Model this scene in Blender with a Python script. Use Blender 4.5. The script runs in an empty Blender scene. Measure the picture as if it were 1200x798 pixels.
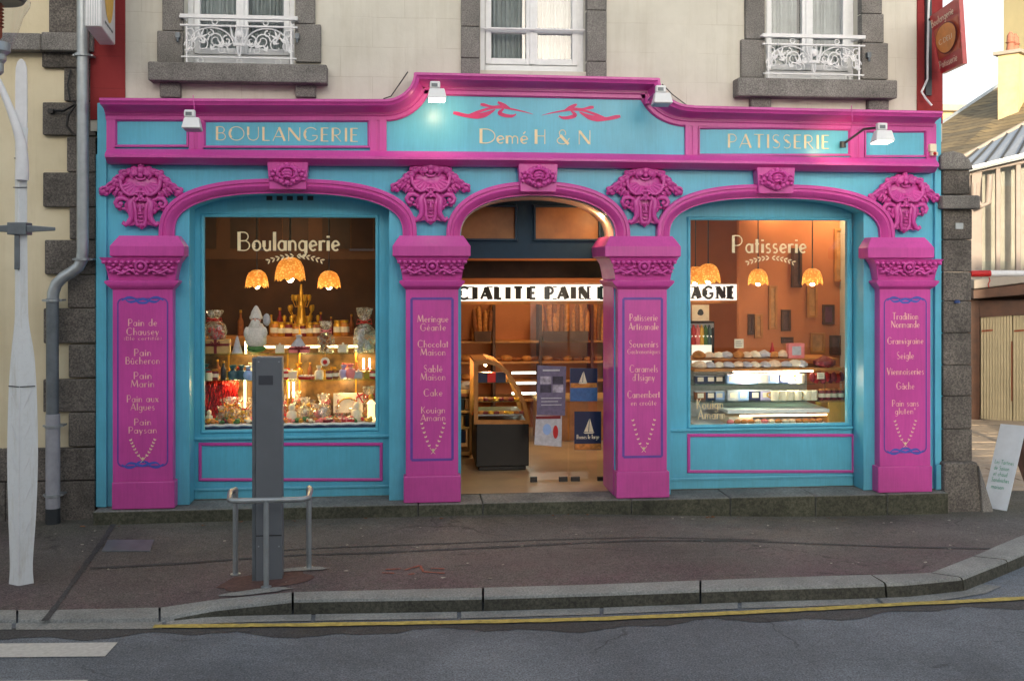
import bpy, bmesh, math, random
from mathutils import Vector, Matrix
random.seed(7)
R = math.radians
scene = bpy.context.scene
# ---------------------------------------------------------------- camera
TH = R(5.7); F = 1247.0; HZ = 314.0; CAMY = -10.35; CAMZ = 2.5
cam = bpy.data.cameras.new("camera"); cam_o = bpy.data.objects.new("camera", cam)
scene.collection.objects.link(cam_o); scene.camera = cam_o
cam.sensor_fit = 'HORIZONTAL'; cam.sensor_width = 36; cam.lens = F/1200*36
cam.shift_y = -(399-HZ)/1200; cam.clip_start = 0.05; cam.clip_end = 2000
cam_o.location = (0, CAMY, CAMZ); cam_o.rotation_euler = (R(90), 0, -TH)
# ---------------------------------------------------------------- sky, sun, exposure
SUN_EL = R(9); SUN_ROT = R(187)
w = bpy.data.worlds.new("World"); scene.world = w; w.use_nodes = True
nt = w.node_tree; bg = nt.nodes['Background']
sky = nt.nodes.new('ShaderNodeTexSky'); sky.sky_type = 'NISHITA'; sky.sun_disc = False
sky.sun_elevation = SUN_EL; sky.sun_rotation = SUN_ROT; sky.dust_density = 3.0; sky.air_density = 1.0
hsv = nt.nodes.new('ShaderNodeHueSaturation'); hsv.inputs['Saturation'].default_value = 0.45
nt.links.new(sky.outputs[0], hsv.inputs['Color']); nt.links.new(hsv.outputs[0], bg.inputs[0])
bg.inputs[1].default_value = 0.15
sl = bpy.data.lights.new("sun", 'SUN'); sl.energy = 2.3; sl.angle = R(0.6); sl.color = (1.0, 0.80, 0.55)
so = bpy.data.objects.new("sun", sl); scene.collection.objects.link(so)
sd = Vector((math.sin(SUN_ROT)*math.cos(SUN_EL), math.cos(SUN_ROT)*math.cos(SUN_EL), math.sin(SUN_EL)))
so.rotation_euler = (-sd).to_track_quat('-Z', 'Y').to_euler(); so.location = (-20, -20, 20)
vs = scene.view_settings; vs.view_transform = 'Standard'; vs.look = 'None'; vs.gamma = 1.0; vs.use_curve_mapping = False
vs.exposure = 1.5
# ---------------------------------------------------------------- helpers
C = scene.collection
FW = Vector((math.sin(TH), math.cos(TH), 0)); RT = Vector((math.cos(TH), -math.sin(TH), 0)); CAM = Vector((0, CAMY, CAMZ))
def ray(px, py): return FW + RT*((px-600)/F) + Vector((0, 0, -(py-HZ)/F))
def W(px, py, y=0.0):                     # real point standing on the plane y
    d = ray(px, py); return CAM + d*((y-CAMY)/d.y)
def G(px, py, z=0.0):                     # real point lying at height z
    d = ray(px, py); return CAM + d*((z-CAMZ)/d.z)
def X(px, y=0.0): return W(px, HZ, y).x
def Z(px, py, y=0.0): return W(px, py, y).z
def PP(px, py, p0, n):
    d = ray(px, py); n = Vector(n); return CAM + d*((Vector(p0)-CAM).dot(n)/d.dot(n))

def tag(o, label=None, cat=None, group=None, kind=None):
    if label: o['label'] = label
    if cat: o['category'] = cat
    if group: o['group'] = group
    if kind: o['kind'] = kind
    return o
def thing(name, label, cat, loc=(0, 0, 0), group=None):
    o = bpy.data.objects.new(name, None); C.objects.link(o); o.location = loc; o.empty_display_size = .1
    return tag(o, label, cat, group)

def rootloc(p):
    l = Vector((0, 0, 0))
    while p is not None: l += Vector(p.location); p = p.parent
    return l

class MB:
    def __init__(s): s.bm = bmesh.new()
    def face(s, pts):
        return s.bm.faces.new([s.bm.verts.new(p) for p in pts])
    def box(s, x0, x1, y0, y1, z0, z1):
        v = [s.bm.verts.new((x, y, z)) for z in (z0, z1) for x, y in ((x0, y0), (x1, y0), (x1, y1), (x0, y1))]
        for f in ((3, 2, 1, 0), (4, 5, 6, 7), (0, 1, 5, 4), (1, 2, 6, 5), (2, 3, 7, 6), (3, 0, 4, 7)):
            s.bm.faces.new([v[i] for i in f])
        return s
    def hexa(s, a, b):                      # two quads (lists of 4) joined
        v = [s.bm.verts.new(p) for p in list(a)+list(b)]
        for f in ((3, 2, 1, 0), (4, 5, 6, 7), (0, 1, 5, 4), (1, 2, 6, 5), (2, 3, 7, 6), (3, 0, 4, 7)):
            s.bm.faces.new([v[i] for i in f])
        return s
    def prism(s, poly, y0, y1):             # poly in (x,z)
        a = [s.bm.verts.new((x, y0, z)) for x, z in poly]; b = [s.bm.verts.new((x, y1, z)) for x, z in poly]
        s.bm.faces.new(a); s.bm.faces.new(b[::-1]); n = len(a)
        for i in range(n): s.bm.faces.new((a[(i+1) % n], a[i], b[i], b[(i+1) % n]))
        return s
    def loft(s, rings, cap=True, closed=True):
        rv = [[s.bm.verts.new(p) for p in r] for r in rings]; n = len(rv[0])
        for i in range(len(rv)-1):
            for j in range(n if closed else n-1):
                s.bm.faces.new((rv[i][j], rv[i][(j+1) % n], rv[i+1][(j+1) % n], rv[i+1][j]))
        if cap and closed: s.bm.faces.new(rv[0][::-1]); s.bm.faces.new(rv[-1])
        return s
    def lathe(s, prof, c=(0, 0, 0), n=20, sc=(1, 1), lob=0, la=0):
        rings = []
        for r, z in prof:
            rings.append([(c[0]+sc[0]*max(r, 1e-4)*(1+la*math.cos(lob*k*2*math.pi/n))*math.cos(2*math.pi*k/n),
                           c[1]+sc[1]*max(r, 1e-4)*(1+la*math.cos(lob*k*2*math.pi/n))*math.sin(2*math.pi*k/n), c[2]+z) for k in range(n)])
        return s.loft(rings)
    def cyl(s, c, r, h, n=16, r2=None): return s.lathe([(r, 0), (r if r2 is None else r2, h)], c, n)
    def ball(s, c, r, n=10, sc=(1, 1, 1), jit=0):
        m = max(4, n//2+1); rings = []
        for i in range(m+1):
            a = -math.pi/2+math.pi*i/m; rr = max(math.cos(a), .02)
            rings.append([(c[0]+sc[0]*r*rr*math.cos(2*math.pi*k/n)*(1+random.uniform(-jit, jit)), c[1]+sc[1]*r*rr*math.sin(2*math.pi*k/n)*(1+random.uniform(-jit, jit)),
                           c[2]+sc[2]*r*math.sin(a)) for k in range(n)])
        return s.loft(rings)
    def tube(s, pts, r, n=8, sy=1.0):
        pts = [Vector(p) for p in pts]; L = len(pts)
        if not hasattr(r, '__len__'): r = [r]*L
        rings = []; up0 = None
        for i, p in enumerate(pts):
            t = (pts[min(i+1, L-1)]-pts[max(i-1, 0)]).normalized()
            if up0 is None:
                a = Vector((0, 1, 0)) if abs(t.y) < .9 else Vector((1, 0, 0))
            else: a = up0
            a = (a - t*a.dot(t)).normalized(); up0 = a; b = t.cross(a)
            rr = r[i] if L == len(r) else r[0]+(r[-1]-r[0])*i/(L-1)
            ring = []
            for k in range(n):
                q = a*math.cos(2*math.pi*k/n)*rr*sy + b*math.sin(2*math.pi*k/n)*rr
                ring.append(p+q)
            rings.append(ring)
        return s.loft(rings)
    def sweep(s, path, prof, y0=0.0, closed=False):   # path (x,z); prof (n,d): n across, d towards the street
        L = len(path); P = [Vector((p[0], p[1])) for p in path]; rings = []
        for i in range(L):
            if closed: a, b = P[i-1], P[(i+1) % L]
            else: a, b = P[max(i-1, 0)], P[min(i+1, L-1)]
            d1 = (P[i]-a); d2 = (b-P[i])
            d1 = d1.normalized() if d1.length > 1e-9 else d2.normalized()
            d2 = d2.normalized() if d2.length > 1e-9 else d1
            n1 = Vector((-d1.y, d1.x)); n2 = Vector((-d2.y, d2.x)); m = (n1+n2)
            m = m/(max(.35, 1+n1.dot(n2)))
            rings.append([(P[i].x+m.x*n, y0-d, P[i].y+m.y*n) for n, d in prof])
        if closed: rings.append(rings[0]); return s.loft(rings, cap=False)
        return s.loft(rings)
    def build(s, name, mat, parent=None, loc=None, smooth=False, bevel=0, seg=2, weld=True):
        bm = s.bm
        if weld: bmesh.ops.remove_doubles(bm, verts=bm.verts, dist=1e-5)
        bmesh.ops.recalc_face_normals(bm, faces=bm.faces)
        if loc is None:
            if parent is None:
                xs = [v.co for v in bm.verts]
                loc = Vector(((min(v.x for v in xs)+max(v.x for v in xs))/2, (min(v.y for v in xs)+max(v.y for v in xs))/2, min(v.z for v in xs)))
            else: loc = rootloc(parent)
        loc = Vector(loc)
        bm.transform(Matrix.Translation(-loc))
        me = bpy.data.meshes.new(name); bm.to_mesh(me); bm.free()
        if smooth:
            me.polygons.foreach_set('use_smooth', [True]*len(me.polygons))
            try: me.set_sharp_from_angle(angle=R(smooth if smooth > 1 else 40))
            except Exception: pass
        me.materials.append(mat)
        o = bpy.data.objects.new(name, me); C.objects.link(o)
        if parent is None: o.location = loc
        else: o.parent = parent
        if bevel:
            b = o.modifiers.new('bevel', 'BEVEL'); b.width = bevel; b.segments = seg; b.limit_method = 'ANGLE'; b.angle_limit = R(40)
        return o
def clone(root, loc=None, rz=None, sc=None, label=None, mats=None, group=None):
    def cp(o, par):
        c = o.copy(); C.objects.link(c)
        if par is not None: c.parent = par
        for ch in list(o.children): cp(ch, c)
        return c
    r = cp(root, None)
    if loc is not None: r.location = loc
    if rz is not None: r.rotation_euler = (0, 0, rz)
    if sc is not None: r.scale = (sc,)*3 if not hasattr(sc, '__len__') else sc
    if label: r['label'] = label
    if group: r['group'] = group
    if mats: remat(r, mats)
    return r
def remat(o, mats):                        # {part name: material}
    b = o.name.split('.')[0]
    if b in mats and o.type == 'MESH':
        o.material_slots[0].link = 'OBJECT'; o.material_slots[0].material = mats[b]
    for c in o.children: remat(c, mats)
ORD = ['first', 'second', 'third', 'fourth', 'fifth', 'sixth', 'seventh', 'eighth', 'ninth', 'tenth', 'eleventh', 'twelfth', 'thirteenth', 'fourteenth', 'fifteenth', 'sixteenth', 'seventeenth', 'eighteenth', 'nineteenth', 'twentieth']

# ---------------------------------------------------------------- materials
def lin(r, g, b):
    f = lambda c: (c/255/12.92) if c/255 <= .04045 else ((c/255+.055)/1.055)**2.4
    return (f(r), f(g), f(b), 1)
def newmat(name):
    m = bpy.data.materials.new(name); m.use_nodes = True; n = m.node_tree
    return m, n, n.nodes['Principled BSDF']
def nd(n, t, **k):
    x = n.nodes.new(t)
    for a, b in k.items():
        if a in x.inputs: x.inputs[a].default_value = b
        else: setattr(x, a, b)
    return x
def ramp(n, src, a, b, pa=.3, pb=.7):
    r = n.nodes.new('ShaderNodeValToRGB'); r.color_ramp.elements[0].position = pa; r.color_ramp.elements[1].position = pb
    r.color_ramp.elements[0].color = a; r.color_ramp.elements[1].color = b; n.links.new(src, r.inputs[0]); return r.outputs[0]
def mix(n, fac, a, b, mode='MIX'):
    m = n.nodes.new('ShaderNodeMix'); m.data_type = 'RGBA'; m.blend_type = mode
    if isinstance(fac, float): m.inputs[0].default_value = fac
    else: n.links.new(fac, m.inputs[0])
    for s, i in ((a, 6), (b, 7)):
        if isinstance(s, tuple): m.inputs[i].default_value = s
        else: n.links.new(s, m.inputs[i])
    return m.outputs[2]
def pos(n): return n.nodes.new('ShaderNodeNewGeometry').outputs['Position']
def noise(n, scale, detail=4, rough=.6, vec=None, dist=0):
    x = nd(n, 'ShaderNodeTexNoise', Scale=scale, Detail=detail, Roughness=rough, Distortion=dist)
    n.links.new(vec if vec is not None else pos(n), x.inputs['Vector']); return x.outputs['Fac']
def bump(n, p, h, s=.3, d=.01):
    b = nd(n, 'ShaderNodeBump', Strength=s, Distance=d); n.links.new(h, b.inputs['Height']); n.links.new(b.outputs[0], p.inputs['Normal'])
def plain(name, col, rough=.5, metal=0, var=.12, sc=12, bs=.1, spec=None, coat=0):
    m, n, p = newmat(name)
    c = tuple(col) if len(col) == 4 else tuple(col)+(1,)
    f = noise(n, sc, 5)
    d = tuple(v*(1-var) for v in c[:3])+(1,); l = tuple(min(1, v*(1+var)) for v in c[:3])+(1,)
    n.links.new(ramp(n, f, d, l), p.inputs['Base Color'])
    p.inputs['Roughness'].default_value = rough; p.inputs['Metallic'].default_value = metal
    p.inputs['Coat Weight'].default_value = coat
    if bs: bump(n, p, noise(n, sc*6, 3), bs, .002)
    return m
def emis(name, col, s, base=(.8, .8, .8)):
    m, n, p = newmat(name); p.inputs['Base Color'].default_value = tuple(base)+(1,)
    p.inputs['Emission Color'].default_value = tuple(col)+(1,); p.inputs['Emission Strength'].default_value = s
    return m
def glass(name, ior=1.6, tint=(1, 1, 1, 1)):
    m, n, p = newmat(name); n.nodes.remove(p); out = n.nodes['Material Output']
    t = nd(n, 'ShaderNodeBsdfTransparent', Color=tint); g = nd(n, 'ShaderNodeBsdfGlossy', Roughness=0.0)
    fr = nd(n, 'ShaderNodeFresnel', IOR=ior); mx = n.nodes.new('ShaderNodeMixShader')
    ge = n.nodes.new('ShaderNodeNewGeometry'); iv = nd(n, 'ShaderNodeMath', operation='SUBTRACT'); iv.inputs[0].default_value = 1.0
    n.links.new(ge.outputs['Backfacing'], iv.inputs[1]); ml = nd(n, 'ShaderNodeMath', operation='MULTIPLY')
    n.links.new(fr.outputs[0], ml.inputs[0]); n.links.new(iv.outputs[0], ml.inputs[1]); n.links.new(ml.outputs[0], mx.inputs[0]); n.links.new(t.outputs[0], mx.inputs[1]); n.links.new(g.outputs[0], mx.inputs[2])
    n.links.new(mx.outputs[0], out.inputs[0]); return m
def wet_paint(name, col, dirt):
    m, n, p = newmat(name)
    big = noise(n, 1.6, 5, .6); fine = noise(n, 26, 4, .7)
    c1 = ramp(n, big, tuple(v*.9 for v in col[:3])+(1,), tuple(min(1, v*1.07) for v in col[:3])+(1,), .35, .65)
    dm = ramp(n, fine, (0, 0, 0, 1), (1, 1, 1, 1), .62, .8)
    mm = n.nodes.new('ShaderNodeMath'); mm.operation = 'MULTIPLY'; mm.inputs[1].default_value = .35; n.links.new(dm, mm.inputs[0])
    # splashed dirt near the pavement
    sep = n.nodes.new('ShaderNodeSeparateXYZ'); n.links.new(pos(n), sep.inputs[0])
    mr = nd(n, 'ShaderNodeMapRange'); mr.inputs[1].default_value = .75; mr.inputs[2].default_value = .25; mr.inputs[3].default_value = 0; mr.inputs[4].default_value = .45
    n.links.new(sep.outputs['Z'], mr.inputs[0])
    m2 = n.nodes.new('ShaderNodeMath'); m2.operation = 'MULTIPLY'; n.links.new(mr.outputs[0], m2.inputs[0]); n.links.new(noise(n, 7, 6, .7), m2.inputs[1])
    c2 = mix(n, mm.outputs[0], c1, tuple(v*.8 for v in col[:3])+(1,))
    c3 = mix(n, m2.outputs[0], c2, dirt)
    mpb = nd(n, 'ShaderNodeMapping'); mpb.inputs['Scale'].default_value = (60, 60, 4); n.links.new(pos(n), mpb.inputs[0])
    stk = noise(n, 1.0, 4, .7, mpb.outputs[0])
    mpd = nd(n, 'ShaderNodeMapping'); mpd.inputs['Scale'].default_value = (11, 11, .9); n.links.new(pos(n), mpd.inputs[0])
    drp = ramp(n, noise(n, 1.0, 6, .75, mpd.outputs[0]), (1, 1, 1, 1), (.87, .87, .87, 1), .5, .8)
    c4 = mix(n, 1.0, mix(n, 1.0, c3, ramp(n, stk, (.93, .93, .93, 1), (1.05, 1.05, 1.05, 1), .3, .7), 'MULTIPLY'), drp, 'MULTIPLY')
    n.links.new(c4, p.inputs['Base Color'])
    rr = nd(n, 'ShaderNodeMapRange'); rr.inputs[3].default_value = .24; rr.inputs[4].default_value = .44; n.links.new(noise(n, 5, 4), rr.inputs[0])
    n.links.new(rr.outputs[0], p.inputs['Roughness'])
    hh = nd(n, 'ShaderNodeMath', operation='MULTIPLY_ADD'); n.links.new(stk, hh.inputs[0]); hh.inputs[1].default_value = .35; n.links.new(noise(n, 9, 5), hh.inputs[2])
    bump(n, p, hh.outputs[0], .16, .006); return m
def granite(name, a, b, sc=95, block=None, big=.5):
    m, n, p = newmat(name)
    f = noise(n, sc, 3, .8); c1 = ramp(n, f, a, b, .38, .64)
    g = noise(n, 2.2, 6, .65); c2 = ramp(n, g, (1-big, 1-big, 1-big, 1), (1, 1, 1, 1), .3, .66)
    c = mix(n, 1.0, c1, c2, 'MULTIPLY')
    n.links.new(c, p.inputs['Base Color']); p.inputs['Roughness'].default_value = .85
    bump(n, p, noise(n, 30, 8, .75), .55, .012); return m
def stucco(name, a, b, bw=.62, bh=.29, line=.82):
    m, n, p = newmat(name)
    big = noise(n, .9, 6, .65); c1 = ramp(n, big, a, b, .32, .68)
    # streaks of grime below the sills and joints
    mp = nd(n, 'ShaderNodeMapping'); mp.inputs['Scale'].default_value = (6, 1, .5); n.links.new(pos(n), mp.inputs[0])
    st = noise(n, 1.0, 6, .7, mp.outputs[0]); sm = ramp(n, st, (1, 1, 1, 1), (.86, .84, .80, 1), .5, .8)
    sep = n.nodes.new('ShaderNodeSeparateXYZ'); n.links.new(pos(n), sep.inputs[0]); cb = n.nodes.new('ShaderNodeCombineXYZ')
    n.links.new(sep.outputs[0], cb.inputs[0]); n.links.new(sep.outputs[2], cb.inputs[1])
    wob = nd(n, 'ShaderNodeVectorMath', operation='ADD'); nn = nd(n, 'ShaderNodeTexNoise', Scale=2.5)
    sc = nd(n, 'ShaderNodeVectorMath', operation='SCALE'); sc.inputs[3].default_value = .02
    n.links.new(pos(n), nn.inputs[0]); n.links.new(nn.outputs['Color'], sc.inputs[0]); n.links.new(cb.outputs[0], wob.inputs[0]); n.links.new(sc.outputs[0], wob.inputs[1])
    br = nd(n, 'ShaderNodeTexBrick', Scale=1.0); br.inputs['Brick Width'].default_value = bw; br.inputs['Row Height'].default_value = bh
    br.inputs['Mortar Size'].default_value = .004; br.inputs['Mortar Smooth'].default_value = .6
    n.links.new(wob.outputs[0], br.inputs['Vector'])
    ln = ramp(n, br.outputs['Fac'], (1, 1, 1, 1), (line, line*.98, line*.94, 1), .2, .9)
    gate = ramp(n, noise(n, 1.7, 3), (0, 0, 0, 1), (1, 1, 1, 1), .42, .6)
    ln2 = mix(n, gate, (1, 1, 1, 1), ln)
    c = mix(n, 1.0, mix(n, 1.0, c1, sm, 'MULTIPLY'), ln2, 'MULTIPLY')
    n.links.new(c, p.inputs['Base Color']); p.inputs['Roughness'].default_value = .9
    hb = nd(n, 'ShaderNodeMath', operation='MULTIPLY_ADD'); n.links.new(br.outputs['Fac'], hb.inputs[0]); hb.inputs[1].default_value = -.5; n.links.new(noise(n, 14, 8, .7), hb.inputs[2])
    bump(n, p, hb.outputs[0], .35, .01); return m

M = {}
M['blue'] = wet_paint('blue paint', (.115, .50, .68, 1), (.10, .13, .13, 1))
M['pink'] = wet_paint('pink paint', (.62, .075, .38, 1), (.16, .06, .10, 1))
M['border'] = plain('violet border paint', lin(105, 75, 165), .4)
M['bluedeco'] = plain('blue ornament paint', lin(70, 95, 190), .4)
M['cream_txt'] = plain('cream lettering', lin(240, 222, 178), .5, bs=0)
M['pinktxt'] = plain('pale pink lettering', lin(250, 190, 185), .5, bs=0)
M['magenta_deco'] = plain('magenta flourish', lin(215, 35, 110), .4)
M['wall'] = stucco('cream render', lin(200, 197, 185), lin(220, 217, 205))
M['wall2'] = stucco('yellow render', lin(206, 194, 162), lin(224, 213, 184), 9, 9, .9)
M['redwall'] = stucco('red painted stone', lin(132, 40, 42), lin(150, 52, 52), 2.0, .30, .7)
M['granite'] = granite('grey granite', lin(106, 104, 101), lin(166, 162, 157))
M['granite_dark'] = granite('dark granite', lin(82, 78, 75), lin(140, 133, 125), 60, big=.6)
M['step'] = granite('step stone', lin(110, 112, 108), lin(152, 152, 146), 40, big=.5)
M['white'] = plain('white painted wood', (.74, .76, .78), .4, var=.06)
M['whitemetal'] = plain('white painted metal', (.76, .77, .79), .35, var=.06)
M['zinc'] = plain('galvanised metal', lin(165, 172, 176), .42, .65, .15, 9)
M['zincdark'] = plain('dull zinc', lin(112, 120, 126), .5, .5, .2, 7)
M['darkmetal'] = plain('dark metal', lin(60, 64, 68), .45, .4)
M['column'] = plain('slate grey lacquer', lin(108, 113, 119), .42, .1, .05, 6)
M['black'] = plain('black', (.012, .012, .013), .4)
M['glass'] = glass('window glass', 1.95); M['glass2'] = glass('case glass', 1.3, (.96, .99, .98, 1))
M['curtain'] = plain('net curtain', lin(150, 160, 160), .9, var=.2, sc=4)
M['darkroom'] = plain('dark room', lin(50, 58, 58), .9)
M['teal'] = plain('dark teal paint', lin(10, 48, 70), .7)
M['woodpanel'] = plain('brown panel', lin(150, 98, 52), .5, var=.25, sc=5)
M['floor'] = plain('shop floor', lin(176, 150, 118), .35, var=.15, sc=3)
M['orange'] = plain('orange wall', lin(196, 122, 76), .8, var=.12, sc=2)
M['ceiling'] = plain('shop ceiling', lin(190, 150, 105), .8)
M['brownwall'] = plain('dark brown wall', lin(70, 42, 24), .7, var=.3, sc=3)
M['wood'] = plain('honey wood', lin(186, 124, 62), .45, var=.25, sc=6)
M['darkwood'] = plain('dark wood', lin(84, 50, 28), .5, var=.3, sc=6)
M['gold'] = plain('gold', lin(220, 165, 60), .3, .6)
M['crust'] = plain('bread crust', lin(198, 128, 62), .7, var=.35, sc=25, bs=.5)
M['crustd'] = plain('dark bread crust', lin(140, 78, 34), .7, var=.35, sc=25, bs=.5)
M['flour'] = plain('floured bread', lin(232, 206, 176), .8, var=.2, sc=30, bs=.5)
M['red'] = plain('red', lin(190, 30, 30), .4); M['deepred'] = plain('dark red', lin(120, 24, 34), .5)
M['ivory'] = plain('ivory card', lin(238, 226, 200), .6); M['kraft'] = plain('kraft card', lin(196, 156, 100), .7)
M['pinkc'] = plain('pink card', lin(235, 130, 130), .5); M['navy'] = plain('navy', lin(26, 40, 80), .4)
M['bluebox'] = plain('pale blue tin', lin(150, 180, 226), .35); M['lilac'] = plain('lilac tin', lin(192, 180, 222), .35)
M['tealc'] = plain('teal pouch', lin(50, 90, 100), .4); M['green'] = plain('green', lin(70, 120, 60), .6)
m, n, p = newmat('cellophane'); n.nodes.remove(p)
t = nd(n, 'ShaderNodeBsdfTransparent'); g = nd(n, 'ShaderNodeBsdfGlossy', Roughness=.12); df = nd(n, 'ShaderNodeBsdfTranslucent', Color=(.9, .88, .85, 1))
m1_ = n.nodes.new('ShaderNodeMixShader'); m1_.inputs[0].default_value = .5; n.links.new(g.outputs[0], m1_.inputs[1]); n.links.new(df.outputs[0], m1_.inputs[2])
m2_ = n.nodes.new('ShaderNodeMixShader'); n.links.new(ramp(n, noise(n, 38, 3, .7), (.10, .10, .10, 1), (.75, .75, .75, 1), .42, .62), m2_.inputs[0])
n.links.new(t.outputs[0], m2_.inputs[1]); n.links.new(m1_.outputs[0], m2_.inputs[2]); n.links.new(m2_.outputs[0], n.nodes['Material Output'].inputs[0]); M['cello'] = m
M['fur'] = plain('white plush', lin(228, 222, 214), .95, var=.15, sc=60, bs=.8)
M['yellow'] = plain('yellow', lin(230, 180, 50), .4); M['rust'] = plain('rust', lin(150, 80, 50), .8)
M['shelf'] = glass('shelf glass', 1.5, (.80, .93, .88, 1))
M['grey_poster'] = plain('grey violet paper', lin(108, 100, 128), .5, var=.2, sc=30)
M['blue_poster'] = plain('blue paper', lin(62, 104, 160), .5, var=.2, sc=30)
M['pale'] = plain('pale paper', lin(190, 190, 196), .5, var=.15, sc=30)
M['concrete'] = granite('kerb concrete', lin(128, 131, 130), lin(168, 170, 167), 70, big=.35)
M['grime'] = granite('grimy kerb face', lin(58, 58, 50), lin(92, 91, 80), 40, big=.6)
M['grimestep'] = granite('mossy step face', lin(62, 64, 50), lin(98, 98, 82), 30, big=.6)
# ================================================================ GROUND
ZS = 0.26                                    # shop floor / step level
def asphalt(name, a, b, red=None, seams=False, speck=True):
    m, n, p = newmat(name); P = pos(n)
    c = ramp(n, noise(n, 1.1, 7, .7), a, b, .3, .7)
    if red:
        sep = n.nodes.new('ShaderNodeSeparateXYZ'); n.links.new(P, sep.inputs[0])
        # worn reddish surface toward the kerb and at the left
        mr = nd(n, 'ShaderNodeMapRange'); mr.inputs[1].default_value = -1.1; mr.inputs[2].default_value = -2.2
        n.links.new(sep.outputs['Y'], mr.inputs[0])
        ml = nd(n, 'ShaderNodeMapRange'); ml.inputs[1].default_value = -3.0; ml.inputs[2].default_value = -3.9
        n.links.new(sep.outputs['X'], ml.inputs[0])
        mx = nd(n, 'ShaderNodeMath', operation='MAXIMUM'); n.links.new(mr.outputs[0], mx.inputs[0]); n.links.new(ml.outputs[0], mx.inputs[1])
        mu = nd(n, 'ShaderNodeMath', operation='MULTIPLY'); n.links.new(mx.outputs[0], mu.inputs[0])
        n.links.new(ramp(n, noise(n, 1.7, 6, .7), (.25, .25, .25, 1), (1, 1, 1, 1), .35, .6), mu.inputs[1])
        c = mix(n, mu.outputs[0], c, red)
        # green algae by the step
        mg = nd(n, 'ShaderNodeMapRange'); mg.inputs[1].default_value = -.75; mg.inputs[2].default_value = -.35; mg.inputs[4].default_value = .45
        n.links.new(sep.outputs['Y'], mg.inputs[0])
        m3 = nd(n, 'ShaderNodeMath', operation='MULTIPLY'); n.links.new(mg.outputs[0], m3.inputs[0]); n.links.new(noise(n, 3, 5), m3.inputs[1])
        c = mix(n, m3.outputs[0], c, lin(88, 92, 58))
    f = noise(n, 75, 2, .9); c = mix(n, 1.0, c, ramp(n, f, (.45, .45, .45, 1), (1.55, 1.55, 1.55, 1), .34, .66), 'MULTIPLY')
    f = noise(n, 17, 5, .85); c = mix(n, 1.0, c, ramp(n, f, (.80, .80, .80, 1), (1.18, 1.18, 1.18, 1), .35, .65), 'MULTIPLY')
    mp = nd(n, 'ShaderNodeMapping'); mp.inputs['Scale'].default_value = (1.3, 5, 1); n.links.new(P, mp.inputs[0])
    f = noise(n, 2.6, 4, .65, mp.outputs[0]); c = mix(n, 1.0, c, ramp(n, f, (.62, .62, .63, 1), (1, 1, 1, 1), .29, .36), 'MULTIPLY')
    ck = nd(n, 'ShaderNodeTexVoronoi', Scale=.55, feature='DISTANCE_TO_EDGE'); dw = nd(n, 'ShaderNodeTexNoise', Scale=3.0); sv = nd(n, 'ShaderNodeVectorMath', operation='SCALE'); sv.inputs[3].default_value = .35
    av = nd(n, 'ShaderNodeVectorMath', operation='ADD'); n.links.new(P, dw.inputs[0]); n.links.new(dw.outputs['Color'], sv.inputs[0]); n.links.new(P, av.inputs[0]); n.links.new(sv.outputs[0], av.inputs[1]); n.links.new(av.outputs[0], ck.inputs['Vector'])
    cl = ramp(n, ck.outputs['Distance'], (.55, .55, .55, 1), (1, 1, 1, 1), .002, .008); gt = ramp(n, noise(n, .8, 3), (0, 0, 0, 1), (1, 1, 1, 1), .5, .6)
    c = mix(n, 1.0, c, mix(n, gt, (1, 1, 1, 1), cl), 'MULTIPLY')
    if speck:
        v = nd(n, 'ShaderNodeTexVoronoi', Scale=3.2); n.links.new(P, v.inputs['Vector'])
        g = ramp(n, v.outputs['Distance'], (1, 1, 1, 1), (0, 0, 0, 1), .022, .035); g2 = nd(n, 'ShaderNodeMath', operation='MULTIPLY')
        n.links.new(g, g2.inputs[0]); n.links.new(ramp(n, noise(n, 4.1, 2), (0, 0, 0, 1), (.7, .7, .7, 1), .5, .56), g2.inputs[1])
        c = mix(n, g2.outputs[0], c, lin(170, 168, 160))
    # damp darker patches
    d = ramp(n, noise(n, .5, 5, .6, dist=.6), (.72, .72, .73, 1), (1.05, 1.05, 1.05, 1), .4, .6)
    c = mix(n, 1.0, c, d, 'MULTIPLY'); n.links.new(c, p.inputs['Base Color'])
    p.inputs['Roughness'].default_value = .8
    bump(n, p, noise(n, 60, 4, .85), .8, .012); return m
M['road'] = asphalt('road asphalt', lin(104, 112, 121), lin(124, 132, 141), speck=False)
M['pave'] = asphalt('pavement asphalt', lin(94, 91, 88), lin(114, 111, 106), red=lin(106, 90, 93))
M['patch'] = asphalt('darker asphalt', lin(66, 67, 69), lin(82, 83, 85), speck=False)
M['redpatch'] = plain('red asphalt', lin(92, 68, 63), .9, var=.3, sc=30, bs=.6)
M['yellowline'] = plain('worn yellow paint', lin(178, 160, 84), .7, var=.35, sc=22)
M['whiteline'] = plain('worn white paint', lin(190, 190, 186), .7, var=.15, sc=30)
M['cobble'] = None

def flat(name, pts, z, mat, kind='structure'):
    b = MB(); b.face([(p[0], p[1], z) for p in pts]); return tag(b.build(name, mat, loc=(0, 0, 0)), kind=kind)
flat('ground', [(-300, -200), (300, -200), (300, 300), (-300, 300)], -.03, M['road'])
b = MB(); N = 60
b.face([(-60, -60, 0), (60, -60, 0), (60, 40, 0), (-60, 40, 0)])
tag(b.build('road', M['road'], loc=(0, 0, 0)), kind='structure')

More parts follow.
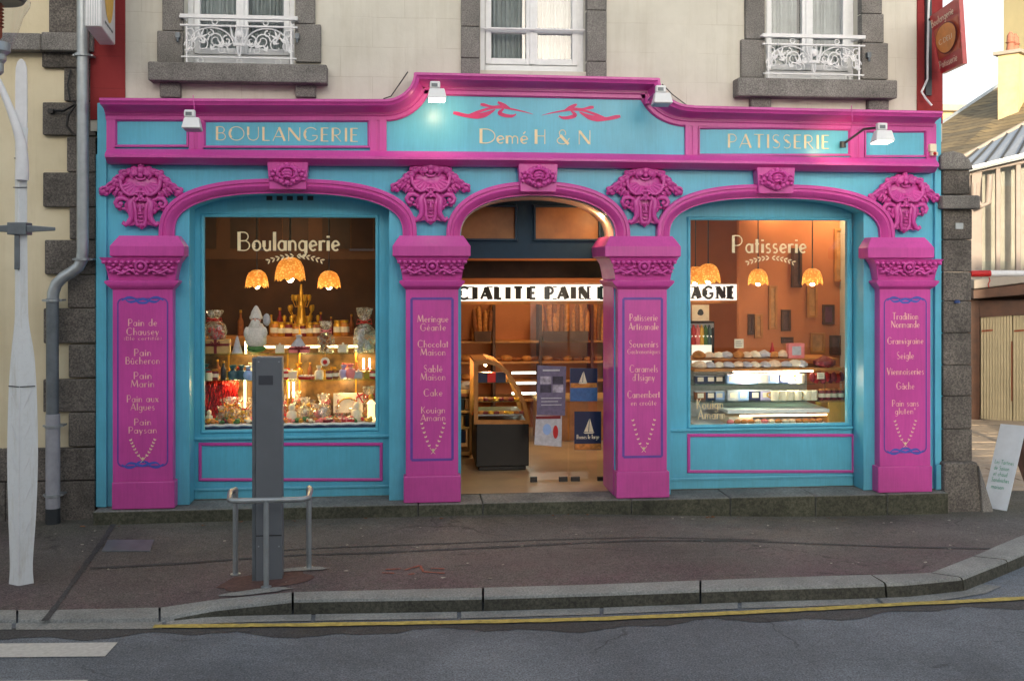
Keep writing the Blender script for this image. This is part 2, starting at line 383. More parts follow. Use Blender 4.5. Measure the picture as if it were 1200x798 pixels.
# kerb line (points of the top front edge, px on the photo -> real metres)
kf = [(-700, 726), (60, 725), (190, 723.5), (250, 712), (343, 702), (560, 698.5), (700, 694.5), (880, 688), (990, 685), (1060, 682.5), (1128, 676), (1186, 653), (1210, 643), (1330, 598)]
kb_ = [(-700, 716), (60, 715), (190, 712), (250, 703), (343, 694), (560, 689), (700, 685), (880, 678), (990, 674.5), (1035, 673.5), (1091, 671.5), (1146, 650), (1168, 640), (1270, 598)]
def kz(px): return .03 if px <= 190 else (.03+.08*min(1, (px-190)/150))
KF = [G(x, y, kz(x)) for x, y in kf]; KB = [G(x, y, kz(x)) for x, y in kb_]
def interp(poly, x, k):
    if x <= poly[0].x: return getattr(poly[0], k)
    for i in range(len(poly)-1):
        a, c = poly[i], poly[i+1]
        if a.x <= x <= c.x:
            t = (x-a.x)/max(1e-6, c.x-a.x); return getattr(a, k)*(1-t)+getattr(c, k)*t
    return getattr(poly[-1], k)
def sstep(a, b2, x): t = max(0, min(1, (x-a)/(b2-a))); return t*t*(3-2*t)
def zfac(x): return .145 - .095*sstep(.8, 4.4, x) - .015*sstep(-1, -4, x)
def zp(x, y):
    yb = interp(KB, x, 'y'); zk = interp(KB, x, 'z')
    t = max(0, min(1, (y-yb)/(-.2-yb))) if yb < -.25 else 1
    return zk*(1-t)+zfac(x)*t
def grid_surface(name, mat, x0, x1, nx, ylo, yhi, ny, dz=0, kind='structure', zf=None):
    b = MB(); rows = []
    zf = zf or zp
    for i in range(nx+1):
        x = x0+(x1-x0)*i/nx; a = ylo(x) if callable(ylo) else ylo; c = yhi(x) if callable(yhi) else yhi
        rows.append([(x, a+(c-a)*j/ny, zf(x, a+(c-a)*j/ny)+dz) for j in range(ny+1)])
    b.loft(rows, cap=False, closed=False); o = b.build(name, mat, loc=(0, 0, 0), smooth=60)
    return tag(o, kind=kind)
xe = KB[-1].x
grid_surface('pavement', M['pave'], -14, xe, 300, lambda x: interp(KB, x, 'y'), lambda x: .3, 18)
grid_surface('side_pavement', M['pave'], 4.6, 16, 20, .299, 40, 12)
# kerb stones, each a stone of its own along the line
def resample(step=.98):
    out = []; acc = []
    L = [0]
    for i in range(len(KF)-1): L.append(L[-1]+(KF[i+1]-KF[i]).length)
    n = int(L[-1]/step); return L, n
Lk, nk = resample()
def kat(s, poly):
    for i in range(len(Lk)-1):
        if s <= Lk[i+1]+1e-9:
            t = (s-Lk[i])/(Lk[i+1]-Lk[i]); return poly[i].lerp(poly[i+1], t)
    return poly[-1].copy()
breaks = []
s_at = lambda px: min(((abs(kx-px), Lk[i]) for i, (kx, _) in enumerate(kf)))[1]
s = 0
pxs = [-640, -470, -300, -140, 20, 187, 343, 566, 820, 1038, 1128, 1180, 1260, 1330]
def s_of(px):
    for i in range(len(kf)-1):
        if kf[i][0] <= px <= kf[i+1][0]: return Lk[i]+(Lk[i+1]-Lk[i])*(px-kf[i][0])/(kf[i+1][0]-kf[i][0])
    return Lk[-1]
ks = thing('kerb', 'grey granite kerb of long stones between pavement and road, dropped at the left end', 'kerb', KF[5]*1.0)
tag(ks, kind='structure')
b = MB()
for i in range(len(pxs)-1):
    s0, s1 = s_of(pxs[i])+.008, s_of(pxs[i+1])-.008; rings = []
    m = 10
    for j in range(m+1):
        s = s0+(s1-s0)*j/m; f = kat(s, KF); k = kat(s, KB); dr = (k-f); dr.z = 0; dr.normalize(); bl = .03
        wv = .0012*math.sin(s*3.1)+.0008*math.sin(s*7.7)
        rings.append([(f.x-dr.x*.012, f.y-dr.y*.012, -.02), (f.x+wv*dr.x, f.y+wv*dr.y, f.z-bl*.8), (f.x+dr.x*bl*.35, f.y+dr.y*bl*.35, f.z-.006), (f.x+dr.x*bl, f.y+dr.y*bl, f.z),
                      (k.x, k.y, k.z+.004), (k.x, k.y, -.02)])
    b.loft(rings)
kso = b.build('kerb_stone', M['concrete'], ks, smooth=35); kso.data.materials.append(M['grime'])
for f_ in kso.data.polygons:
    if f_.normal.z < .3: f_.material_index = 1  # upright faces get a darker stone colour than the top
# gutter stones and the yellow line in front of the kerb
def band(name, s0, s1, d0, d1, z, mat, n=60, w=0):
    b = MB(); rings = []
    for j in range(n+1):
        s = s0+(s1-s0)*j/n; f = kat(s, KF); k = kat(s, KB); dr = (f-k); dr.z = 0; dr.normalize()
        q = random.uniform(-w, w)
        rings.append([(f.x+dr.x*(d0+q), f.y+dr.y*(d0+q), z), (f.x+dr.x*(d1+q), f.y+dr.y*(d1+q), z)])
    b.loft(rings, cap=False, closed=False); return tag(b.build(name, mat, loc=(0, 0, 0)), kind='structure')
gb = MB(); s = .1
while s < s_of(1128):
    rings = []
    for j in range(5):
        q = s+(1.02)*j/4; f = kat(q, KF); k = kat(q, KB); dr = (f-k); dr.z = 0; dr.normalize()
        rings.append([(f.x+dr.x*.015, f.y+dr.y*.015, .006), (f.x+dr.x*.16, f.y+dr.y*.16, .006)])
    gb.loft(rings, cap=False, closed=False); s += 1.05
tag(gb.build('road_gutter', M['concrete'], loc=(0, 0, 0)), kind='structure')
yl = [G(x, y, 0) for x, y in ((180, 735), (343, 733.5), (600, 729), (700, 726.5), (900, 717.5), (1050, 709.5), (1200, 702), (1600, 672))]
b = MB(); rings = []
for i in range(81):
    t = i/80*(len(yl)-1); k = min(int(t), len(yl)-2); p = yl[k].lerp(yl[k+1], t-k)
    rings.append([(p.x, p.y-.036+random.uniform(-.006, .006), .011), (p.x, p.y+.036+random.uniform(-.006, .006), .011)])
b.loft(rings, cap=False, closed=False); tag(b.build('road_marking', M['yellowline'], loc=(0, 0, 0)), kind='structure')
# crossing bars
for pts in (((-260, 757), (138, 753), (123, 769.5), (-260, 773)), ((-260, 801), (104, 797), (70, 822), (-260, 826))):
    flat('road_marking', [tuple(G(x, y, 0))[:2] for x, y in pts], .005, M['whiteline'])
# darker repair strip beside the gutter, ragged edge
b = MB(); rings = []
for i in range(140):
    px = -100+1400*i/139
    ly = interp(yl, G(px, 735, 0).x, 'y') if px >= 180 else G(px, 736, 0).y
    xx = G(px, 730, 0).x
    wv = .17+.05*math.sin(px*.021)+.035*math.sin(px*.057+1)+random.uniform(-.015, .015)
    rings.append([(xx, ly-wv, .003), (xx, ly-.0, .003)])
b.loft(rings, cap=False, closed=False); tag(b.build('road_patch', M['patch'], loc=(0, 0, 0)), kind='structure')
# seams of trench repairs in the pavement
def seam(pts, wd, mat, name='pavement_patch'):
    q = []
    for i in range(len(pts)-1):
        for j in range(12): q.append((pts[i][0]+(pts[i+1][0]-pts[i][0])*j/12, pts[i][1]+(pts[i+1][1]-pts[i][1])*j/12))
    q.append(pts[-1]); b = MB(); rings = []
    g = [G(x, y, .13) for x, y in q]
    for i, p in enumerate(g):
        a = g[max(i-1, 0)]; c = g[min(i+1, len(g)-1)]; d = (c-a); d.z = 0; d.normalize(); n = Vector((-d.y, d.x, 0)); e = wd*(1+random.uniform(-.3, .3))
        u, v = p-n*e, p+n*e; rings.append([(u.x, u.y, zp(u.x, u.y)+.0045), (v.x, v.y, zp(v.x, v.y)+.0045)])
    b.loft(rings, cap=False, closed=False); return tag(b.build(name, mat, loc=(0, 0, 0)), kind='structure')
seam([(105, 658), (240, 652), (420, 648), (600, 640), (760, 631), (880, 629.5), (1000, 633), (1160, 640)], .022, M['patch'])
seam([(300, 645), (420, 640.5), (600, 634), (760, 627.5), (900, 627.5)], .012, M['patch'])
seam([(133, 615), (120, 632), (100, 655), (52, 711)], .022, M['patch'])
p4 = [G(x, y, .12) for x, y in ((126, 632), (181, 632), (176, 643), (119, 643))]
b = MB(); b.hexa([(p.x, p.y, zp(p.x, p.y)+.002) for p in p4[::-1]], [(p.x, p.y, zp(p.x, p.y)+.009) for p in p4[::-1]])
tag(b.build('manhole_cover', M['zincdark'], bevel=.004), 'flat rectangular grey access cover set in the pavement by the shop step', 'manhole cover')
cen = G(311, 677, .12); b = MB(); rng = []
for k in range(24):
    a = k/24*2*math.pi; rr = 1+random.uniform(-.12, .12); x = cen.x+.36*rr*math.cos(a); y = cen.y+.2*rr*math.sin(a); rng.append((x, y, zp(x, y)+.004))
b.face(rng); tag(b.build('pavement_patch', M['redpatch'], loc=(0, 0, 0)), kind='structure')
cen = G(322, 687, .12)
for (cx, cy, rx, ry) in ((300, 689, .26, .06), (352, 667, .22, .05)):
    q = G(cx, cy, .12); b = MB(); rng = []
    for k in range(20):
        a = k/20*2*math.pi; rr = 1+random.uniform(-.15, .15); x = q.x+rx*rr*math.cos(a); y = q.y+ry*rr*math.sin(a)
        rng.append((x, y, zp(x, y)+.008))
    b.face(rng); tag(b.build('pavement_patch', M['concrete'], loc=(0, 0, 0)), kind='structure')

# faint orange spray marks, litter and grit
M['spray'] = plain('orange spray paint', lin(150, 84, 70), .8, var=.4, sc=40)
b = MB()
for (x0, y0, x1, y1) in ((448, 671, 462, 671.5), (452, 667.5, 470, 666.5), (474, 668, 492, 663), (492, 663, 496, 670), (497, 670, 521, 671.5), (505, 666, 521, 666.5), (478, 673, 486, 672)):
    p, q = G(x0, y0, .12), G(x1, y1, .12); d = (q-p).normalized(); nn_ = Vector((-d.y, d.x, 0))*.014; rg_ = []
    for j in range(7):
        c = p.lerp(q, j/6); u, v = c-nn_*random.uniform(.4, 1), c+nn_*random.uniform(.4, 1); rg_.append([(u.x, u.y, zp(u.x, u.y)+.006), (v.x, v.y, zp(v.x, v.y)+.006)])
    b.loft(rg_, cap=False, closed=False)
tag(b.build('road_marking', M['spray'], loc=(0, 0, 0)), kind='structure')
b = MB()
for k in range(150):
    px = random.uniform(-20, 1190); t = random.random(); py = 604+80*t*t if k < 100 else random.uniform(600, 612)
    p = G(px, py, .12)
    if p.y > -.25 or p.y < interp(KB, p.x, 'y')+.05: continue
    s = random.uniform(.006, .02); z = zp(p.x, p.y)+.004; a0 = random.uniform(0, 6); b.bm.faces.new([b.bm.verts.new((p.x+s*random.uniform(.6, 1.3)*math.cos(a0+a_*1.26), p.y+s*random.uniform(.5, 1)*math.sin(a0+a_*1.26), z+random.uniform(0, .006))) for a_ in range(5)])
tag(b.build('litter', plain('pale litter', lin(168, 164, 152), .8, var=.4, sc=20), loc=(0, 0, 0)), 'tiny pale scraps and grit scattered over the pavement', 'litter', kind='stuff')
b = MB()
for k in range(16):
    px = random.uniform(60, 1100); p = W(px, 600, -.27-random.random()*.1); s = random.uniform(.02, .035); z = zp(p.x, p.y)+.006; a0 = random.uniform(0, 6)
    b.bm.faces.new([b.bm.verts.new((p.x+s*r__*math.cos(a0+a_*.9), p.y+s*.6*r__*math.sin(a0+a_*.9), z+random.uniform(0, .012))) for a_, r__ in enumerate((1, .5, .9, .45, 1, .5, .8))])
tag(b.build('fallen_leaves', plain('dry leaf', lin(120, 78, 48), .8, var=.4, sc=20), loc=(0, 0, 0)), 'few dry brown leaves lying along the foot of the shop step', 'leaves', kind='stuff')

# ================================================================ STEP under the shop front
b = MB(); xs = [X(108, -.22), X(300, -.22), X(490, -.22), X(566, -.22), X(740, -.22), X(856, -.22), X(956, -.22), X(1040, -.22), X(1112, -.22)]
for i in range(len(xs)-1): b.box(xs[i]+.004, xs[i+1]-.004, -.22, .24, -.05, ZS-.006+.003*(i % 2))
sto = tag(b.build('stone_step', M['step'], bevel=.012), 'long low granite step of several blocks under the blue and magenta shop front', 'step')
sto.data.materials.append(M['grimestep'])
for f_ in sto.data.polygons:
    if f_.normal.y < -.5: f_.material_index = 1  # street-side faces get a darker, greener stone colour

# ================================================================ BAKERY BUILDING
XL, XR = X(106, .02), X(1104, .02)
bld = thing('corner_building', 'cream rendered town building with grey granite window surrounds above the blue and pink shop front', 'building', ((XL+XR)/2, .02, 0))
YW = .02
def wpx(l, r, t, bt, y=YW): return (X(l, y), X(r, y), Z((l+r)/2, bt, y), Z((l+r)/2, t, y))
ztop = 10.2
wins = [(216, 345, -150, 79), (563, 687, -130, 83.5), (897, 1008, -150, 97)]
wr = [wpx(*q) for q in wins]
zb = Z(600, 130, YW)-.25
b = MB()
cx = XL
for (x0, x1, z0, z1) in wr:
    b.box(cx, x0, YW, YW+.35, zb, ztop); b.box(x0, x1, YW, YW+.35, zb, z0); b.box(x0, x1, YW, YW+.35, z1, ztop); cx = x1
b.box(cx, XR, YW, YW+.35, zb, ztop)
b.box(XL, XL+.3, YW+.35, 9, 0, ztop); b.box(XR-.3, XR, YW+.35, 9, 0, ztop); b.box(XL, XR, 8.7, 9, 0, ztop)
b.build('wall', M['wall'], bld)
b = MB(); b.hexa([(XL-.2, -.3, ztop), (XR+.2, -.3, ztop), (XR+.2, 9.2, ztop), (XL-.2, 9.2, ztop)], [(XL-.2, 4.2, ztop+3), (XR+.2, 4.2, ztop+3), (XR+.2, 4.8, ztop+3), (XL-.2, 4.8, ztop+3)])
b.build('roof', M['zincdark'], bld)  # roof cap out of view, added to keep sky light out
for (l, r) in ((106, 146.5), (1075, 1104.5)):
    b = MB(); b.box(X(l, YW-.015), X(r, YW-.015), YW-.02, YW, Z(l, 122 if l > 500 else 116, YW)-.2, ztop-.02); b.build('corner_strip', M['redwall'], bld)
def block(b, l, r, t, bt, d, d2=0.0, jit=0):
    x0, x1, z0, z1 = X(l, YW-d), X(r, YW-d), Z((l+r)/2, bt, YW-d), Z((l+r)/2, t, YW-d)
    b.box(x0, x1, YW-d, YW+.06-d2, z0, z1)
def surround(poly_blocks, lab=None):
    b = MB()
    for q in poly_blocks: block(b, *q)
    return b.build('window_surround', M['granite'], bld, bevel=.008)
ys = [-160, -92, -30, 28, 75]
surround([(188, 214.5, -160, -85, .05), (184, 214.3, -84.4, -30, .05), (190, 214.5, -29.4, 36, .05), (184, 214.3, 36.6, 73, .052),
          (346, 371, -160, -85, .05), (346, 366, -84.4, -32, .05), (346, 369, -31.4, 28, .05), (346, 376, 28.6, 73, .052), (188, 371, -190, -160.5, .055)])
surround([(540.5, 562.5, -160, -60, .05), (540.5, 562.5, -59.4, 31, .05), (540.5, 562.5, 31.6, 68, .05), (540.5, 562.5, 68.6, 92, .05),
          (688, 711, -160, -60, .05), (688, 711, -59.4, 12, .05), (688, 711, 12.6, 72, .05), (688, 711, 72.6, 92, .05), (540, 711, -190, -160.5, .055)])
surround([(874, 896.5, -160, -60, .05), (874, 896.5, -59.4, 46, .05), (869, 896.3, 46.6, 91, .052),
          (1010, 1034, -160, -60, .05), (1010, 1034, -59.4, 16, .05), (1010, 1036, 16.6, 50, .05), (1010, 1041, 50.6, 93, .052), (870, 1036, -190, -160.5, .055)])
for (l, r, t, bt, lf, rg) in ((173, 383, 74, 96, 187, 346), (865, 1052, 92.5, 114, 880, 1018)):
    b = MB(); block(b, l, r, t, bt, .17); s_ = b.build('window_sill', M['granite'], bld, bevel=.014)
    
    for q_ in (lf, rg): b = MB(); block(b, q_, q_+24, bt+.4, bt+18, .07); b.build('bracket', M['granite'], s_, bevel=.01)
def house_window(x0, x1, z0, z1, par, rail=None, sill=True):
    y = YW+.16; fw = .06
    b = MB(); m = (x0+x1)/2
    b.box(x0, x0+fw, y, y+.07, z0, z1); b.box(x1-fw, x1, y, y+.07, z0, z1); b.box(x0+fw, x1-fw, y, y+.07, z1-fw, z1); b.box(x0+fw, x1-fw, y, y+.07, z0, z0+.085)
    f = b.build('window', M['white'], par, bevel=.006)
    b = MB(); g = .012
    for (a, c) in ((x0+fw+.003, m-.002), (m+.002, x1-fw-.003)):
        b.box(a, a+.055, y-.012, y+.05, z0+.09, z1-fw); b.box(c-.055, c, y-.012, y+.05, z0+.09, z1-fw)
        b.box(a+.055, c-.055, y-.012, y+.05, z0+.09, z0+.15)
        if rail: b.box(a+.055, c-.055, y-.010, y+.05, rail-.022, rail+.022)
        b.box(a+.055, c-.055, y-.012, y+.05, z1-fw-.06, z1-fw)
    b.box(m-.022, m+.022, y-.026, y-.012, z0+.09, z1-fw)
    b.build('casement', M['white'], f, bevel=.005)
    b = MB(); b.box(x0+fw, x1-fw, y+.03, y+.036, z0+.1, z1-fw); b.build('pane', M['glass'], f)
    b = MB()
    for (a, c) in ((x0+.08, m-.05 if random.random() < .6 else m-.14), (m+.05, x1-.08)):
        n = 50; lo = []; hi = []
        rr = [[(a+(c-a)*i/n, y+.14+.018*math.sin(i*1.15)+.008*math.sin(i*2.7), z) for i in range(n+1)] for z in (z0+.1, z1)]
        b.loft(rr, cap=False, closed=False)
    b.build('curtain', M['curtain'], f, smooth=70)
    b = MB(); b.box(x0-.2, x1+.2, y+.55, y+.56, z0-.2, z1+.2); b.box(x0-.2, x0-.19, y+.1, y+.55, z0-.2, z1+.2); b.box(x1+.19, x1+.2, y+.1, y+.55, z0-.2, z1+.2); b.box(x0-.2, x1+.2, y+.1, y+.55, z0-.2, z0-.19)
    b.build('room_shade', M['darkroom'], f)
    return f
f1 = house_window(wr[0][0], wr[0][1], wr[0][2]+.06, wr[0][3], bld, rail=Z(280, 23, YW+.15))
f2 = house_window(*wr[1], bld, rail=Z(625, 37, YW+.15))
f3 = house_window(wr[2][0], wr[2][1], wr[2][2]+.06, wr[2][3], bld, rail=Z(950, 43, YW+.15))
# horizontal guard bar on the middle window
b = MB(); y = YW+.1; b.tube([(wr[1][0]-.01, y, Z(565, 33.5, y)), (wr[1][1]+.01, y, Z(688, 36, y))], .012); b.build('guard_bar', M['whitemetal'], f2, smooth=True)
def spiral(cx, cz, r0, r1, a0, a1, n=18, y=0):
    return [(cx+(r0+(r1-r0)*i/n)*math.cos(R(a0+(a1-a0)*i/n)), y, cz+(r0+(r1-r0)*i/n)*math.sin(R(a0+(a1-a0)*i/n))) for i in range(n+1)]
def railing(l, r, t, bt, par):
    y = YW-.10; x0, x1, z0, z1 = X(l, y), X(r, y), Z((l+r)/2, bt, y), Z((l+r)/2, t, y); H = z1-z0; Wd = x1-x0; m = (x0+x1)/2
    b = MB()
    b.box(x0-.03, x1+.03, y-.022, y+.022, z1-.035, z1); b.box(x0-.03, x1+.03, y-.015, y+.015, z1-.11, z1-.095)
    b.box(x0-.02, x1+.02, y-.012, y+.012, z0+.062, z0+.075); b.box(x0-.02, x1+.02, y-.018, y+.018, z0-.004, z0+.008)
    for xx in (x0+.03, x1-.03): b.box(xx-.008, xx+.008, y-.008, y+.008, z0, z1-.09)
    for xx in (x0, x1): b.box(xx-.04, xx, y-.004, y+.17, z1-.03, z1-.01)
    for k in (.15, .5, .85):
        cx = x0+Wd*k; b.tube(spiral(cx, z0+.034, .026, .026, 0, 360, 14, y), .006, 5)
    for k in (.28, .74):
        b.tube(spiral(x0+Wd*k, z1-.066, .024, .024, 0, 360, 12, y), .006, 5)
    r_ = .0075; zi0 = z0+.08; zi1 = z1-.12; hh = zi1-zi0
    for s in (-1, 1):
        fx = lambda q: m+s*q*Wd/2
        b.tube([(fx(.03), y, zi1+.02), (fx(.06), y, zi1-.05), (fx(.07), y, zi0+.13), (fx(.03), y, zi0+.10), (fx(.03), y, zi0+.04), (fx(.0), y, zi0)], [.010]*6, 6)
        b.tube([(fx(.16), y, zi1+.01), (fx(.13), y, zi1-.07), (fx(.07), y, zi0+.15), (fx(.06), y, zi0+.1)], [.007, .011, .012, .008], 6)
        # large arch sprig
        pts = [(fx(.10), y, zi0+.12)]
        for i in range(15):
            a = math.pi*(1-i/14); pts.append((fx(.5-.38*math.cos(math.pi-a)*-1 if False else .5+.40*math.cos(a)), y, zi0+.10+(hh-.10)*math.sin(a)))
        b.tube(pts[1:], r_, 6)
        for (q, qz, rr, a0, a1) in ((.42, .55, .075, 0, 560), (.52, .80, .035, 90, 450), (.68, .38, .10, -30, 330), (.30, .22, .055, 200, -250), (.87, .35, .06, 0, 400), (.22, .55, .05, 90, -300), (.88, .8, .045, 40, 420)):
            b.tube([(p[0], p[1], p[2]) for p in [(m+s*((qq[0])), qq[1], qq[2]) for qq in spiral(q*Wd/2, zi0+qz*hh, rr, rr*.25, a0, a1, 22, y)]], [.008, .005], 5)
        for (q, qz, an, ln) in ((.30, .30, 60, .12), (.70, .62, 110, .13), (.62, .45, 50, .09), (.80, .5, 80, .10), (.5, .2, 120, .09), (.2, .35, 100, .08), (.9, .15, 60, .08)):
            for da in (-38, 0, 38):
                a = R(an+da); p0 = Vector((fx(q), y, zi0+qz*hh)); d = Vector((s*math.cos(a), 0, math.sin(a)))
                b.tube([p0, p0+d*ln*.3, p0+d*ln*(.62 if da else .8)], [.006, .013, .002], 5)
    b.tube(spiral(m, zi0+.2, .03, .01, 0, 500, 14, y), .012, 6)
    b.ball((m, y, zi1-.06), .035, 8, (1, .5, 1.2)); b.box(m-.05, m+.05, y-.015, y+.015, zi0+.10, zi0+.125)
    return b.build('balcony_railing', M['whitemetal'], par, smooth=50, weld=False)
railing(215, 345, 18.5, 76.5, f1); railing(897, 1010, 41, 95.5, f3)
# shutter latches
for (l, t) in ((209, 43), (348.5, 44), (1017, 66)):
    b = MB(); p = W(l, t, YW-.06); b.box(p.x-.02, p.x+.02, YW-.10, YW-.03, p.z-.02, p.z+.03); b.tube([(p.x, YW-.09, p.z-.02), (p.x, YW-.1, p.z-.06)], .011, 6)
    b.build('shutter_latch', M['zincdark'], bld)

# ================================================================ LEFT NEIGHBOUR
XN = X(111, .0); nb = thing('neighbour_house', 'yellow rendered neighbouring house with toothed dark granite corner stones', 'building', (XN-3, .1, 0))
b = MB(); b.box(XN-9, XN-.001, .10, 8, -.05, 10); b.build('wall', M['wall2'], nb)
rows = [(-120, -60, 60), (-60, -8, 50), (-8, 39.5, 57), (61, 80, 49), (80, 119, 76), (120, 159, 50), (160, 202, 79), (202, 243, 51), (243, 281, 82), (281, 322, 53), (322, 361, 79), (361, 402.5, 51), (403.5, 443, 79), (444, 483, 51), (483.5, 524, 79)]
b = MB()
for (t, bt, l) in rows:
    d = .06+random.uniform(-.006, .006); yy = .1-d
    b.box(X(l, yy)+random.uniform(-.01, .01), XN-.003, yy, .2, Z(80, bt, yy)+.003, Z(80, t, yy)-.003)
b.build('corner_stones', M['granite_dark'], nb, bevel=.012)
b = MB(); yy = .0; b.box(XN-9, X(49.5, yy), yy-.04, .2, Z(40, 60, yy), Z(40, 40, yy)); b.box(X(50, yy), XN-.004, yy-.05, .2, Z(80, 61, yy), Z(80, 39.5, yy)); b.build('string_course', M['granite'], nb, bevel=.015)
b = MB(); yy = .02
x = XN-.003
for (r0, r1) in ((525, 563), (563.5, 615)):
    x = XN-.003; k = 0
    while x > XN-9:
        wd = random.uniform(.35, .7) if k else .42; b.box(max(x-wd+.004, XN-9), x, yy-random.uniform(0, .012), .2, Z(80, r1, yy)+.003 if r1 < 600 else -.05, Z(80, r0, yy)-.003); x -= wd; k += 1
b.build('plinth', M['granite_dark'], nb, bevel=.01)

# drainpipe
def P3(px, py, y): return W(px, py, y)
dp = thing('drainpipe', 'zinc rainwater drainpipe with a double bend running down beside the blue shop corner', 'drainpipe', P3(63, 606, -.05))
yb = -.10
b = MB(); b.tube([P3(97, -60, yb), P3(97, 20, yb), P3(97, 40, yb), P3(97, 295, yb), P3(96, 305, yb), P3(92, 313, yb), P3(84, 319, yb), P3(74, 325, yb), P3(66, 333, yb), P3(62.5, 343, yb), P3(61.5, 356, yb)], .054, 16)
b.build('pipe', M['zinc'], dp, smooth=50)
b = MB(); b.tube([P3(61.5, 350, yb), P3(61.5, 486, yb)], .056, 16); b.build('pipe', M['zincdark'], dp, smooth=50)
b = MB(); b.tube([P3(62, 485, yb), P3(62, 596, yb)], .064, 16); b.build('pipe', plain('grey plastic pipe', lin(150, 152, 160), .5), dp, smooth=50)
b = MB(); b.tube([P3(62, 595, yb), P3(62, 613, yb)], .066, 16); b.build('pipe', M['darkmetal'], dp, smooth=50)
for (x_, y_) in ((97, 65), (96.5, 304), (61, 352), (62, 499), (62, 580)):
    b = MB(); p = P3(x_, y_, yb); b.cyl((p.x, p.y, p.z-.012), .074, .024); b.box(p.x-.09, p.x+.09, yb-.004, yb+.12, p.z-.008, p.z+.008); b.build('pipe_clamp', M['zinc'], dp)
b = MB(); q = [P3(83, 82, .02), P3(79, 100, 0), P3(82, 118, 0), P3(92, 122, -.04)]; b.tube(q, .008, 6)
q = [P3(60, 130, .0), P3(75, 130, -.02), P3(90, 122, -.03), P3(80, 135, -.05), P3(78, 148, -.05), P3(86, 158, -.03), P3(93, 160, -.02)]; b.tube(q, .012, 6)
b.box(P3(57, 130, 0).x, P3(63, 130, 0).x, -.03, .04, P3(57, 133, 0).z, P3(57, 128, 0).z)
tag(b.build('cable', M['black'], smooth=50), 'black cable looping behind the zinc drainpipe near the shop corner', 'cable')
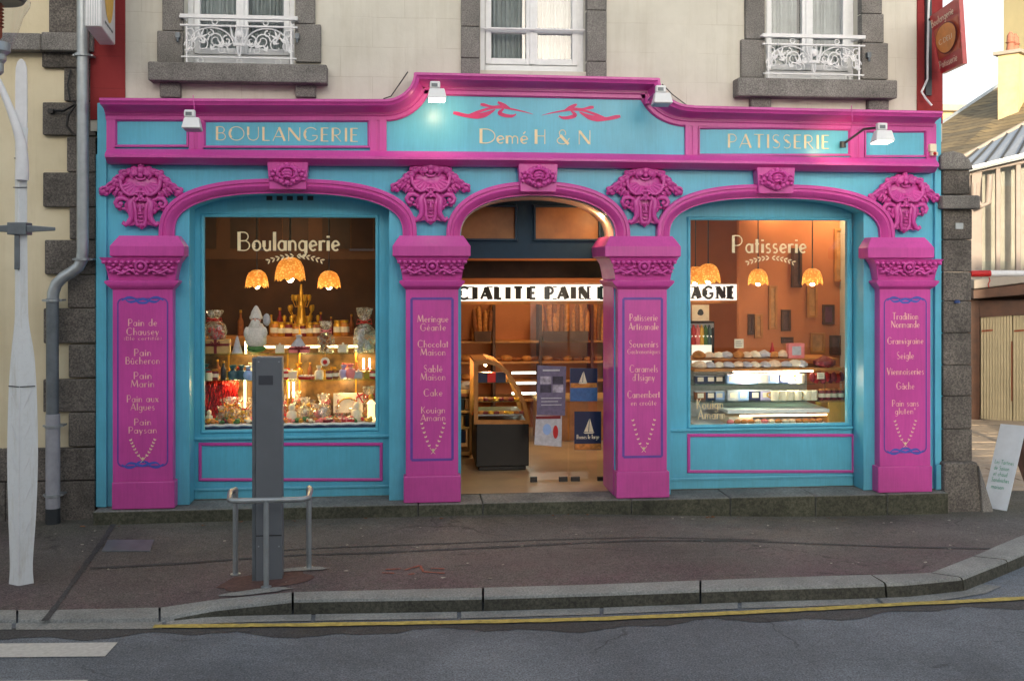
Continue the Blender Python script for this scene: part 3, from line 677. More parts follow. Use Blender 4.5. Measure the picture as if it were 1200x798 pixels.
# ================================================================ LETTERING (own stroke alphabet)
def arc(cx, cz, rx, rz, a0, a1, n=10): return [(cx+rx*math.cos(R(a0+(a1-a0)*i/n)), cz+rz*math.sin(R(a0+(a1-a0)*i/n))) for i in range(n+1)]
T, t_ = 1, 0
GL = {
 'A': (.78, [(t_, [(0, 0), (.4, 1)]), (T, [(.38, 1), (.74, 0)]), (t_, [(.12, .3), (.62, .3)])]),
 'B': (.62, [(T, [(.07, 0), (.07, 1)]), (t_, [(.07, .98)]+arc(.3, .75, .22, .23, 90, -90)+[(.07, .52)]), (t_, [(.07, .52)]+arc(.32, .27, .27, .26, 90, -90)+[(.07, .02)])]),
 'C': (.85, [(t_, arc(.47, .5, .45, .5, 45, 315, 18)), (T, arc(.50, .5, .43, .47, 145, 215, 6))]),
 'D': (.82, [(T, [(.07, 0), (.07, 1)]), (t_, [(.07, .98)]+arc(.3, .5, .47, .48, 90, -90, 14)+[(.07, .02)])]),
 'E': (.52, [(T, [(.07, 0), (.07, 1)]), (t_, [(.1, .98), (.48, .98)]), (t_, [(.1, .5), (.42, .5)]), (t_, [(.1, .02), (.48, .02)])]),
 'G': (.92, [(t_, arc(.47, .5, .45, .5, 42, 330, 18)), (T, arc(.50, .5, .43, .47, 145, 215, 6)), (t_, [(.55, .42), (.86, .42), (.86, .22)])]),
 'H': (.74, [(T, [(.07, 0), (.07, 1)]), (t_, [(.1, .55), (.68, .55)]), (t_, [(.68, 0), (.68, 1)])]),
 'I': (.2, [(T, [(.1, 0), (.1, 1)])]),
 'K': (.62, [(T, [(.07, 0), (.07, 1)]), (t_, [(.56, 1), (.1, .42)]), (t_, [(.22, .55), (.6, 0)])]),
 'L': (.5, [(T, [(.07, 0), (.07, 1)]), (t_, [(.1, .02), (.46, .02)])]),
 'M': (.98, [(t_, [(0, 0), (.12, 1)]), (T, [(.12, 1), (.46, .12)]), (t_, [(.46, .1), (.8, 1)]), (T, [(.8, 1), (.92, 0)])]),
 'N': (.8, [(t_, [(.04, 0), (.04, 1)]), (T, [(.06, .95), (.70, .06)]), (t_, [(.74, 0), (.74, 1)])]),
 'O': (.98, [(t_, arc(.49, .5, .47, .49, 0, 360, 26)), (T, arc(.52, .5, .45, .46, 140, 220, 7))]),
 'P': (.6, [(T, [(.07, 0), (.07, 1)]), (t_, [(.07, .98)]+arc(.28, .7, .27, .28, 90, -90, 10)+[(.07, .42)])]),
 'R': (.64, [(T, [(.07, 0), (.07, 1)]), (t_, [(.07, .98)]+arc(.28, .72, .26, .26, 90, -90, 10)+[(.07, .46)]), (t_, [(.24, .46), (.6, 0)])]),
 'S': (.55, [(t_, arc(.28, .76, .22, .22, 40, 235, 9)+arc(.26, .26, .24, .25, 60, -140, 10)), (T, [(.16, .62), (.4, .4)])]),
 'T': (.66, [(T, [(.33, 0), (.33, 1)]), (t_, [(0, .98), (.66, .98)])]),
 'U': (.78, [(T, [(.07, 1), (.07, .4)]), (t_, [(.05, .42)]+arc(.38, .36, .33, .34, 180, 360, 12)+[(.71, 1)])]),
 'V': (.74, [(T, [(.03, 1), (.36, 0)]), (t_, [(.36, 0), (.7, 1)])]),
 '&': (.86, [(t_, [(.8, .42)]+arc(.36, .25, .34, .24, -40, -260, 12)+arc(.36, .77, .2, .22, -120, -400, 12)), (T, [(.22, .62), (.74, .0)])]),
 'a': (.54, [(t_, arc(.25, .27, .23, .25, 0, 360, 14)), (T, [(.46, 0), (.46, .54)])]),
 'b': (.54, [(T, [(.06, 0), (.06, 1)]), (t_, arc(.28, .27, .22, .25, 150, -150, 12))]),
 'c': (.46, [(t_, arc(.26, .27, .23, .25, 50, 310, 12)), (T, arc(.28, .27, .22, .22, 150, 210, 4))]),
 'd': (.54, [(t_, arc(.25, .27, .22, .25, 30, 330, 12)), (T, [(.46, 0), (.46, 1)])]),
 'e': (.52, [(t_, [(.06, .22), (.46, .32)]+arc(.26, .27, .22, .25, 15, 315, 14)), (T, arc(.28, .27, .21, .22, 150, 215, 4))]),
 'f': (.34, [(T, [(.12, 0), (.12, .8)]), (t_, arc(.24, .8, .12, .18, 180, 60, 6)), (t_, [(0, .52), (.3, .52)])]),
 'g': (.54, [(t_, arc(.25, .27, .23, .25, 0, 360, 14)), (T, [(.46, .54), (.46, -.12)]), (t_, arc(.25, -.12, .21, .2, 0, -150, 8))]),
 'h': (.52, [(T, [(.06, 0), (.06, 1)]), (t_, arc(.26, .32, .19, .2, 170, 0, 8)+[(.45, 0)])]),
 'i': (.17, [(T, [(.08, 0), (.08, .54)]), (T, [(.08, .7), (.08, .8)])]),
 'k': (.5, [(T, [(.06, 0), (.06, 1)]), (t_, [(.44, .54), (.08, .24)]), (t_, [(.18, .32), (.46, 0)])]),
 'l': (.17, [(T, [(.08, 0), (.08, 1)])]),
 'm': (.84, [(T, [(.06, 0), (.06, .54)]), (t_, arc(.24, .34, .17, .18, 170, 0, 8)+[(.41, 0)]), (t_, arc(.59, .34, .17, .18, 170, 0, 8)+[(.76, 0)])]),
 'n': (.52, [(T, [(.06, 0), (.06, .54)]), (t_, arc(.26, .32, .19, .2, 170, 0, 8)+[(.45, 0)])]),
 'o': (.54, [(t_, arc(.26, .27, .24, .25, 0, 360, 16)), (T, arc(.28, .27, .22, .22, 145, 215, 4))]),
 'q': (.54, [(t_, arc(.25, .27, .23, .25, 0, 360, 14)), (T, [(.46, .54), (.46, -.32)])]),
 'p': (.54, [(T, [(.06, -.32), (.06, .54)]), (t_, arc(.28, .27, .22, .25, 150, -150, 12))]),
 'r': (.36, [(T, [(.06, 0), (.06, .54)]), (t_, arc(.26, .34, .19, .18, 160, 50, 6))]),
 's': (.38, [(t_, arc(.19, .40, .14, .13, 40, 240, 7)+arc(.18, .14, .15, .13, 60, -140, 8))]),
 't': (.34, [(T, [(.14, 0), (.14, .82)]), (t_, [(0, .54), (.3, .54)])]),
 'u': (.52, [(T, [(.06, .54), (.06, .2)]), (t_, [(.06, .22)]+arc(.25, .2, .19, .19, 180, 360, 8)+[(.44, .54)]), (t_, [(.45, .54), (.45, 0)])]),
 'v': (.46, [(T, [(.02, .54), (.22, 0)]), (t_, [(.22, 0), (.43, .54)])]),
 'x': (.46, [(T, [(.02, .54), (.42, 0)]), (t_, [(.02, 0), (.42, .54)])]),
 'y': (.48, [(T, [(.02, .54), (.22, .0)]), (t_, [(.44, .54), (.12, -.3)])]),
 "'": (.14, [(t_, [(.08, 1), (.04, .8)])]), '*': (.3, [(t_, [(.05, .9), (.25, .7)]), (t_, [(.05, .7), (.25, .9)]), (t_, [(.15, .65), (.15, .95)])]),
 ' ': (.32, []), '.': (.2, [(T, [(.08, 0), (.08, .08)])]), '(': (.22, [(t_, arc(.24, .4, .2, .5, 130, 230, 6))]), ')': (.22, [(t_, arc(-.02, .4, .2, .5, 50, -50, 6))]),
}
ACC = {'é': ('e', [(.2, .68), (.34, .84)]), 'É': ('E', [(.2, 1.08), (.34, 1.22)]), 'û': ('u', [(.12, .66), (.25, .82), (.38, .66)]), 'â': ('a', [(.12, .66), (.25, .82), (.38, .66)])}
def textw(s, sp): 
    return sum((GL[ACC[c][0] if c in ACC else c][0]+sp) for c in s)-sp
def ribbon(b, pts, wd, f, dep=.002, k=0):
    L = len(pts); P = [Vector(p) for p in pts]; ra = []
    for i in range(L):
        d1 = (P[i]-P[max(i-1, 0)]); d2 = (P[min(i+1, L-1)]-P[i]); d1 = d1.normalized() if d1.length > 1e-9 else d2.normalized(); d2 = d2.normalized() if d2.length > 1e-9 else d1
        n = (Vector((-d1.y, d1.x))+Vector((-d2.y, d2.x))); n = n/max(.5, 1+d1.dot(d2))*wd/2
        w_ = wd if not hasattr(wd, '__len__') else wd[i]
        ra.append((P[i]+n, P[i]-n))
    for i in range(L-1):
        a, c = ra[i]; e, g = ra[i+1]
        b.face([f(a.x, a.y, k), f(c.x, c.y, k), f(g.x, g.y, k), f(e.x, e.y, k)])
def text(b, s, x, z, h, y, thick=.14, thin=.06, sp=.16, width=None, align='c', fn=None, hs=1.0):
    tw = textw(s, sp)*h*hs
    if width: hs *= width/tw; tw = width
    x0 = x-tw/2 if align == 'c' else x; k = 0
    for c in s:
        base, ac = ACC[c] if c in ACC else (c, None)
        wd, st = GL[base]; sts = list(st)+([(0, ac)] if ac else [])
        for (tk, pts) in sts:
            k += 1; w_ = (thick if tk else thin)
            pp = [(x0+px*h*hs, z+pz*h) for px, pz in pts]
            if fn is None: ribbon(b, pp, w_*h, lambda u, v, q: (u, y-.0002*(q % 9), v), k=k)
            else: ribbon(b, pp, w_*h, lambda u, v, q: fn(u, v, .0002*(q % 9)), k=k)
        x0 += (wd+sp)*h*hs
    return b

# ================================================================ SHOP FRONT
sf = thing('shopfront', 'blue and magenta wooden bakery shop front with four pilasters, three arches and a lettered fascia', 'shop front', (X(610), 0, ZS))
FB = -.02            # plane of the blue wall face
yR = .24             # recessed window panels
def archpath(pxc, a, pxtop, pxspr, y, n=40, e=2.5):
    """outer line of an arch moulding (x,z)"""
    cx = X(pxc, y); al = cx-X(pxc-a, y); ar = X(pxc+a, y)-cx; zt = Z(pxc, pxtop, y); zs = Z(pxc, pxspr, y); pts = []
    for i in range(n+1):
        t = -1+2*i/n; th = math.pi/2*(1-t) if False else math.pi*(1-i/n); c = math.cos(th); s = math.sin(th)
        x = cx+(al if c < 0 else ar)*math.copysign(abs(c)**(2/e), c); pts.append((x, zs+(zt-zs)*abs(s)**(2/e)))
    return pts
arches = [dict(c=337.5, a=151, top=210, spr=277, kx=(313, 361), ky=(190, 222), e=2.7),
          dict(c=630.5, a=107.5, top=213, spr=277, kx=(607.5, 654), ky=(192, 225), e=2.3),
          dict(c=908.5, a=139, top=216.5, spr=280, kx=(887, 932), ky=(196, 227), e=2.7)]
AW = .135
inner = []
for A in arches:
    p = archpath(A['c'], A['a'], A['top'], A['spr'], -.08, e=A['e'])
    A['path'] = p
    # inner line
    q = []
    L = len(p)
    for i in range(L):
        a, c = Vector(p[max(i-1, 0)]), Vector(p[min(i+1, L-1)]); d = (c-a).normalized(); q.append((p[i][0]+d.y*AW, p[i][1]-d.x*AW))
    q[0] = (p[0][0]+AW, p[0][1]); q[-1] = (p[-1][0]-AW, p[-1][1]); A['inner'] = q
def inz(A, x):
    q = A['inner']
    for i in range(len(q)-1):
        if q[i][0] <= x <= q[i+1][0]: return q[i][1]+(q[i+1][1]-q[i][1])*(x-q[i][0])/max(1e-6, q[i+1][0]-q[i][0])
    return q[0][1]
ZF = Z(600, 186, FB)             # top of the blue wall (behind the lower cornice)
holes = [(X(222, FB), X(456, FB)), (A2 := arches[1]['inner'][0][0]+.01, arches[1]['inner'][-1][0]-.01), (X(786, FB), X(1012, FB))]
xl, xr = X(112.5, FB), X(1106, FB)
b = MB(); e = [xl, holes[0][0], holes[0][1], holes[1][0], holes[1][1], holes[2][0], holes[2][1], xr]
for i in (0, 2, 4, 6): b.box(e[i], e[i+1], FB, .30 if i in (0, 6) else .55, ZS, ZF)
for (h, A) in zip(holes, arches):
    pts = [(h[0]+(h[1]-h[0])*i/40, inz(A, min(max(h[0]+(h[1]-h[0])*i/40, A['inner'][0][0]+.002), A['inner'][-1][0]-.002))) for i in range(41)]
    bm_pts = pts+[(h[1], ZF), (h[0], ZF)]
    # strip of quads, front and soffit
    f0 = [(x, FB, z) for x, z in pts]; top = [(x, FB, ZF) for x, z in pts]; bk = [(x, .55, z) for x, z in pts]; tb = [(x, .55, ZF) for x, z in pts]
    b.loft([top, f0, bk, tb], cap=False, closed=False)
b.build('carcass', M['blue'], sf, weld=False)
# side returns of the frontage beyond pilasters
b = MB(); b.box(X(1098, -.1), X(1107, -.1), -.09, FB-.002, ZS, Z(1100, 545, -.1)); b.box(X(1098, -.1), X(1105.5, -.1), -.06, FB-.002, Z(1100, 545, -.1)-.0, Z(1100, 134, -.1)); b.build('edge_board', M['blue'], sf, bevel=.006)
b = MB(); b.box(X(112, -.1), X(123, -.1), -.05, FB-.002, ZS, Z(118, 120, -.1)); b.build('edge_board', M['blue'], sf, bevel=.006)

# arch mouldings
prof = [(0, 0), (0, .09), (-.012, .10), (-.035, .10), (-.042, .085), (-.060, .085), (-.068, .095), (-.105, .075), (-.118, .05), (-.125, .045), (-.135, .045), (-.135, 0)]
for A in arches:
    b = MB(); b.sweep(A['path'], prof, FB); b.build('arch_moulding', M['pink'], sf, smooth=35, weld=False)
# cornices along the fascia
yc = -.22
def px_path(pts, y): return [(X(a, y), Z(a, c, y)) for a, c in pts]
def cavetto(x0, y0, x1, y1, up, n=10):
    o = []
    for i in range(n+1):
        t = i/n*math.pi/2
        o.append((x0+(x1-x0)*math.sin(t), y0+(y1-y0)*(1-math.cos(t))) if up else (x0+(x1-x0)*(1-math.cos(t)), y0+(y1-y0)*math.sin(t)))
    return o
topl = [(117, 115.5), (280, 116.5), (448, 117)]+cavetto(450, 117, 485, 86, True, 12)+[(487, 85.5)]
topr = [(625, 88.5), (771, 92)]+cavetto(773, 93, 812, 124, False, 12)+[(815, 124.5), (960, 128), (1104, 131)]
cor = px_path(topl+topr, -.30)
cprof = [(0, 0), (0, .30), (-.03, .30), (-.045, .285), (-.075, .275), (-.085, .22), (-.105, .16), (-.135, .13), (-.145, .13), (-.145, .115), (-.165, .115), (-.18, .10), (-.225, .10), (-.225, .085), (-.24, .08), (-.24, 0)]
cprof = [(q_[0]*.74, q_[1]) for q_ in cprof]
b = MB(); b.sweep(cor, cprof, FB); b.build('cornice', M['pink'], sf, smooth=30, weld=False)
b = MB(); b.sweep([(p[0], p[1]+.006) for p in cor], [(0, 0), (0, .22), (-.004, .22), (-.004, 0)], FB-.05); b.build('lead_flashing', plain('purple grey flashing', lin(150, 70, 140), .6, var=.3), sf, weld=False)
lowc = px_path([(123, 173.5), (600, 177.5), (1100, 185.5)], -.2)
lprof = [(0, 0), (0, .11), (-.012, .13), (-.05, .18), (-.062, .19), (-.085, .19), (-.09, .17), (-.13, .12), (-.138, .08), (-.138, 0)]
b = MB(); b.sweep(lowc, lprof, FB); b.build('lower_cornice', M['pink'], sf, smooth=30, weld=False)
# fascia boards
YF = FB-.065
zlo = Z(600, 183, YF)
def zc(x):                       # height of the cornice path
    for i in range(len(cor)-1):
        if cor[i][0] <= x <= cor[i+1][0]: return cor[i][1]+(cor[i+1][1]-cor[i][1])*(x-cor[i][0])/max(1e-5, cor[i+1][0]-cor[i][0])
    return cor[0][1] if x < cor[0][0] else cor[-1][1]
x0, x1 = X(124, YF), X(1098, YF); n = 160
b = MB(); xs = [x0+(x1-x0)*i/n for i in range(n+1)]
b.loft([[(x, FB, ZF-.05) for x in xs], [(x, YF, ZF-.05) for x in xs], [(x, YF, zc(x)-.06) for x in xs], [(x, FB, zc(x)-.06) for x in xs]], cap=False, closed=False)
b.box(x0-.001, x0, YF, FB, ZF-.05, cor[0][1]-.1); b.box(x1, x1+.001, YF, FB, ZF-.05, cor[-1][1]-.1)
b.build('fascia_board', M['blue'], sf, weld=False)
# pink frame stiles and rails
def rect_px(b, l, r, t, bt, y0, y1): b.box(X(l, y0), X(r, y0), y0, y1, Z((l+r)/2, bt, y0), Z((l+r)/2, t, y0))
for (l, r, t, bt) in ((124.5, 134, 132, 178), (221, 227.5, 132, 178), (231, 238, 132, 178), (433.5, 441, 134, 180), (444, 453, 132, 180), (803, 808.5, 140, 184), (811.5, 818, 141, 184), (997, 1003, 143, 186), (1006, 1013, 144, 186), (1086, 1097.5, 145, 187)):
    b = MB(); rect_px(b, l, r, t, bt, YF-.031, YF); b.build('fascia_stile', M['pink'], sf, bevel=.005)
for (l, r) in ((227.3, 231.2), (440.8, 444.2), (808.3, 811.7), (1002.8, 1006.2)): b = MB(); rect_px(b, l, r, 133 if l < 500 else 143, 178 if l < 500 else 185, YF-.022, YF); b.build('fascia_stile', M['pink'], sf)
# raised edge bead of each panel
def panel_edge(l, r, t, bt):
    y = YF-.012; p = [(X(l, y), Z(l, bt, y)), (X(l, y), Z(l, t, y)), (X(r, y), Z(r, t, y)), (X(r, y), Z(r, bt, y))]
    b = MB(); b.sweep(p, [(0, 0), (0, .03), (-.01, .03), (-.02, .012), (-.024, 0)], YF, closed=True); b.build('panel_bead', M['pink'], sf, weld=False)
for q in ((134, 221, 139.5, 172.5), (238, 433.5, 140.5, 173.5), (818, 997, 149, 183), (1013, 1086, 153, 184.5)): panel_edge(*q)
# lettering on the fascia
YT = YF-.004
def lettering(s, l, r, top, base, y, mat, par, thick=.16, thin=.055, sp=.17, cap=1.0):
    b = MB(); z0, z1 = Z((l+r)/2, base, y), Z((l+r)/2, top, y)
    text(b, s, (X(l, y)+X(r, y))/2, z0, z1-z0, y, thick, thin, sp, width=X(r, y)-X(l, y)); return b.build('lettering', mat, par, weld=False)
lettering('BOULANGERIE', 253, 420, 149.5, 165.5, YT, M['cream_txt'], sf)
lettering('PATISSERIE', 853, 972, 158, 174, YT, M['cream_txt'], sf)
b = MB(); h = Z(590, 151.5, YT)-Z(590, 168.5, YT); zb_ = Z(590, 168.5, YT)
text(b, 'D', X(562, YT), zb_, h, YT, .2, .06, align='l', hs=1.38)
text(b, 'emé', X(600.5, YT), zb_, h*1.0, YT, .17, .075, sp=.10, width=X(619, YT)-X(582, YT))
text(b, 'H', X(627, YT), zb_, h, YT, .2, .055, align='l'); text(b, '&', X(652.5, YT), zb_, h, YT, .2, .055, align='l', hs=1.1); text(b, 'N', X(678, YT), zb_, h*.98, YT, .17, .055, align='l', hs=1.1)
b.build('lettering', M['cream_txt'], sf, weld=False)
# magenta flourish, mirrored pair of sprays
def leaf(b, pts, wds, y):
    P = [Vector(p) for p in pts]; L = len(P); up = []; dn = []
    for i in range(L):
        d = (P[min(i+1, L-1)]-P[max(i-1, 0)]).normalized(); n = Vector((-d.y, d.x))*wds[i]/2; up.append(P[i]+n); dn.append(P[i]-n)
    for i in range(L-1): b.face([(up[i].x, y, up[i].y), (dn[i].x, y, dn[i].y), (dn[i+1].x, y, dn[i+1].y), (up[i+1].x, y, up[i+1].y)])
def catmull(pts, n=6):
    o = []
    for i in range(len(pts)-1):
        p0, p1, p2, p3 = [Vector(pts[max(0, min(len(pts)-1, i+k))]) for k in (-1, 0, 1, 2)]
        for j in range(n):
            t = j/n; o.append(.5*((2*p1)+(p2-p0)*t+(2*p0-5*p1+4*p2-p3)*t*t+(3*p1-p0-3*p2+p3)*t**3))
    o.append(Vector(pts[-1])); return o
def spray(b, cx, cz, s, k, y):
    F_ = lambda u, v: (cx+s*u*k, cz+v*k)
    for j, (pts, ws) in enumerate((([(4, 1), (20, 5), (42, 8.5), (58, 7), (72, 2.5), (84, -1.5)], [.3, 1.6, 2.6, 2.8, 3.4, 1]),
                    ([(50, 6), (62, 0), (72, -2), (84, -2), (96, .5), (101, 1.5)], [1, 6, 7, 4.2, 4.6, 2.5]),
                    ([(30, 7), (42, 10), (54, 9.5), (64, 11.5), (68, 12)], [.8, 2.4, 2.2, 4.0, 2.2]),
                    ([(30, 6), (38, 11), (44, 13.5), (47, 15)], [1, 3.5, 3.8, 2]),
                    ([(40, 7), (45, 2), (38, -1), (30, -1.5), (25, .5)], [1.5, 5, 4.2, 3.4, 1]))):
        p = catmull(pts, 5); m = len(p); wv = [ws[min(int(i/(m-1)*(len(ws)-1)), len(ws)-2)]*(1-(i/(m-1)*(len(ws)-1))%1)+ws[min(int(i/(m-1)*(len(ws)-1))+1, len(ws)-1)]*((i/(m-1)*(len(ws)-1))%1) for i in range(m)]
        leaf(b, [F_(q.x, q.y) for q in p], [w_*k for w_ in wv], y-.0003*j)
pm = W(631, 136.5, YT); k = (X(727, YT)-X(631, YT))/101
for s_, ox, oz in ((1, 0, 0), (-1, -.02, .01)):
    b = MB(); spray(b, pm.x+ox, pm.z+oz, s_, k, YT); b.build('flourish', M['magenta_deco'], sf, weld=False)

# ---------------- carved ornaments (built once round the origin, x right, z up, -y to the street)
def ornament_mesh(b, S, sx=1):
    y = -.03
    V = lambda u, v, d=0: (sx*(u-435)*S, y-d*S, -(v-400)*S)
    tb = lambda pts, r, d=20, n=7: b.tube([V(p[0], p[1], p[2] if len(p) > 2 else d) for p in pts], [q*S for q in r], n)
    bl = lambda u, v, r, d=20, sc=(1, .8, 1), j=.06: b.ball(V(u, v, d), r*S, 9, sc, j)
    b.ball(V(435, 300, 0), 170*S, 16, (1.05, .28, .72)); b.ball(V(435, 520, 0), 100*S, 14, (.8, .4, 1.45))
    out = [(300, 400), (570, 400), (552, 470), (524, 530), (530, 590), (572, 636), (540, 655), (490, 640), (460, 668), (410, 668), (380, 640), (330, 655), (298, 636), (340, 590), (346, 530), (318, 470)]
    b.prism([(V(u, v)[0], V(u, v)[2]) for u, v in out], y-34*S, 0)
    out = [(150, 300), (230, 215), (330, 150), (435, 110), (540, 150), (640, 215), (720, 300), (640, 330), (600, 400), (270, 400), (230, 330)]
    b.prism([(V(u, v)[0], V(u, v)[2]) for u, v in out], y-12*S, 0)
    for s in (-1, 1):
        m = lambda pts: [((435+s*(p[0]-435)),)+tuple(p[1:]) for p in pts]
        # outer scroll sides of the lower half
        tb(m([(385, 400, 40), (345, 450, 50), (352, 520, 50), (355, 580, 45), (330, 625, 40), (300, 645, 40), (283, 630, 45), (292, 612, 50)]), [22, 28, 27, 25, 25, 21, 17, 8])
        tb(m([(330, 400, 20), (375, 440, 45), (392, 520, 50), (390, 600, 45), (410, 650, 40)]), [14, 18, 16, 16, 20])
        # ear scrolls
        tb(m([(330, 520, 20), (300, 470, 30), (330, 430, 40), (285, 408, 45), (240, 415, 45), (218, 450, 45), (232, 485, 45), (262, 488, 50), (270, 462, 55)]), [14, 20, 24, 26, 26, 22, 20, 16, 9])
        bl(435+s*-170, 460, 22, 55); tb(m([(330, 540, 10), (300, 500, 20), (270, 500, 30)]), [12, 20, 14])
        # garland leaves
        for (u, v, r, d) in ((372, 150, 28, 30), (330, 175, 32, 30), (290, 190, 30, 35), (265, 180, 24, 30), (255, 230, 34, 35), (220, 250, 34, 35), (240, 290, 30, 25), (200, 280, 30, 35), (165, 300, 30, 30), (185, 320, 24, 25), (140, 325, 30, 30), (110, 350, 30, 28), (98, 330, 22, 22), (130, 368, 22, 22), (92, 368, 18, 18)):
            if s == -1 or True: bl(435+s*(435-u)*-1 if False else 435+s*(435-u), v, r*1.22, d, (1, .75, .9), .16)
        for (u0, v0, u1, v1) in ((330, 165, 250, 195), (280, 205, 190, 250), (230, 260, 120, 320), (150, 310, 75, 350)):
            tb([(435+s*(435-u0), v0, 50), (435+s*(435-(u0+u1)/2), (v0+v1)/2-14, 62), (435+s*(435-u1), v1, 42)], [6, 13, 4])
        for (u, v, r, d) in ((225, 335, 34, 18), (255, 370, 34, 22), (200, 360, 26, 14), (285, 400, 30, 26), (300, 330, 34, 34), (340, 470, 34, 30), (330, 520, 30, 22), (250, 500, 22, 22)):
            bl(435+s*(435-u), v, r, d, (1, .8, 1), .14)
        for (u0, v0, u1, v1) in ((250, 330, 205, 400), (290, 350, 262, 405), (215, 310, 160, 372)):
            tb([(435+s*(435-u0), v0, 48), (435+s*(435-(u0+u1)/2)+s*6, (v0+v1)/2, 56), (435+s*(435-u1), v1, 30)], [8, 15, 3])
        tb(m([(300, 360, 30), (250, 360, 35), (228, 380, 30), (250, 392, 25)]), [18, 18, 14, 8])
        # shell lobes
        for i in range(6):
            a = R(205+i*13); r0, r1 = 60, 178
            tb([(435+s*r0*math.cos(a)*-1 if False else 435-s*(-r0*math.cos(a)), 250-r0*math.sin(a)*.8, 20), (435-s*(-r1*.6*math.cos(a)), 250-r1*.6*math.sin(a)*.78, 42), (435-s*(-r1*math.cos(a)), 250-r1*math.sin(a)*.78, 62)], [10, 17, 22])
        tb(m([(262, 250, 60), (270, 310, 66), (300, 355, 70), (340, 382, 72), (375, 378, 70), (400, 355, 66), (435, 350, 62)]), [16, 16, 17, 17, 15, 13, 12])
        # eyes, brow curls
        tb(m([(372, 240, 40), (350, 205, 50), (365, 175, 56), (395, 172, 60), (405, 196, 62), (388, 208, 66)]), [12, 18, 20, 18, 14, 9])
        bl(435-s*55, 196, 26, 62); tb(m([(435, 160, 60), (400, 150, 55), (360, 165, 45), (330, 150, 40)]), [16, 18, 14, 8])
        tb(m([(435, 245, 60), (405, 240, 62), (392, 222, 60)]), [11, 10, 6])
        tb(m([(432, 400, 60), (395, 430, 62), (380, 436, 55)]), [18, 14, 6])
        bl(435-s*20, 490, 9, 72); tb(m([(435, 470, 66), (415, 476, 66), (404, 486, 60)]), [7, 6, 4])
    bl(435, 128, 30, 45); bl(435, 160, 34, 58, (1, .8, 1.1)); bl(435, 205, 24, 66); bl(435, 118, 14, 62)
    bl(435, 300, 60, 20, (1.2, .6, .8), 0)
    for (u, v, r) in ((435, 395, 26), (412, 418, 18), (458, 418, 18), (435, 425, 16)): bl(u, v, r, 66, (1, .6, 1))
    tb([(435, 470, 62), (435, 510, 78), (435, 528, 78)], [7, 11, 12]); tb([(412, 548, 60), (435, 545, 68), (458, 548, 60)], [6, 8, 6])
    tb([(415, 570, 56), (435, 580, 62), (455, 570, 56)], [6, 10, 6]); tb([(408, 605, 50), (435, 615, 58), (462, 605, 50)], [7, 9, 7])
    bl(435, 640, 38, 22, (1, .8, .9)); bl(435, 668, 16, 18)
    return b
S = .00109
orn = [(167.5, 232), (504.5, 227.5), (754, 231), (1056.5, 239)]
base_o = None
for i, (px, py) in enumerate(orn):
    p = W(px, py, FB)
    if base_o is None:
        b = MB(); ornament_mesh(b, S*.97); base_o = b.build('carved_cartouche', M['pink'], None, loc=(0, 0, 0), smooth=60, weld=False); o = base_o
    else: o = base_o.copy(); C.objects.link(o)
    o.parent = sf; o.location = Vector((p.x, FB, p.z))-Vector(sf.location)
    if i == 3: o.scale = (.98, 1, 1)
def small_orn(b, S):
    y = -.005
    V = lambda u, v, d=0: (u*S, y-d*S, v*S)
    b.ball(V(0, 0, 0), 14*S, 12, (1.25, .3, .8))
    for s in (-1, 1):
        for (u, v, r, d) in ((8, 7, 3.5, 4), (12, 5, 3, 3.5), (15, 1, 2.8, 3), (17, 5, 2, 2), (18, -1, 2, 2), (17, -4, 2.2, 2), (6, -6, 3.4, 4), (10, -4, 3, 4), (4, -9, 2.4, 3), (5, 10, 2.4, 3), (9, 1, 3, 5)):
            b.ball(V(s*u, v, d), r*S, 8, (1, .8, .9), .15)
        b.tube([V(s*p[0], p[1], 6) for p in ((0, 9), (6, 8), (10, 4), (8, -1), (3, -4))], [1.2*S, 1.8*S, 1.8*S, 1.6*S, 1*S], 6)
    b.ball(V(0, 2, 4), 6*S, 10, (1.1, .9, .9)); b.ball(V(0, 11, 3), 3*S, 8); b.ball(V(0, -8, 4), 3.4*S, 8); b.ball(V(0, -11, 3), 1.6*S, 8)
    for v in (4, 1, -2): b.tube([V(-4, v, 8), V(0, v+1, 10), V(4, v, 8)], [.8*S, 1.2*S, .8*S], 6)
kb0 = None
for A in arches:
    y = FB-.14; l, r = A['kx']; t, bt = A['ky']; cx = (l+r)/2
    x0, x1, z0, z1 = X(l, y), X(r, y), Z(cx, bt, y), Z(cx, t, y)
    b = MB(); b.hexa([(x0+.02, y, z0), (x1-.02, y, z0), (x1-.02, FB, z0), (x0+.02, FB, z0)], [(x0, y, z1), (x1, y, z1), (x1, FB, z1), (x0, FB, z1)])
    k = b.build('keystone', M['pink'], sf, bevel=.006)
    if kb0 is None:
        b = MB(); small_orn(b, .0088); kb0 = b.build('keystone_carving', M['pink'], None, loc=(0, 0, 0), smooth=60, weld=False); o = kb0
    else: o = kb0.copy(); C.objects.link(o)
    o.parent = k; o.location = Vector(((x0+x1)/2, y, (z0+z1)/2))-Vector(sf.location)

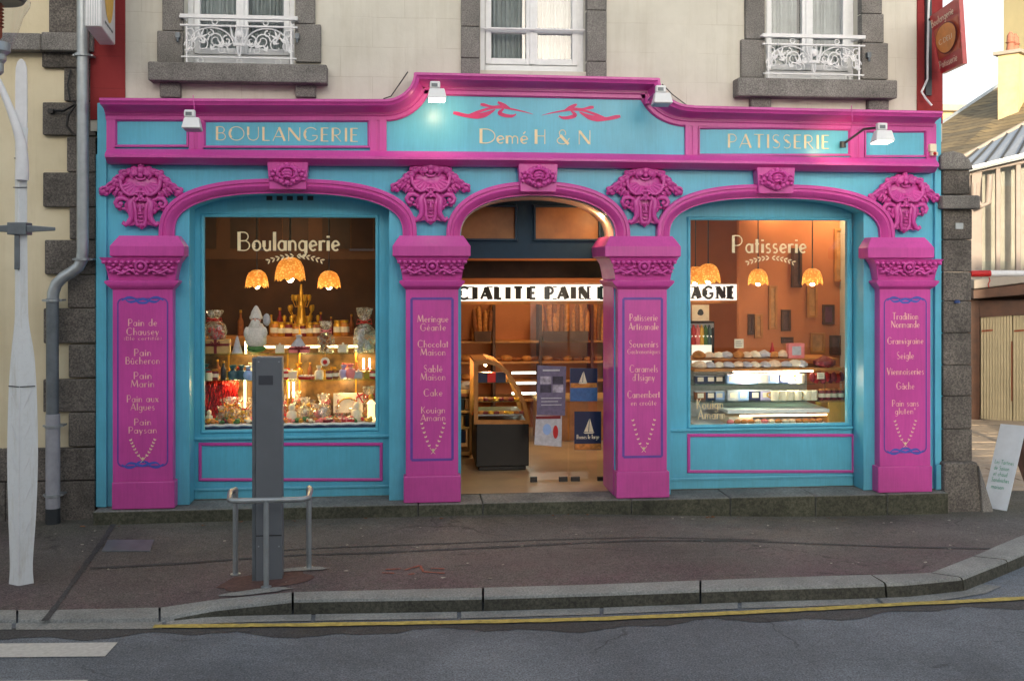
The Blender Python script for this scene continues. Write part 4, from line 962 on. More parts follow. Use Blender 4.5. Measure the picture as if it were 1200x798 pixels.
# ---------------- pilasters
yp = FB-.12
pil = [dict(l=132, r=202.5, cl=128.5, cr=215.5, bl=131, br=204.5, capt=275.5, caprr=(205, 275), dep=.0),
       dict(l=475.5, r=537, cl=460, cr=551.5, bl=473, br=540, capt=275.5, dep=.0),
       dict(l=724, r=781.5, cl=709, cr=798, bl=722.5, br=784.5, capt=276, dep=.0),
       dict(l=1031, r=1090.5, cl=1017, cr=1095, bl=1029, br=1092.5, capt=277.5, dep=.0)]
DB = 0.52
texts = [[('Pain de', 382, 9, 34), ('Chausey', 392.5, 9, 38), ('(Blé certifié)', 398.5, 4.6, 44), ('Pain', 417, 9, 20), ('Bûcheron', 426.5, 9, 40), ('Pain', 444, 9, 21), ('Marin', 453.5, 9, 27), ('Pain aux', 471, 9, 37), ('Algues', 480.5, 9, 28), ('Pain', 498, 8.5, 20), ('Paysan', 507.5, 8.5, 33)],
         [('Meringue', 377.5, 9, 36), ('Géante', 387.5, 9, 30), ('Chocolat', 407, 9, 36), ('Maison', 416.5, 9, 29), ('Sablé', 436, 9, 22), ('Maison', 445.5, 9, 29), ('Cake', 464, 9, 22), ('Kouign', 484, 8.5, 28), ('Amann', 493, 8.5, 29)],
         [('Patisserie', 376, 9, 33), ('Artisanale', 386.5, 9, 35), ('Souvenirs', 407, 9, 34), ('Gastronomiques', 414.5, 6, 38), ('Caramels', 436, 9, 33), ("d'Isigny", 446, 9, 26), ('Camembert', 466, 9, 38), ('en croûte', 475, 7, 30)],
         [('Tradition', 374.5, 9, 30), ('Normande', 384, 9, 33), ('Granvigraine', 403, 8.5, 42), ('Seigle', 420.5, 9, 20), ('Viennoiseries', 439, 9, 43), ('Gâche', 456, 9, 21), ('Pain sans', 476, 8.5, 31), ('gluten*', 485, 8, 24)]]
def laurel(b, cx, z1, z0, wd, y):
    n = 7
    for s in (-1, 1):
        for i in range(n):
            t = i/(n-1); x = cx+s*wd*(t**.62); z = z0+(z1-z0)*t
            for q in (-1, 1):
                an = math.atan2((z1-z0), s*wd*.8)+q*.7; l = .018
                leaf(b, [(x, z), (x+math.cos(an)*l*.6, z+math.sin(an)*l*.6), (x+math.cos(an)*l*1.1, z+math.sin(an)*l*1.1)], [.003, .013, .002], y-.0004*(i % 3)-.0002*(q > 0))
        leaf(b, [(cx-s*.02, z0-.03), (cx, z0-.01), (cx+s*wd*.3, z0+.03)], [.004, .005, .004], y-.0015)
for i, P_ in enumerate(pil):
    x0, x1 = X(P_['l'], yp), X(P_['r'], yp); cx = (x0+x1)/2; pc = (P_['l']+P_['r'])/2
    bot = ZS-.004+.004; back = .3 if i in (0, 3) else DB
    zb1 = Z(pc, 564.5-.02*(pc-165), yp-.02); zt = Z(pc, 334, yp)
    b = MB(); b.box(x0, x1, yp, FB+.001 if i in (0, 3) else FB+.001, zb1, zt)
    if i == 1: b.box(x1-.04, x1, FB+.002, back, ZS, zt)
    if i == 2: b.box(X(722, yp)-.005, x0+.05, FB+.002, back, ZS, zt)
    p = b.build('pilaster', M['pink'], sf, bevel=.004)
    b = MB(); b.box(X(P_['bl'], yp-.02), X(P_['br'], yp-.02), yp-.022, FB+.001, ZS, zb1); b.build('pilaster_base', M['pink'], p, bevel=.008)
    # capital: abacus, bell with carving, necking
    cl, cr = X(P_['cl'], yp-.1), X(P_['cr'], yp-.1)
    za = Z(pc, P_['capt']+1, yp); zb_ = Z(pc, P_['capt']+13, yp-.1); zc_ = Z(pc, P_['capt']+26, yp-.1); zd = Z(pc, 329.5, yp-.03); ze = Z(pc, 335.5, yp-.03)
    def ring(dx, yf, z, l=None, r=None):
        return [((cl if l is None else l)+dx, yf, z), ((cr if r is None else r)-dx, yf, z), ((cr if r is None else r)-dx, back if i in (1, 2) else FB+.002, z), ((cl if l is None else l)+dx, back if i in (1, 2) else FB+.002, z)]
    b = MB(); e = .0
    b.loft([ring(.02, yp-.08, zc_), ring(0, yp-.10, zc_+.012), ring(0, yp-.10, zb_), ring(.045, yp-.055, za-.03), ring(.06, yp-.04, za-.012), ring(.065, yp-.035, za)])
    b.build('abacus', M['pink'], p, bevel=.003, smooth=30)
    bx0, bx1 = x0-.06, x1+.06
    b = MB(); zz = [zd, zd+.02, zd+.08, zc_-.06, zc_-.002]; dx = [0.035, .03, .02, 0, -.04]; yy = [yp-.02, yp-.022, yp-.03, yp-.05, yp-.085]
    b.loft([ring(dx[k], yy[k], zz[k], bx0, bx1) for k in range(5)])
    for k in range(13):
        u = bx0+.0+(bx1-bx0)*k/12; b.ball((u, yp-.075, zc_-.045), .02, 8, (1.1, 1, .9))
    m = (bx0+bx1)/2; zm = (zc_+zd)/2+.01
    b.tube([(m+.048*math.cos(a*.4488), yp-.078-.01*math.sin(a*.4488), zm+.015+.048*math.sin(a*.4488)) for a in range(15)], .014, 8); b.ball((m, yp-.085, zm+.015), .026, 10)
    for s in (-1, 1):
        for (k, (u, v, r)) in enumerate(((.07, -.02, .022), (.09, .02, .02), (.13, 0, .024), (.16, -.03, .02), (.18, .03, .02), (.21, -.0, .024), (.25, .03, .02), (.26, -.03, .024), (.12, -.05, .018), (.04, -.055, .018), (.2, -.055, .017), (.28, 0.0, .02))):
            if u < (bx1-bx0)/2-.01: b.ball((m+s*u, yp-.055-.12*max(0, v), zm+v), r, 8, (1.3, .9, .8), .2)
        b.tube([(m+s*.05, yp-.06, zm-.045), (m+s*.10, yp-.07, zm-.015), (m+s*.17, yp-.065, zm-.05), (m+s*.24, yp-.07, zm-.015), (m+s*.28, yp-.06, zm-.04)], [.008, .014, .012, .014, .006], 6)
    b.build('carved_capital', M['pink'], p, smooth=50, weld=False)
    b = MB(); b.loft([ring(.055, yp-.004, ze-.03, bx0, bx1), ring(.03, yp-.045, ze+.0, bx0, bx1), ring(.0, yp-.06, zd-.014, bx0, bx1), ring(.0, yp-.06, zd+.002, bx0, bx1), ring(.02, yp-.03, zd+.01, bx0, bx1)]); b.build('necking', M['pink'], p, bevel=.002, smooth=30)
    # painted border
    yb_ = yp-.0025
    if i in (0, 3):
        l = x0+.05*(x1-x0)+.02; r = x1-.05*(x1-x0)-.02
    else: l = x0+.055; r = x1-.055 if i == 1 else x1-.05
    zt2, zb2 = Z(pc, 350, yp), Z(pc, 546 if i == 0 else 540-.0*i, yp)
    if i in (1, 2): zt2, zb2 = Z(pc, 350, yp), Z(pc, 538.5 if i == 1 else 535, yp)
    if i == 3: zt2, zb2 = Z(pc, 350, yp), Z(pc, 530, yp)
    wd = .014 if i in (1, 2) else .010
    b = MB(); f = lambda u, v, q: (u, yb_-.0003*q, v)
    if i in (1, 2):
        pth = [(l, zb2), (l, zt2), (r, zt2), (r, zb2)]
        for q in range(4): ribbon(b, [pth[q], pth[(q+1) % 4]], wd*1.7, f, k=q)
        b.build('painted_border', M['border'], p, weld=False)
    else:
        c_ = .05
        pth = [(l, zb2+c_)]+[(l, zt2-c_)]+arc(l+c_, zt2-c_, c_, c_, 180, 90, 6)[1:]+arc(r-c_, zt2-c_, c_, c_, 90, 0, 6)+[(r, zb2+c_)]+arc(r-c_, zb2+c_, c_, c_, 0, -90, 6)[1:]+arc(l+c_, zb2+c_, c_, c_, -90, -180, 6)
        pth = pth[:1]+pth[1:]
        ribbon(b, pth, wd*1.4, f, k=0)
        b.build('painted_border', M['border'], p, weld=False)
        b = MB()
        for (zz, s) in ((zt2, 1), (zb2, -1)):
            for q in (-1, 1):
                m = (l+r)/2
                leaf(b, catmull([(m+q*.16, zz-s*.004), (m+q*.12, zz-s*.03), (m+q*.06, zz-s*.022), (m, zz-s*.0)], 4), [.004, .008, .012, .015, .018, .022, .022, .02, .018, .018, .02, .022, .024][:13], yb_-.001-.0005*q)
                leaf(b, catmull([(m+q*.19, zz-s*.02), (m+q*.14, zz+s*.012), (m+q*.08, zz+s*.006), (m+q*.04, zz-s*.035), (m, zz-s*.04)], 3), [.008, .012, .016, .018, .018, .016, .014, .014, .016, .018, .02, .02, .02][:13], yb_-.002-.0005*q)
        b.build('painted_scroll', M['bluedeco'], p, weld=False)
    b = MB(); tcx = (l+r)/2+(.01 if i in (1, 2) else 0)
    for (s, base, hpx, wpx_) in texts[i]:
        zz = Z(pc, base, yp); h = hpx*.92/120*(Z(pc, 400, yp)-Z(pc, 401, yp))*120
        text(b, s, tcx, zz, h, yb_-.001, .15, .068, .15, width=(X(pc+wpx_/2, yp)-X(pc-wpx_/2, yp)))
    b.build('lettering', M['pinktxt'], p, weld=False)
    b = MB(); (u, v) = {0: (516, 538), 1: (497, 528), 2: (493, 526), 3: (494, 520)}[i]
    laurel(b, tcx, Z(pc, u, yp), Z(pc, v, yp), .105, yb_-.001); b.build('laurel', M['cream_txt'], p, weld=False)

# ---------------- window bays
def bay(l, r, wl, wr_, wt, wb, panel, sill_y, rail_y, name_label):
    y = yR; A = arches[0] if l < 500 else arches[2]
    x0, x1 = X(l, FB), X(r, FB)
    gx0, gx1, gz0, gz1 = X(wl, y), X(wr_, y), Z((wl+wr_)/2, wb, y), Z((wl+wr_)/2, wt, y)
    fr = MB(); ztop = max(p[1] for p in A['inner'])+.02
    fr.box(x0, gx0, y, y+.06, ZS, ztop); fr.box(gx1, x1, y, y+.06, ZS, ztop); fr.box(gx0, gx1, y, y+.06, gz1, ztop); fr.box(gx0, gx1, y, y+.06, ZS, gz0)
    f = fr.build('shop_window', M['blue'], sf)
    tag(f, name_label)
    b = MB(); pth = [(gx0, gz0), (gx0, gz1), (gx1, gz1), (gx1, gz0)]
    b.sweep(pth, [(-.004, -.02), (-.004, .008), (.010, .018), (.02, .018), (.03, .004), (.034, 0)], y, closed=True)
    b.build('glazing_bead', M['blue'], f, weld=False)
    b = MB(); b.box(gx0-.01, gx1+.01, y+.02, y+.028, gz0-.01, gz1+.01); b.build('pane', M['glass'], f)
    # stile boards in front of the bay, sill moulding and skirting
    b = MB(); s0 = Z((l+r)/2, sill_y, y-.05); s1 = Z((l+r)/2, rail_y, y-.05)
    b.box(x0+.001, x1-.001, y-.035, y, s0-.012, s0+.012); b.box(x0+.001, x1-.001, y-.03, y, ZS, s1); b.box(x0+.001, x1-.001, y-.045, y-.029, s1-.02, s1+.004)
    b.build('rail', M['blue'], f, bevel=.005)
    pl_, pr_, pt, pb = panel
    b = MB(); q = [(X(pl_, y), Z(pl_, pb, y)), (X(pl_, y), Z(pl_, pt, y)), (X(pr_, y), Z(pr_, pt, y)), (X(pr_, y), Z(pr_, pb, y))]
    b.sweep(q, [(0, 0), (0, .014), (.008, .018), (.022, .018), (.03, .01), (.03, 0)], y, closed=True); b.build('panel_moulding', M['pink'], f, weld=False)
    # ventilation slots above the glass
    b = MB(); cx = (wl+wr_)/2
    for k in range(5):
        u = cx-24+k*12; b.box(X(u-3.5, y), X(u+3.5, y), y-.004, y, Z(u, 235, y), Z(u, 230, y))
    b.build('vent', M['darkmetal'], f)
    return f, (gx0, gx1, gz0, gz1)
fL, gL = bay(222, 456, 239, 440.5, 254.5, 503, (236.5, 445, 522, 560), 513, 571, None)
fR, gR = bay(787, 1011, 808.5, 993, 258, 497, (808.5, 998, 511.5, 550.5), 503, 559, None)
YG = yR+.016
def glass_text(s, l, r, top, base, par, y=YG, **k): return lettering(s, l, r, top, base, y, M['cream_txt'], par, **k)
b = MB(); y = YG
def bigcap(first, rest, l, split, r, topc, base, xh_top, par):
    b = MB(); z0 = Z((l+r)/2, base, y); h1 = Z((l+r)/2, topc, y)-z0
    text(b, first, X(l, y), z0, h1, y, .17, .06, align='l', width=None, hs=1.05)
    h2 = (Z((l+r)/2, xh_top, y)-z0)/1.0
    text(b, rest, (X(split, y)+X(r, y))/2, z0, h2, y, .17, .10, .14, width=X(r, y)-X(split, y)); return b.build('lettering', M['cream_txt'], par, weld=False)
bigcap('B', 'oulangerie', 278.5, 296, 398, 272, 294, 272, fL); bigcap('P', 'atisserie', 858, 874, 945, 276, 296.5, 277, fR)
def garland(cx, cz, wd, par):
    b = MB(); c = W(cx, cz, y); w_ = X(cx+wd, y)-X(cx, y)
    for s in (-1, 1):
        for i in range(6):
            t = (i+.35)/6; x = c.x+s*w_*t; z = c.z+.05*(1-t*t)
            for q in (-1, 1):
                an = (0 if s > 0 else math.pi)-s*t*.6+q*.6; l = .026
                leaf(b, [(x, z), (x+math.cos(an)*l, z+math.sin(an)*l), (x+math.cos(an)*l*1.7, z+math.sin(an)*l*1.7)], [.004, .017, .003], y-.0003*i-.0001*q)
    b.build('painted_garland', M['cream_txt'], par, weld=False)
garland(346, 306, 33, fL); garland(903, 308, 28, fR)
b = MB(); text(b, 'Kouign', X(832, y), Z(832, 479, y), .10, y, .13, .07, width=X(848, y)-X(817, y)); text(b, 'Amann', X(834, y), Z(834, 491, y), .10, y, .13, .07, width=X(850, y)-X(818, y)); b.build('lettering', M['cream_txt'], fR, weld=False)

# ---------------- doorway: pale soffit lining, transom with two brown panels
A = arches[1]; q = A['inner']
b = MB(); rin = [(x*1, z-.003) for x, z in q]
cxd = (q[0][0]+q[-1][0])/2
rr = [[(x+(.004 if x < cxd else -.004), yv, z-.004) for x, z in q] for yv in (FB+.02, .50)]
r2 = [[(x+(.010 if x < cxd else -.010), yv, z-.012) for x, z in q] for yv in (.50, FB+.02)]
b.loft(rr+r2+rr[:1], cap=False, closed=False); b.build('arch_lining', plain('cream lining', lin(214, 190, 170), .5), sf, smooth=50, weld=False)
yt = .50
tr = MB(); dx0, dx1 = q[0][0]-.1, q[-1][0]+.1; ztm = max(p[1] for p in q)+.02
zA, zB, zC = Z(630, 303, yt), Z(630, 280, yt), Z(630, 243, yt)
pr = [(X(540, yt), X(603.5, yt)), (X(627.5, yt), X(701.5, yt))]
tr.box(dx0, dx1, yt, yt+.08, zA, zB); tr.box(dx0, dx1, yt, yt+.08, zC, ztm)
tr.box(dx0, pr[0][0], yt, yt+.08, zB, zC); tr.box(pr[0][1], pr[1][0], yt, yt+.08, zB, zC); tr.box(pr[1][1], dx1, yt, yt+.08, zB, zC)
tro = tr.build('transom', M['teal'], sf)
b = MB()
for (a, c) in pr: b.sweep([(a, zB), (a, zC), (c, zC), (c, zB)], [(0, 0), (0, .03), (.02, .03), (.03, .008), (.04, .008), (.04, 0)], yt, closed=True)
b.box(dx0, dx1, yt-.03, yt, zA-.0, zA+.06); b.build('transom_moulding', M['teal'], tro, weld=False)
b = MB()
for (a, c) in pr: b.box(a-.01, c+.01, yt+.04, yt+.05, zB-.01, zC+.01)
b.build('transom_panel', M['woodpanel'], tro)
# downlight in the soffit
p = W(704, 251, .2)
dl = thing('downlight', 'small brass ring downlight glowing in the pale lining of the door arch', 'lamp', p)
zz = p.z+.02
b = MB(); b.lathe([(.02, 0), (.05, 0), (.055, .03), (.02, .03)], (p.x, p.y, zz), 16); b.build('ring', M['gold'], dl, smooth=40)
b = MB(); b.cyl((p.x, p.y, zz-.003), .03, .004, 14); b.build('bulb', emis('downlight glow', (1, .75, .35), 12), dl)
def lamp(name, kind, loc, energy, col, par=None, size=.1, **k):
    l = bpy.data.lights.new(name, kind); l.energy = energy; l.color = col
    if kind == 'AREA': l.size = size
    else: l.shadow_soft_size = size
    for a, c in k.items(): setattr(l, a, c)
    o = bpy.data.objects.new(name, l); C.objects.link(o)
    if par is not None: o.parent = par; o.location = Vector(loc)-rootloc(par)
    else: o.location = loc
    return o
WARM = (1.0, .66, .32)
lamp('light', 'POINT', (p.x, p.y, zz-.05), 3, WARM, dl, .03)

# ================================================================ FLOODLIGHTS over the fascia
M['flood'] = plain('white lamp housing', (.8, .82, .84), .35, var=.04)
def flood(px, py, wpx_, hpx_, on, lab, armside, hot=None, arm=True):
    y = -.62; p = W(px, py, y); s = (X(px+1, y)-X(px, y)); Wd = wpx_*s; H = hpx_*s
    r = thing('floodlight', lab, 'floodlight', p, 'floodlights over the fascia')
    b = MB(); x0, x1 = p.x-Wd/2, p.x+Wd/2
    b.hexa([(x0-.006, y-.06, p.z-H*.42), (x1+.006, y-.06, p.z-H*.42), (x1+.0, y+.11, p.z-H*.5), (x0, y+.11, p.z-H*.5)], [(x0+.014, y-.03, p.z+H*.12), (x1-.014, y-.03, p.z+H*.12), (x1-.014, y+.04, p.z+H*.12), (x0+.014, y+.04, p.z+H*.12)])
    b.build('housing', M['flood'], r, bevel=.008)
    b = MB(); b.box(p.x-.05+armside*.015, p.x+.045+armside*.015, y-.035, y+.03, p.z+H*.125, p.z+H*.5); b.build('ballast', M['flood'], r, bevel=.012)
    b = MB(); b.box(p.x-.035+armside*.015, p.x+.02+armside*.015, y-.038, y-.0352, p.z+H*.2, p.z+H*.38); b.build('vent', M['zincdark'], r)
    b = MB(); ax = p.x+armside*(.20 if px > 900 else .03); az = p.z+.02-(.08 if px > 900 else 0)
    b.tube([(p.x+armside*.02, y+.02, p.z+H*.3), (p.x+(ax-p.x)*.5, y+.2, p.z+H*.33), (ax, FB-.12, az)], .012, 8); b.cyl((ax, FB-.13, az-.03), .03, .06)
    b.build('arm', M['darkmetal'] if px > 900 else M['pink'], r, smooth=40)
    b = MB(); b.hexa([(x0+.01, y-.045, p.z-H*.46), (x1-.01, y-.045, p.z-H*.46), (x1-.01, y+.095, p.z-H*.53), (x0+.01, y+.095, p.z-H*.53)], [(x0+.01, y-.045, p.z-H*.45), (x1-.01, y-.045, p.z-H*.45), (x1-.01, y+.095, p.z-H*.52), (x0+.01, y+.095, p.z-H*.52)])
    b.build('lens', emis('flood lens lit', (1, .9, .72), 5) if on else M['zinc'], r)
    if hot:
        h = W(hot[0], hot[1], YF); src = Vector((p.x+(hot[2] if len(hot) > 2 else 0), y+.15, p.z-H*.62))
        l = lamp('light', 'SPOT', src, 2.0, (1.0, .72, .38), r, .035, spot_size=R(150), spot_blend=.9)
        d = (h-src); l.rotation_euler = d.to_track_quat('-Z', 'Y').to_euler()
    return r
flood(225, 141, 21, 24, False, 'white unlit floodlight in front of the fascia, left of the word BOULANGERIE', -1)
flood(512, 107, 21, 22, True, 'white lit floodlight glowing on the blue centre panel beside the left flourish', -1, hot=(505, 140))
flood(776, 112, 21, 22, False, 'white unlit floodlight at the right curve of the centre panel', -1)
flood(1035, 156, 21, 22, True, 'white lit floodlight on a long dark arm, right of the word PATISSERIE', -1, hot=(988, 178, -.34))
b = MB(); p = W(229, 117, -.34); b.tube([(X(227, -.3), -.33, Z(227, 112, -.33)), (X(228, -.35), -.36, Z(228, 128, -.33)), (X(229, -.4), -.5, Z(229, 133, -.5))], .004, 5)
tag(b.build('lamp_cable', M['pink']), 'thin pink cable over the cornice to the floodlight left of BOULANGERIE', 'cable', 'lamp cables')
b = MB(); b.tube([(X(998, -.34), -.335, Z(998, 124, -.34)), (X(999, -.345), -.345, Z(999, 142, -.34)), (X(1003, -.3), -.16, Z(1003, 158, -.2))], .004, 5)
tag(b.build('lamp_cable', M['pink']), 'thin pink cable over the cornice above the last letters of PATISSERIE', 'cable', 'lamp cables')
b = MB(); b.tube([(X(478, -.1), -.08, Z(478, 84, -.1)), (X(468, -.1), -.05, Z(468, 98, -.1)), (X(458, -.1), -.04, Z(458, 112, -.1)), (X(449, -.1), -.04, Z(449, 115, -.1))], .006, 5)
tag(b.build('lamp_cable', M['black']), 'black cable running down the wall behind the left curve of the cornice', 'cable', 'lamp cables')
b = MB(); b.tube([(X(777, -.1), -.06, Z(777, 98, -.1)), (X(790, -.1), -.04, Z(790, 110, -.1)), (X(806, -.1), -.04, Z(806, 122, -.1))], .006, 5)
tag(b.build('lamp_cable', M['black']), 'black cable running down the wall behind the right curve of the cornice', 'cable', 'lamp cables')
# ================================================================ SHOP INTERIOR
xi0, xi1 = X(128, .3), X(1104, .3)-.06; HC = 3.35; YB = 4.6
XD0 = X(510, .6)        # partition between left window and the doorway hall
b = MB(); b.face([(xi0, .2, ZS), (xi1, .2, ZS), (xi1, YB+.2, ZS), (xi0, YB+.2, ZS)]); tag(b.build('shop_floor', M['floor'], loc=(0, 0, 0)), kind='structure')
b = MB(); b.box(xi0, xi1, .555, YB, HC, HC+.05); tag(b.build('shop_ceiling', M['ceiling'], loc=(0, 0, 0)), kind='structure')
b = MB(); b.box(X(520, 3), xi1+.05, YB, YB+.1, ZS, HC); b.box(xi1+.002, xi1+.05, .32, YB, ZS, HC); tag(b.build('shop_wall', M['orange'], loc=(0, 0, 0)), kind='structure')
b = MB(); b.box(X(866, 1.88), xi1+.04, 1.88, 1.96, ZS, HC); tag(b.build('shop_wall', M['orange'], loc=(0, 0, 0)), kind='structure')
b = MB(); b.box(xi0-.05, XD0, 2.3, 2.4, ZS, HC); b.box(xi0-.05, xi0, .32, 2.3, ZS, HC); b.box(XD0, XD0+.05, .6, YB+.05, ZS, HC)
tag(b.build('shop_wall', M['brownwall'], loc=(0, 0, 0)), kind='structure')
# unseen ceiling lights added to brighten the shop
for k, (x, y) in enumerate(((X(600, 2), 2.0), (X(690, 3), 3.2), (X(900, 2), 1.9), (X(985, 1.6), 1.5), (X(330, 1.5), 1.45))):
    r = thing('ceiling_light', 'round ceiling light above '+['the glass doors', 'the bread counter', 'the pastry counter', 'the orange picture wall', 'the left window display'][k], 'ceiling light', (x, y, HC-.05), 'ceiling lights inside the shop')
    b = MB(); b.lathe([(.12, .05), (.14, .03), (.13, 0), (.1, 0)], (x, y, HC-.05)); b.build('fitting', M['white'], r, smooth=40)
    b = MB(); b.cyl((x, y, HC-.052), .1, .006); b.build('diffuser', emis('ceiling diffuser', (1, .8, .55), 6), r)
    lamp('light', 'AREA', (x, y, HC-.07), [6, 8, 6, 4, 4][k], (1, .68, .36), r, .35)
# pendants
def pendant_base():
    r = thing('pendant_lamp', '', 'pendant lamp')
    b = MB(); n = 24; prof = [(.012, .115), (.04, .11), (.075, .085), (.095, .045), (.104, .0), (.108, -.03)]
    rings = []
    for r_, z in prof:
        rings.append([(r_*math.cos(2*math.pi*k/n)*(1+.02*math.cos(8*2*math.pi*k/n)), r_*math.sin(2*math.pi*k/n)*(1+.02*math.cos(8*2*math.pi*k/n)), z-(.016*(1+math.cos(8*2*math.pi*k/n)) if z < -.02 else 0)) for k in range(n)])
    b.loft(rings, cap=False); b.build('shade', M['shade'], r, smooth=50)
    b = MB(); b.ball((0, 0, -.012), .026, 12); b.build('bulb', M['bulb'], r, smooth=60)
    b = MB(); b.tube([(0, 0, .1), (0, 0, 1.15)], .006, 5); b.lathe([(.018, .105), (.012, .15), (.004, .16)], (0, 0, 0), 10); b.build('cord', M['darkmetal'], r, smooth=40)
    return r
m_, n_, p_ = newmat('amber lamp shade'); p_.inputs['Base Color'].default_value = lin(240, 190, 100); p_.inputs['Roughness'].default_value = .4
vv = nd(n_, 'ShaderNodeTexVoronoi', Scale=42); n_.links.new(pos(n_), vv.inputs['Vector']); cl_ = ramp(n_, vv.outputs['Distance'], (1, .62, .22, 1), (.40, .14, .02, 1), .15, .5)
n_.links.new(cl_, p_.inputs['Emission Color']); p_.inputs['Emission Strength'].default_value = .16
tl_ = nd(n_, 'ShaderNodeBsdfTranslucent'); n_.links.new(cl_, tl_.inputs['Color']); mx_ = n_.nodes.new('ShaderNodeMixShader'); mx_.inputs[0].default_value = .6
n_.links.new(p_.outputs[0], mx_.inputs[1]); n_.links.new(tl_.outputs[0], mx_.inputs[2]); n_.links.new(mx_.outputs[0], n_.nodes['Material Output'].inputs[0])
M['shade'] = m_; M['bulb'] = emis('bulb glow', (1, .82, .5), 20)
pb = pendant_base()
pl = [(301, 334, 1.0, 1.1, 'left of the three amber pendant lamps in the left shop window', 9), (340, 325, 1.0, 1.45, 'largest middle one of three amber pendant lamps in the left shop window', 12), (385.5, 335, 1.0, 1.1, 'right one of three amber pendant lamps in the left shop window', 9),
      (815, 330, 2.2, 1.25, 'amber pendant lamp at the extreme left of the right shop window, above the letters AGNE', 9), (830, 328, 1.7, 1.3, 'amber pendant lamp partly overlapping its neighbour above the letters AGNE', 9), (888.5, 331, 1.2, 1.05, 'amber pendant lamp hanging below the word Patisserie', 9), (952, 331, 1.2, 1.1, 'amber pendant lamp right of the word Patisserie in front of the orange wall', 9)]
for i, (px, py, y, s, lab, en) in enumerate(pl):
    p = W(px, py, y); o = pb if i == 0 else clone(pb)
    o.location = p; o.scale = (s, s, s); o['label'] = lab; o['group'] = 'amber scalloped pendant lamps in the shop windows'
    lamp('light', 'POINT', (0, 0, 0), en*.13, (1, .56, .22), None, .02).parent = o
    o.children[-1].location = (0, 0, .03)

# ---------------- long lit sign over the counters
ysn = 2.45
sg = thing('illuminated_sign', 'long backlit white sign with ornate black letters above the bread counter', 'sign', W(700, 352, ysn))
b = MB(); x0, x1 = X(515, ysn), X(863.5, ysn); z0, z1 = Z(700, 352.5, ysn), Z(700, 333.5, ysn)
b.box(x0, x1, ysn, ysn+.18, z0, z1); b.build('light_box', emis('backlit sign face', (1, .95, .84), .42), sg)
b = MB(); b.box(x0-.02, x1+.02, ysn-.03, ysn+.2, z0-.04, z0-.002); b.box(x0-.02, x1+.02, ysn-.01, ysn+.2, z1+.001, z1+.012); b.build('trim', M['wood'], sg, bevel=.004)
b = MB(); h = (z1-z0)*.72; zz = z0+(z1-z0)*.13
def fat(s, l, r):
    text(b, s, (X(l, ysn)+X(r, ysn))/2, zz, h, ysn-.003, .46, .2, .40, width=X(r, ysn)-X(l, ysn))
    return
fat('CIALIT', 537, 612); fat('E', 619, 628); fat('PAIN', 640, 690); fat('DE CAMP', 702, 805); fat('AGNE', 811, 860); fat('SPE', 510, 532)
# small serifs so the letters read heavy and ornate
for px in (549.5, 553.5, 575, 581, 641, 650, 682, 690, 812, 840, 853):
    for zc_ in (zz, zz+h): b.box(X(px-2.3, ysn), X(px+2.3, ysn), ysn-.0052, ysn-.0047, zc_-.006, zc_+.006)
b.build('lettering', M['black'], sg, weld=False)
# dark lintel beam above
b = MB(); b.box(X(515, 1.6), X(720, 1.6), 1.55, 1.75, Z(630, 326, 1.6), Z(630, 316, 1.6)+.1); tag(b.build('ceiling_beam', M['darkwood']), 'dark wooden beam across the shop behind the door transom', 'beam')

# ---------------- bread wall behind the counter
yw = YB-.25
rk = thing('bread_shelving', 'tall wooden bread shelving behind the counter seen through the open door', 'shelving', W(625, 540, yw))
b = MB()
for py in (424, 400, 446, 468): b.box(X(538, yw), X(712, yw), yw-.12, yw+.2, Z(620, py, yw)-.015, Z(620, py, yw)+.015)
b.build('shelf', M['wood'], rk, bevel=.004)
b = MB()
for px in (538, 578, 632, 692, 711): b.box(X(px, yw)-.02, X(px, yw)+.02, yw-.14, yw+.2, ZS, Z(px, 357, yw))
b.build('upright', M['darkwood'], rk, bevel=.004)
b = MB(); b.box(X(536, yw), X(712, yw), yw+.2, yw+.22, ZS, Z(620, 356, yw)); b.build('back_panel', M['orange'], rk)
for py in (437, 449, 461):
    b = MB(); b.box(X(600, 3.4), X(628, 3.4), 3.4, 3.42, Z(614, py+1.2, 3.4), Z(614, py-1.2, 3.4)); b.build('light_strip', emis('cool shelf light', (.85, 1, .85), 3.0), rk)
def baguette():
    b = MB(); b.tube([(0, 0, 0), (.003, 0, .06), (0, 0, .3), (.004, 0, .54), (0, 0, .6)], [.012, .03, .034, .028, .008], 8)
    return b.build('baguette', M['crust'], None, loc=(0, 0, 0), smooth=60)
bag = None; k = 0
for (a, c, n, nm) in ((555, 576, 9, 'left rack'), (636, 688, 18, 'middle rack'), (697, 709, 5, 'right rack')):
    for i in range(n):
        px = a+(c-a)*i/(n-1)+random.uniform(-.6, .6); z = Z(px, 402, yw); o = baguette() if bag is None else bag.copy()
        if bag is None: bag = o
        else: C.objects.link(o)
        o.location = (X(px, yw-.05), yw-.05-.04*(i % 2), Z(px, 399, yw)+.0); o.rotation_euler = (random.uniform(-.03, .1), random.uniform(-.1, .12), random.uniform(0, 6)); s = random.uniform(.7, 1.0); o.scale = (1.1, 1.1, s)
        tag(o, f'crusty baguette standing upright, {ORD[i]} from the left in the {nm} behind the counter', 'baguette', 'baguettes standing in the bread racks')
        if i % 3 == 1: o.material_slots[0].link = 'OBJECT'; o.material_slots[0].material = M['crustd']
def loaf():
    b = MB(); b.ball((0, 0, .05), .1, 12, (1.2, .8, .55), .04); return b.build('loaf', M['crust'], None, loc=(0, 0, 0), smooth=60)
lf = loaf(); k = 0
